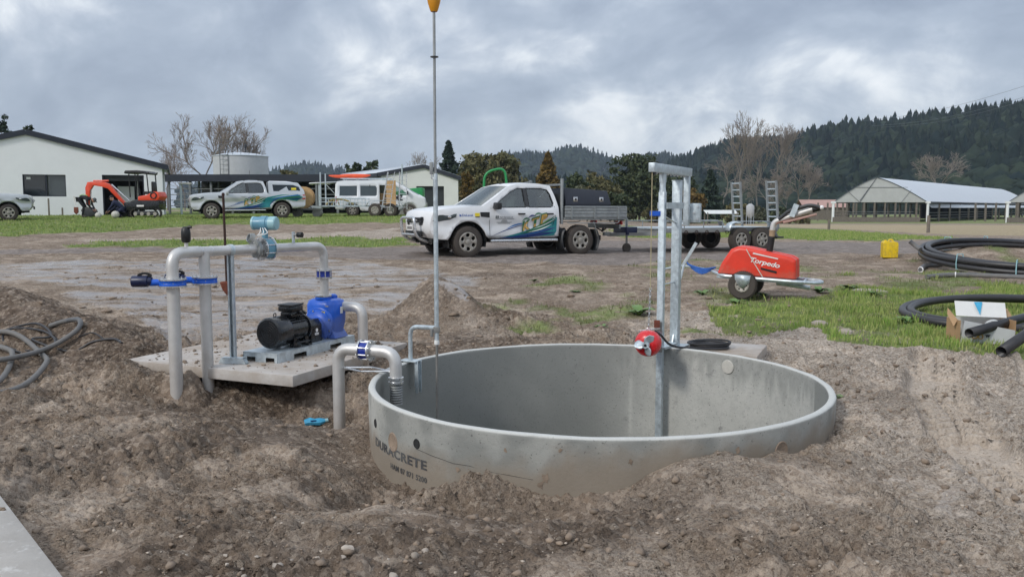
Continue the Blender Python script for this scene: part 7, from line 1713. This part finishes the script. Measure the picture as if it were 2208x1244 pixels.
# ------------------------------------------------------------------ long barns at the right
def barn(label, px0, px1, pxa, Y0, depth_vec, n_bays, name='covered_barn', zshift=0):
    z0 = gb(at(px0, 0, Y0).x, Y0); A = at(px0, 478, Y0); w = at(px1, 0, Y0).x - A.x; ap_ = at(pxa, 0, Y0).x - A.x
    b = thing(name, label, 'barn', (A.x, Y0, z0)); ze = at(0, 436.5, Y0).z - z0; za = at(0, 383, Y0).z - z0; D = Vector(depth_vec)
    # curved roof outline, gable end in the clear sheeting
    out = [(0, ze)] + [(ap_ * t, ze + (za - ze) * (.55 * t + .45 * math.sin(t * math.pi / 2))) for t in np.linspace(.12, 1, 9)] + [(ap_ + (w - ap_) * t, ze + (za - ze) * (.55 * (1 - t) + .45 * math.cos(t * math.pi / 2))) for t in np.linspace(.12, .9, 9)] + [(w, ze)]
    def mapg(u, v): return Vector((u, 0, v))
    mat('clear_sheet', (.48, .485, .47), .5, 0, .1, .6); mat('barn_roof', (.54, .57, .60), .45, 0, .05, .3)
    panel(out, (), 0, mapg).build('gable_sheet', 'clear_sheet', b)
    for i in range(len(out) - 1):
        p, q = mapg(*out[i]), mapg(*out[i + 1]); o_ = MB().add([p, q, q + D, p + D], [(0, 1, 2, 3)]).build('roof_sheet', 'barn_roof', b, smooth=None)
    fr_ = MB()
    for p, q in (((ap_, za), (ap_ * .62, ze)), ((ap_ * .62, ze), (ap_ * .3, ze + (za - ze) * .5)), ((ap_ * .4, ze + (za - ze) * .6), (w * .78, ze + (za - ze) * .6)), ((ap_ * 1.0, za), (ap_ * .62, ze + .3)), ((w * .72, ze), (w * .82, ze + (za - ze) * .5))): fr_.cyl(V3(p[0], -.06, p[1]), V3(q[0], -.06, q[1]), .035, n=5)
    for p, q in zip(out, out[1:]): fr_.cyl(V3(p[0], -.08, p[1]), V3(q[0], -.08, q[1]), .06, n=5)
    fr_.build('gable_truss', 'wire_grey', b)
    for x_ in (0, w): MB().cyl((x_, -.15, 0), (x_, -.15, ze), .22, n=10).build('down_pipe', 'shed_white', b); MB().box((x_, -.15, ze), (.7, .5, .35)).build('gutter_head', 'shed_white', b)
    L_ = D.length; dd = D.normalized()
    for x_, s in ((0, -1), (w, 1)):
        for k in range(n_bays + 1):
            p = V3(x_, 0, 0) + dd * (L_ * k / n_bays); MB().box((p.x, p.y, ze / 2), (.3, .3, ze)).build('column', 'timber_grey', b)
        for z_ in (.6, 1.1, 1.6): MB().bar(V3(x_, 0, z_), V3(x_, 0, z_) + D, .06, .08).build('side_rail', 'yard_steel', b)
        MB().bar(V3(x_ + s * .2, 0, ze), V3(x_ + s * .2, 0, ze) + D, .25, .25).build('gutter', 'trim_dark', b)
        if s > 0:
            MB().add([(x_ - .2, 0, ze - .25), V3(x_ - .2, 0, ze - .25) + D, V3(x_ + 2.2, 0, ze - .95) + D, V3(x_ + 2.2, 3, ze - .95)], [(0, 1, 2, 3)]).build('side_awning', 'roof_pale', b)
    for k in range(1, 9): MB().box((w * k / 9, .2, ze / 2), (.26, .26, ze)).build('column', 'timber_grey', b)
    for k in range(1, 8): MB().box((w * (k + .3) / 9, 14, ze / 2), (.26, .26, ze)).build('column', 'timber_grey', b)
    for z_ in (1.35, 1.75): MB().bar((w * .15, -.1, z_), (w * .85, -.1, z_), .06, .09).build('front_rail', 'yard_steel', b)
    MB().box((w * .45, -.5, .35), (w * .92, .3, 1.0)).build('feed_wall', 'timber_grey', b)
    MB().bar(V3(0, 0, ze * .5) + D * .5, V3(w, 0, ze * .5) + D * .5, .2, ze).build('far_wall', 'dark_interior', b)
    return b
barn('long barn with pale curved roof and clear gable end at the right', 1795, 2020, 1906, 150.0, (75, 94, 0), 14)
barn('second curved-roof barn cut off by the right edge', 2170, 2420, 2300, 140.0, (60, 75, 0), 8)
for px, py, h_, lab in ((1787, 497, 13, 'dark fence post standing in front of the barn left corner'), (2001, 505, 30, 'taller dark fence post at the edge of the grass field')):
    Yp = 75.0 if h_ < 20 else 62.0; p = at(px, py, Yp); zt = at(px, py - h_ - 8, Yp).z; o = MB().cyl((0, 0, -.6), (0, 0, zt - p.z), .13, .11, 9).build('fence_post', 'timber_grey', None); o.location = (p.x, Yp, gb(p.x, Yp) + 0); tag(o, lab, 'post', 'fence posts by the field')
# small far sheds left of the barn
p = at(1770, 470, 190); hs_ = thing('far_hut', 'small hut with pinkish roof far left of the barn', 'hut', (p.x, 190, gb(p.x, 190)))
MB().box((0, 0, 1.4), (9, 5, 2.8)).build('wall', 'timber_grey', hs_); MB().add([(-5, -3, 2.7), (5, -3, 2.7), (5, 0, 4.4), (-5, 0, 4.4), (-5, 3, 2.7), (5, 3, 2.7)], [(0, 1, 2, 3), (3, 2, 5, 4)]).build('roof', 'pink_barn', hs_)
p = at(1580, 470, 120); hs_ = thing('feed_silo', 'small pale silo on legs behind the trailer ramps', 'silo', (p.x + 2.4, 120, gb(p.x, 120)))
MB().lathe([(.2, .9), (.55, 1.4), (.55, 2.6), (.2, 2.9)], 16).build('hopper', 'tank_pale', hs_, smooth=50)
for a in range(4): MB().cyl((.5 * math.cos(a * 1.57), .5 * math.sin(a * 1.57), 0), (.5 * math.cos(a * 1.57), .5 * math.sin(a * 1.57), 1.5), .05, n=6).build('leg', 'galvanised', hs_)
p = at(1570, 462, 118); o = thing('field_shelter', 'low pale-roofed shelter among the scrub behind the trailer', 'shelter', (p.x - 1, 118, gb(p.x, 118)))
MB().add([(-2.2, -1, 1.5), (2.2, -1, 1.5), (2.2, 1, 2.0), (-2.2, 1, 2.0)], [(0, 1, 2, 3)]).build('roof', 'shed_cream', o)
for a, b in ((-2, -.9), (2, -.9), (-2, .9), (2, .9)): MB().cyl((a, b, 0), (a, b, 1.7), .07, n=6).build('leg', 'timber_grey', o)
# overhead wires at the upper right
for i, (pa, pb, sag) in enumerate((((1850, 262), (2320, 150), 3), ((1880, 272), (2320, 175), 3), ((1900, 275), (2320, 182), 3))):
    a, b = at(*pa, 420), at(*pb, 260); pts = [a.lerp(b, t) - V3(0, 0, sag * math.sin(math.pi * t)) for t in np.linspace(0, 1, 16)]
    o = MB().tube(pts, .045, 4).build('overhead_wire', 'wire_grey', None); tag(o, ('highest of the three overhead wires above the forested ridge', 'middle overhead wire above the forested ridge', 'lowest overhead wire above the forested ridge')[i], 'wire', 'overhead wires')
# ------------------------------------------------------------------ vegetation builders
def leaf_mesh(C, rad, k, size, flat=.6, rng=NR):
    """clumps of small leaf-sized quads round the centres C"""
    n_ = len(C); P = rng.normal(size=(n_, k, 3)); P /= np.linalg.norm(P, axis=-1, keepdims=True) + 1e-9; P *= (rng.random((n_, k, 1)) ** .45) * np.asarray(rad).reshape(-1, 1, 1); P[..., 2] *= flat
    P = (P + C[:, None]).reshape(-1, 3); m = len(P)
    a = rng.normal(size=(m, 3)); a /= np.linalg.norm(a, axis=1, keepdims=True); b = rng.normal(size=(m, 3)); b -= a * (a * b).sum(1, keepdims=True); b /= np.linalg.norm(b, axis=1, keepdims=True)
    s = size * rng.uniform(.6, 1.4, (m, 1)); a *= s; b *= s * .55
    V = np.stack([P - a, P - b * .9, P + a, P + b], 1).reshape(-1, 3); F = np.arange(4 * m).reshape(-1, 4)
    t = np.clip(np.repeat(rng.random(n_) * .75, k) + rng.normal(0, .16, m), 0, 1); return V, F, np.repeat(t, 4)
def limb_segments(segs, sides=5):
    """segs [(p0, p1, r0, r1)] -> arrays"""
    P0 = np.array([s[0] for s in segs]); P1 = np.array([s[1] for s in segs]); r0 = np.array([s[2] for s in segs]); r1 = np.array([s[3] for s in segs])
    d = P1 - P0; L_ = np.linalg.norm(d, axis=1, keepdims=True) + 1e-9; d /= L_; ref = np.where(np.abs(d[:, 2:3]) > .9, [[1., 0, 0]], [[0, 0, 1.]]); u = np.cross(d, ref); u /= np.linalg.norm(u, axis=1, keepdims=True); w = np.cross(d, u)
    an = np.arange(sides) * 2 * np.pi / sides; ring = np.cos(an)[None, :, None] * u[:, None] + np.sin(an)[None, :, None] * w[:, None]
    V = np.concatenate([P0[:, None] + ring * r0[:, None, None], P1[:, None] + ring * r1[:, None, None]], 1); n_ = len(segs)
    k = np.arange(sides); f = np.stack([k, (k + 1) % sides, sides + (k + 1) % sides, sides + k], -1); F = (f[None] + (np.arange(n_) * 2 * sides)[:, None, None]).reshape(-1, 4); return V.reshape(-1, 3), F
def grow(h, spread, r0, rng, depth=6, trunk_frac=.25, up=.35, kids=(2, 4), shrink=.72, twig=.03, minlen=.4, lean=0):
    segs = []; tips = []
    def br(p, d, L_, r, lev):
        n_ = 3 if lev < 2 else 2; q = p; dd = d
        for i in range(n_):
            e = q + dd * (L_ / n_); segs.append((q, e, max(twig, r * (1 - .25 * i / n_)), max(twig, r * (1 - .25 * (i + 1) / n_)))); q = e
            dd = dd + rng.normal(0, .09, 3) + np.array([0, 0, up * .12]); dd /= np.linalg.norm(dd)
            if lev < depth and (i < n_ - 1) and lev > 0 and rng.random() < .75: sub(q, dd, L_ * .62, r * .5, lev + 1)
        if lev >= depth or L_ < minlen: tips.append(q); return
        for _ in range(rng.integers(*kids)): sub(q, dd, L_ * shrink * rng.uniform(.75, 1.1), r * .66, lev + 1)
    def sub(p, d, L_, r, lev):
        a = rng.normal(0, 1, 3); a -= d * (a @ d); a /= np.linalg.norm(a) + 1e-9; nd = d + a * spread * rng.uniform(.5, 1.2) + np.array([0, 0, up]); nd /= np.linalg.norm(nd); br(p, nd, L_, r, lev)
    br(np.zeros(3), np.array([lean, 0, 1.]), h * trunk_frac, r0, 0); return segs, np.array(tips)
def tree(name, label, loc, cat='tree', group=None):
    return thing(name, label, cat, loc, 0, group)
def bare_tree(label, px, Y, top_py, seed, spread=.55, depth=6, up=.3, base_py=None, twig=None, mt='twig_brown', group='bare winter trees', lean=0, kids=(2, 4)):
    x = at(px, 0, Y).x; z0 = gb(x, Y); H = at(px, top_py, Y).z - z0; rng = np.random.default_rng(seed)
    segs, tips = grow(1, spread, .0105, rng, depth, .30, up, kids, .74, .0012, .03, lean)
    mx = max(s[1][2] for s in segs); k = H / mx
    t = tree('bare_tree', label, (x, Y, z0), group=group); tw = (twig or Y * .00018) * .55
    S = [(a * k, b * k, max(tw, r0 * k), max(tw, r1 * k)) for a, b, r0, r1 in segs]
    big = [s for s in S if s[2] > H * .0062]; small = [s for s in S if s[2] <= H * .0062]
    V, F = limb_segments(big, 7); from_arrays('trunk', V, F, 'bark_grey', t, 60)
    V, F = limb_segments(small, 3); from_arrays('crown', V, F, mt, t, None)
    return t
def leafy_tree(label, px, Y, top_py, width_px, m, seed, shape='round', n_cl=220, k=26, size=None, base_py=None, group=None, name='leafy_tree', skirt=.12):
    x = at(px, 0, Y).x; z0 = gb(x, Y); H = at(px, top_py, Y).z - z0; w = width_px * Y / FPX / 2; rng = np.random.default_rng(seed)
    t = tree(name, label, (x, Y, z0), group=group); size = size or Y * .0022
    if shape == 'cone':
        hz = rng.random(n_cl) ** 1.25; rr = (1 - hz) ** .85 * w * (.55 + .45 * rng.random(n_cl)) * (1 + .16 * np.sin(hz * 34)); an = rng.random(n_cl) * 2 * np.pi
        C = np.stack([rr * np.cos(an), rr * np.sin(an), H * (skirt + (1 - skirt) * hz)], -1); rad = (w * .30 * (1 - hz) + w * .08)
    else:
        # several lobes make an uneven outline
        nl = 9; L_ = rng.normal(size=(nl, 3)); L_ /= np.linalg.norm(L_, axis=1, keepdims=True); L_ *= rng.uniform(.25, .62, (nl, 1)); L_[:, 2] *= .8; lr = rng.uniform(.32, .55, nl)
        q = rng.integers(0, nl, n_cl); d = rng.normal(size=(n_cl, 3)); d /= np.linalg.norm(d, axis=1, keepdims=True); P = L_[q] + d * lr[q, None] * (.62 + .38 * rng.random((n_cl, 1)))
        lo, hi = P[:, 2].min(), P[:, 2].max(); ex = np.abs(P[:, :2]).max()
        C = np.stack([P[:, 0] / ex * w * .9, P[:, 1] / ex * w * .9, H * (skirt + (.97 - skirt) * (P[:, 2] - lo) / (hi - lo))], -1); rad = np.full(n_cl, w * .17) * rng.uniform(.7, 1.4, n_cl)
    V, F, tint = leaf_mesh(C, rad, k, size, .75, rng); from_arrays('crown', V, F, m, t, None, {'tint': tint})
    segs = [(np.zeros(3), np.array([0, 0, H * (.9 if shape == 'cone' else .5)]), H * .022, H * .006)]
    for c in C[rng.integers(0, n_cl, 26)]:
        h0 = min(c[2] * .55, H * .5) if shape != 'cone' else c[2] * .95; segs.append((np.array([0, 0, h0]), c, H * .008, H * .002))
    V, F = limb_segments(segs, 6); from_arrays('trunk', V, F, 'bark', t, 60); return t
# bare trees behind the left yard
bare_tree('tall bare tree leaning left beside the water tank', 440, 105, 236, 5, .72, 6, .2, lean=-.12)
bare_tree('slender bare tree right behind the water tank left edge', 478, 118, 250, 8, .6, 6, .25)
bare_tree('bare tree rising above the middle of the water tank', 520, 122, 270, 12, .65, 6, .22)
bare_tree('small bare tree right of the water tank', 556, 122, 292, 15, .65, 6, .22)
bare_tree('bare tree with fine twigs just right of the workshop roof', 345, 125, 300, 19, .7, 6, .2)
bare_tree('smallest bare tree between workshop and water tank', 383, 125, 322, 23, .8, 6, .15)
bare_tree('small bare tree above the cream shed roof', 912, 130, 325, 27, .8, 6, .15)
# bare trees on the right
for i, (px, Y, py, sd_, lab) in enumerate(((1608, 210, 240, 31, 'tallest bare poplar before the dark ridge'), (1645, 215, 262, 35, 'bare poplar second from the left in the tall clump'), (1690, 220, 262, 39, 'bare poplar on the right of the tall clump'), (1735, 205, 325, 43, 'lower bare tree right of the tall poplars'), (1760, 200, 350, 47, 'rounded bare tree sloping down towards the barn'), (1570, 215, 330, 51, 'low bare tree left of the tall poplars'), (1665, 195, 360, 53, 'bushy bare tree in front of the tall poplars'), (1610, 190, 385, 57, 'low bare bush below the tall poplars'), (1710, 188, 395, 59, 'low bare bush left of the barn roof'))):
    bare_tree(lab, px, Y, py, sd_, (.62, .85)[py > 320], 6, (.25, .12)[py > 320], group='bare trees before the ridge', twig=.045)
bare_tree('rounded bare tree above the barn roof', 2040, 260, 326, 61, .8, 6, .12, twig=.06, group='bare trees before the ridge')
# evergreen and autumn trees in the middle
leafy_tree('dark pine tree above the cream shed', 965, 130, 306, 70, 'leaf_pine', 101, 'cone', 260, 24, group='trees behind the ute')
leafy_tree('olive brown rounded tree behind the ute bonnet', 1030, 120, 330, 125, 'leaf_olive', 103, n_cl=420, skirt=.03, group='trees behind the ute')
leafy_tree('broad olive tree behind the ute cab', 1088, 126, 330, 120, 'leaf_olive', 105, n_cl=420, skirt=.03, group='trees behind the ute')
leafy_tree('golden shrub at the right end of the cream shed', 1002, 92, 370, 36, 'leaf_autumn', 107, n_cl=120, group='trees behind the ute')
leafy_tree('golden conical tree above the ute headboard', 1183, 112, 331, 78, 'leaf_autumn', 109, 'cone', 260, 24, group='trees behind the ute')
leafy_tree('low dark shrub above the black toolbox', 1245, 108, 376, 80, 'leaf_dark', 111, n_cl=200, group='trees behind the ute')
leafy_tree('grey green shrub at the right end of the toolbox', 1300, 112, 372, 95, 'leaf_olive', 113, n_cl=240, group='trees behind the ute')
leafy_tree('pale feathery bush right above the toolbox', 1270, 88, 402, 90, 'leaf_grey', 115, n_cl=160, group='trees behind the ute')
leafy_tree('tall dark evergreen left of the hoist arm', 1385, 130, 336, 135, 'leaf_dark', 117, 'round', 460, 30, group='trees behind the ute')
leafy_tree('pine filling the gap right of the hoist post', 1465, 140, 375, 90, 'leaf_dark', 119, n_cl=260, group='trees behind the ute')
leafy_tree('narrow dark fir right of the hoist', 1540, 135, 368, 62, 'leaf_pine', 121, 'cone', 260, 26, group='trees behind the ute')
leafy_tree('brown bush between the fir and the trailer ramps', 1500, 125, 405, 60, 'leaf_autumn', 122, n_cl=150, group='trees behind the ute')
leafy_tree('dark bush below the fir', 1330, 100, 418, 80, 'leaf_dark', 123, n_cl=200, group='trees behind the ute')
leafy_tree('dark evergreen left of the cream shed roof', 755, 110, 352, 52, 'leaf_dark', 125, n_cl=180, group='trees behind the sheds')
leafy_tree('dark evergreen above the cream shed roof', 792, 115, 346, 60, 'leaf_dark', 127, n_cl=200, group='trees behind the sheds')
leafy_tree('brown bush right of the water tank', 610, 120, 368, 70, 'leaf_olive', 129, n_cl=180, group='trees behind the sheds')
leafy_tree('dark pine top over the workshop roof at the left edge', 0, 90, 246, 78, 'leaf_pine', 131, n_cl=260, group='trees behind the sheds')
leafy_tree('small dark crown over the workshop ridge', 45, 95, 268, 26, 'leaf_dark', 133, n_cl=90, group='trees behind the sheds')
# scrub along the field edge
for i, px in enumerate((1420, 1455, 1490, 1600, 1640, 1690, 1730, 1350, 1290)):
    leafy_tree(('scrubby bush behind the trailer deck, leftmost', 'scrubby bush behind the trailer deck, second', 'scrubby bush behind the trailer deck, third', 'low scrub at the foot of the poplars, first', 'low scrub at the foot of the poplars, second', 'low scrub at the foot of the poplars, third', 'low scrub near the far hut', 'scrub behind the ute tray', 'scrub right of the toolbox')[i], px, 128 + 3 * (i % 3), (446, 450, 444, 440, 446, 448, 452, 440, 446)[i], 60, ('leaf_olive', 'leaf_grey', 'leaf_dark')[i % 3], 200 + i, n_cl=110, k=22, group='scrub along the field edge', name='bush', skirt=.0)

# ------------------------------------------------------------------ hills with forest
def hill(name, label, ridge, foot_Y, back, m, n_trees, tree_h, seed, low=-2, rough=6, tsz=1.0):
    """ridge: [(px, py, Y)] skyline of the ground under the trees"""
    rng = np.random.default_rng(seed); P = [at(px, py, Y) for px, py, Y in ridge]; nx_ = 160; t = np.linspace(0, len(P) - 1, nx_)
    rx = np.interp(t, range(len(P)), [p.x for p in P]); ry = np.interp(t, range(len(P)), [p.y for p in P]); rz = np.interp(t, range(len(P)), [p.z for p in P]) - tree_h * .75
    ns = 46; s = np.linspace(0, 1.35, ns)[:, None]
    fyv = np.full(nx_, foot_Y) if np.isscalar(foot_Y) else np.interp(t, range(len(P)), foot_Y)
    kx = fyv / ry; yy = fyv + (ry - fyv) * s; xx = rx * (kx + (1 - kx) * s)
    prof = np.where(s <= 1, np.sin(np.clip(s, 0, 1) * np.pi / 2) ** 1.15, 1 - .6 * ((s - 1) / .35) ** 1.5)
    zz = low + (rz - low) * prof + rough * fbm(xx * .008, yy * .008, 4, seed) * np.sin(np.clip(s, 0, 1) * np.pi) + 0 * xx
    V = np.stack([xx, yy + 0 * xx, zz], -1).reshape(-1, 3); ii = np.arange(ns * nx_).reshape(ns, nx_); F = np.stack([ii[:-1, :-1], ii[:-1, 1:], ii[1:, 1:], ii[1:, :-1]], -1).reshape(-1, 4)
    h_ = from_arrays('hill', V, F, m, None, 60); tag(h_, label, kind='structure'); h_.name = 'hill'
    # trees: layered ragged cones and rounder crowns
    u = rng.random(n_trees) * (nx_ - 1.01); v = rng.random(n_trees) ** .8 * (ns - 1.01) * .82
    i0 = v.astype(int); j0 = u.astype(int); fu = u - j0; fv = v - i0
    G = np.stack([xx, yy + 0 * xx, zz], -1); base = G[i0, j0] * ((1 - fv) * (1 - fu))[:, None] + G[i0, j0 + 1] * ((1 - fv) * fu)[:, None] + G[i0 + 1, j0] * (fv * (1 - fu))[:, None] + G[i0 + 1, j0 + 1] * (fv * fu)[:, None]
    hh = tree_h * rng.uniform(.65, 1.25, n_trees); ww = hh * rng.uniform(.2, .34, n_trees)
    lev = np.array([[1.0, .0], [.8, .26], [.66, .2], [.48, .62], [.34, .48], [.14, 1.0], [0, .7]]); sides = 6
    rnd = np.array([0, .6, .85, 1.1, 1.2, 1.05, .6]); rk_ = sstep(.02, .35, fbm(base[:, 0] * .006, base[:, 1] * .006, 3, seed + 5) + rng.normal(0, .18, n_trees) + .12 + .25 * (v < ns * .35)); lr = lev[None, :, 1] * (1 - rk_[:, None]) + rnd[None] * rk_[:, None]; hh = hh * (1 - .42 * rk_); ww = ww * (1 + .35 * rk_)
    an = np.arange(sides) * 2 * np.pi / sides
    nl = len(lev); Vt = np.zeros((n_trees, nl, sides, 3)); rr = lr[:, :, None] * ww[:, None, None] * rng.uniform(.55, 1.35, (n_trees, nl, sides))
    a2 = an[None, None] + rng.random((n_trees, nl, 1)) * 6
    a2 = an[None, None] + rng.random((n_trees, 1, 1)) * 6 + 0 * a2
    Vt[..., 0] = base[:, 0, None, None] + rr * np.cos(a2); Vt[..., 1] = base[:, 1, None, None] + rr * np.sin(a2); Vt[..., 2] = base[:, 2, None, None] + (lev[:, 0][None, :, None] + rng.normal(0, .02, (n_trees, nl, sides))) * hh[:, None, None]
    k = np.arange(sides); f = np.concatenate([np.stack([l * sides + k, l * sides + (k + 1) % sides, (l + 1) * sides + (k + 1) % sides, (l + 1) * sides + k], -1) for l in range(nl - 1)])
    Ft = (f[None] + (np.arange(n_trees) * nl * sides)[:, None, None]).reshape(-1, 4); tint = np.clip(np.repeat(rng.random(n_trees) ** 1.8 * .6 + .5 * rk_ * rng.random(n_trees), nl * sides), 0, 1)
    o = from_arrays('forest', Vt.reshape(-1, 3), Ft, 'forest', None, None, {'tint': tint}); tag(o, label + ', covered in dark conifers', 'forest', kind='stuff')
mat('hill_soil', (.018, .028, .022), .95, 0, .3, .02)
hill('hill', 'big dark ridge rising behind the barns at the right', [(1440, 352, 900), (1500, 333, 880), (1545, 318, 860), (1590, 300, 840), (1650, 306, 820), (1720, 300, 800), (1780, 279, 770), (1850, 277, 740), (1930, 270, 700), (2010, 261, 670), (2100, 251, 640), (2208, 238, 620), (2400, 222, 600), (2700, 208, 590), (3200, 208, 590)], [700, 660, 600, 540, 480, 430, 390, 360, 340, 330, 320, 310, 300, 300, 300], 1, 'hill_soil', 5600, 13, 301, rough=10)
hill('hill', 'low far hills in the middle of the skyline', [(640, 400, 1700), (900, 372, 1700), (1040, 350, 1650), (1090, 335, 1650), (1140, 333, 1650), (1180, 336, 1600), (1212, 323, 1600), (1240, 318, 1600), (1272, 328, 1600), (1320, 343, 1600), (1365, 346, 1600), (1405, 335, 1600), (1440, 337, 1500), (1480, 342, 1500), (1560, 345, 1500)], 1000, 1, 'hill_soil', 2600, 16, 311, rough=12)
hill('hill', 'misty far hill at the left of the skyline', [(380, 400, 1700), (470, 385, 1700), (540, 378, 1700), (590, 368, 1650), (625, 358, 1650), (655, 354, 1650), (690, 357, 1650), (735, 366, 1650), (800, 385, 1650), (870, 400, 1700)], 1100, 1, 'hill_soil', 1100, 15, 321, rough=12)
hill('hill', 'lower dark spur in front of the ridge', [(1060, 398, 700), (1180, 392, 680), (1300, 392, 640), (1380, 385, 600), (1470, 375, 560), (1560, 372, 520), (1650, 380, 460), (1760, 392, 420), (1900, 400, 400)], 330, 1, 'hill_soil', 2200, 11, 331, rough=4)

# ------------------------------------------------------------------ grass
def blades(name, label, region, n_, h0, h1, w, m, mask, seed, lean=.5):
    rng = np.random.default_rng(seed); x0, x1, y0, y1 = region; x = rng.uniform(x0, x1, n_); y = rng.uniform(y0, y1, n_); k = mask(x, y); x, y = x[k], y[k]; z = height(x, y); n_ = len(x)
    tuft = sstep(-.35, .4, fbm(x * 1.7, y * 1.7, 3, seed)); h = (h0 + (h1 - h0) * rng.random(n_) ** 1.5) * (.45 + .75 * tuft)
    a = rng.random(n_) * 2 * np.pi; l = lean * rng.random(n_) * h; b = rng.random(n_) * np.pi; ww = w * rng.uniform(.6, 1.3, n_)
    bx, by = np.cos(b) * ww, np.sin(b) * ww; lx, ly = np.cos(a) * l, np.sin(a) * l
    V = np.stack([np.stack([x - bx, y - by, z - .01], -1), np.stack([x + bx, y + by, z - .01], -1), np.stack([x + bx * .7 + lx * .4, y + by * .7 + ly * .4, z + h * .6], -1), np.stack([x + lx, y + ly, z + h], -1)], 1).reshape(-1, 3)
    i = np.arange(n_) * 4; F = np.concatenate([np.stack([i, i + 1, i + 2], -1), np.stack([i, i + 2, i + 3], -1)])
    t = np.repeat(np.clip(rng.random(n_) * .7 + .4 * (1 - tuft) * rng.random(n_), 0, 1), 4)
    o = from_arrays(name, V, F, m, None, None, {'tint': t}); return tag(o, label, 'grass', kind='stuff')
blades('grass', 'long bright green grass growing right of the tank', (1.5, 9.5, 8.6, 17.5), 130000, .03, .115, .0045, 'grass_blade', lambda x, y: NR.random(len(x)) < (region(GRASS_NEAR)(x, y) * sstep(-.42, .12, fbm(x * 1.1, y * .9, 4, 411)) + .25 * sstep(.05, .35, fbm(x * 1.3, y * 1.1, 3, 415)) * (patch_mask(x, y) > .2)), 401)
blades('grass', 'thin dull grass scattered over the churned ground', (-1.5, 14, 8.6, 30), 60000, .03, .09, .006, 'grass_dull', lambda x, y: (patch_mask(x, y) > .35) & (np.hypot(x - TC.x, y - TC.y) > TR + .1), 403)
blades('grass', 'mown green grass strip before the workshop', (-32, 1, 22, 50), 130000, .03, .1, .012, 'grass_blade', lambda x, y: region(GRASS_LEFT)(x, y) | region(GRASS_BAND)(x, y), 405)
blades('grass', 'bright grass field before the barns', (4, 36, 30, 75), 70000, .04, .12, .02, 'grass_blade', region(GRASS_RIGHT), 407)
def weed(label, px, py, s, n_=16, seed=0, group='broad-leaved weeds'):
    q = on_ground(px, py); rng = np.random.default_rng(seed + int(px)); t = thing('weed', label, 'plant', (q.x, q.y, gz(q.x, q.y)), 0, group)
    Vs, Fs, ts = [], [], []; b = 0
    for i in range(n_):
        a = rng.random() * 2 * np.pi; L_ = s * rng.uniform(.6, 1.2); el = rng.uniform(.35, 1.2); wdt = L_ * rng.uniform(.16, .26); k = 6
        d = np.array([math.cos(a), math.sin(a), 0]); sdv = np.array([-math.sin(a), math.cos(a), 0])
        for j in range(k + 1):
            u = j / k; c = d * (L_ * u * math.cos(el * (1 - .4 * u))) + np.array([0, 0, L_ * (math.sin(el) * u - .75 * u * u * math.sin(el) * .8)]); e = wdt * math.sin(math.pi * min(1, u * .92 + .06)) ** .8
            Vs += [c - sdv * e + [0, 0, e * .25], c, c + sdv * e + [0, 0, e * .25]]; ts += [rng.random() * .3 + .5 * u] * 3
        for j in range(k): o_ = b + j * 3; Fs += [(o_, o_ + 1, o_ + 4, o_ + 3), (o_ + 1, o_ + 2, o_ + 5, o_ + 4)]
        b += 3 * (k + 1)
    from_arrays('leaves', np.array(Vs), np.array(Fs), 'weed_leaf', t, 60, {'tint': np.array(ts)})
for px, py, s, lab in ((1378, 678, .26, 'dock weed left of the hoist posts'), (1515, 638, .18, 'small dock weed right of the hoist posts'), (1585, 655, .2, 'dock weed in front of the irrigator wheel'), (1645, 640, .16, 'weed under the irrigator frame'), (1765, 632, .24, 'dock weed right of the irrigator drawbar end'), (1830, 625, .2, 'weed at the far edge of the long grass'), (1885, 640, .16, 'weed among pale flat stones'), (1298, 708, .12, 'small grass tuft behind the tank rim'), (1152, 605, .12, 'small weed in the mud behind the float rod'), (1240, 628, .1, 'tiny weed in the mud behind the tank'), (1790, 845, .13, 'grass tuft at the right rim of the tank'), (1955, 700, .16, 'weed in the long grass left of the coil')):
    weed(lab, px, py, s)
for px, py, s, lab in ((1875, 632, .3, 'pale flat slab lying in the grass right of the irrigator'), (1768, 700, .12, 'small dark slab at the edge of the grass'), (1822, 722, .09, 'small flat stone on the soil before the grass')):
    q = on_ground(px, py); o = MB().sphere((0, 0, .02), (s, s * .6, .05), 8, 5).build('flat_stone', 'pebble', None, smooth=20); o.location = (q.x, q.y, gz(q.x, q.y)); o.rotation_euler = (0, 0, px); tag(o, lab, 'stone')
# ------------------------------------------------------------------ damp air between here and the hills
hz = MB().box((0, 1100, 74), (7400, 3400, 156)).build('haze', 'paper_white', None, smooth=None)
hz.data.materials.clear(); hm = bpy.data.materials.new('damp_air'); hm.use_nodes = True; nt = hm.node_tree; nt.nodes.clear()
o_ = nt.nodes.new('ShaderNodeOutputMaterial'); v_ = nt.nodes.new('ShaderNodeVolumePrincipled'); v_.inputs['Density'].default_value = .00016; v_.inputs['Color'].default_value = (.72, .85, 1.0, 1); v_.inputs['Anisotropy'].default_value = 0.0
nt.links.new(v_.outputs[0], o_.inputs['Volume']); hz.data.materials.append(hm); tag(hz, 'thin damp haze lying over the farm and the hills', 'haze', kind='stuff')
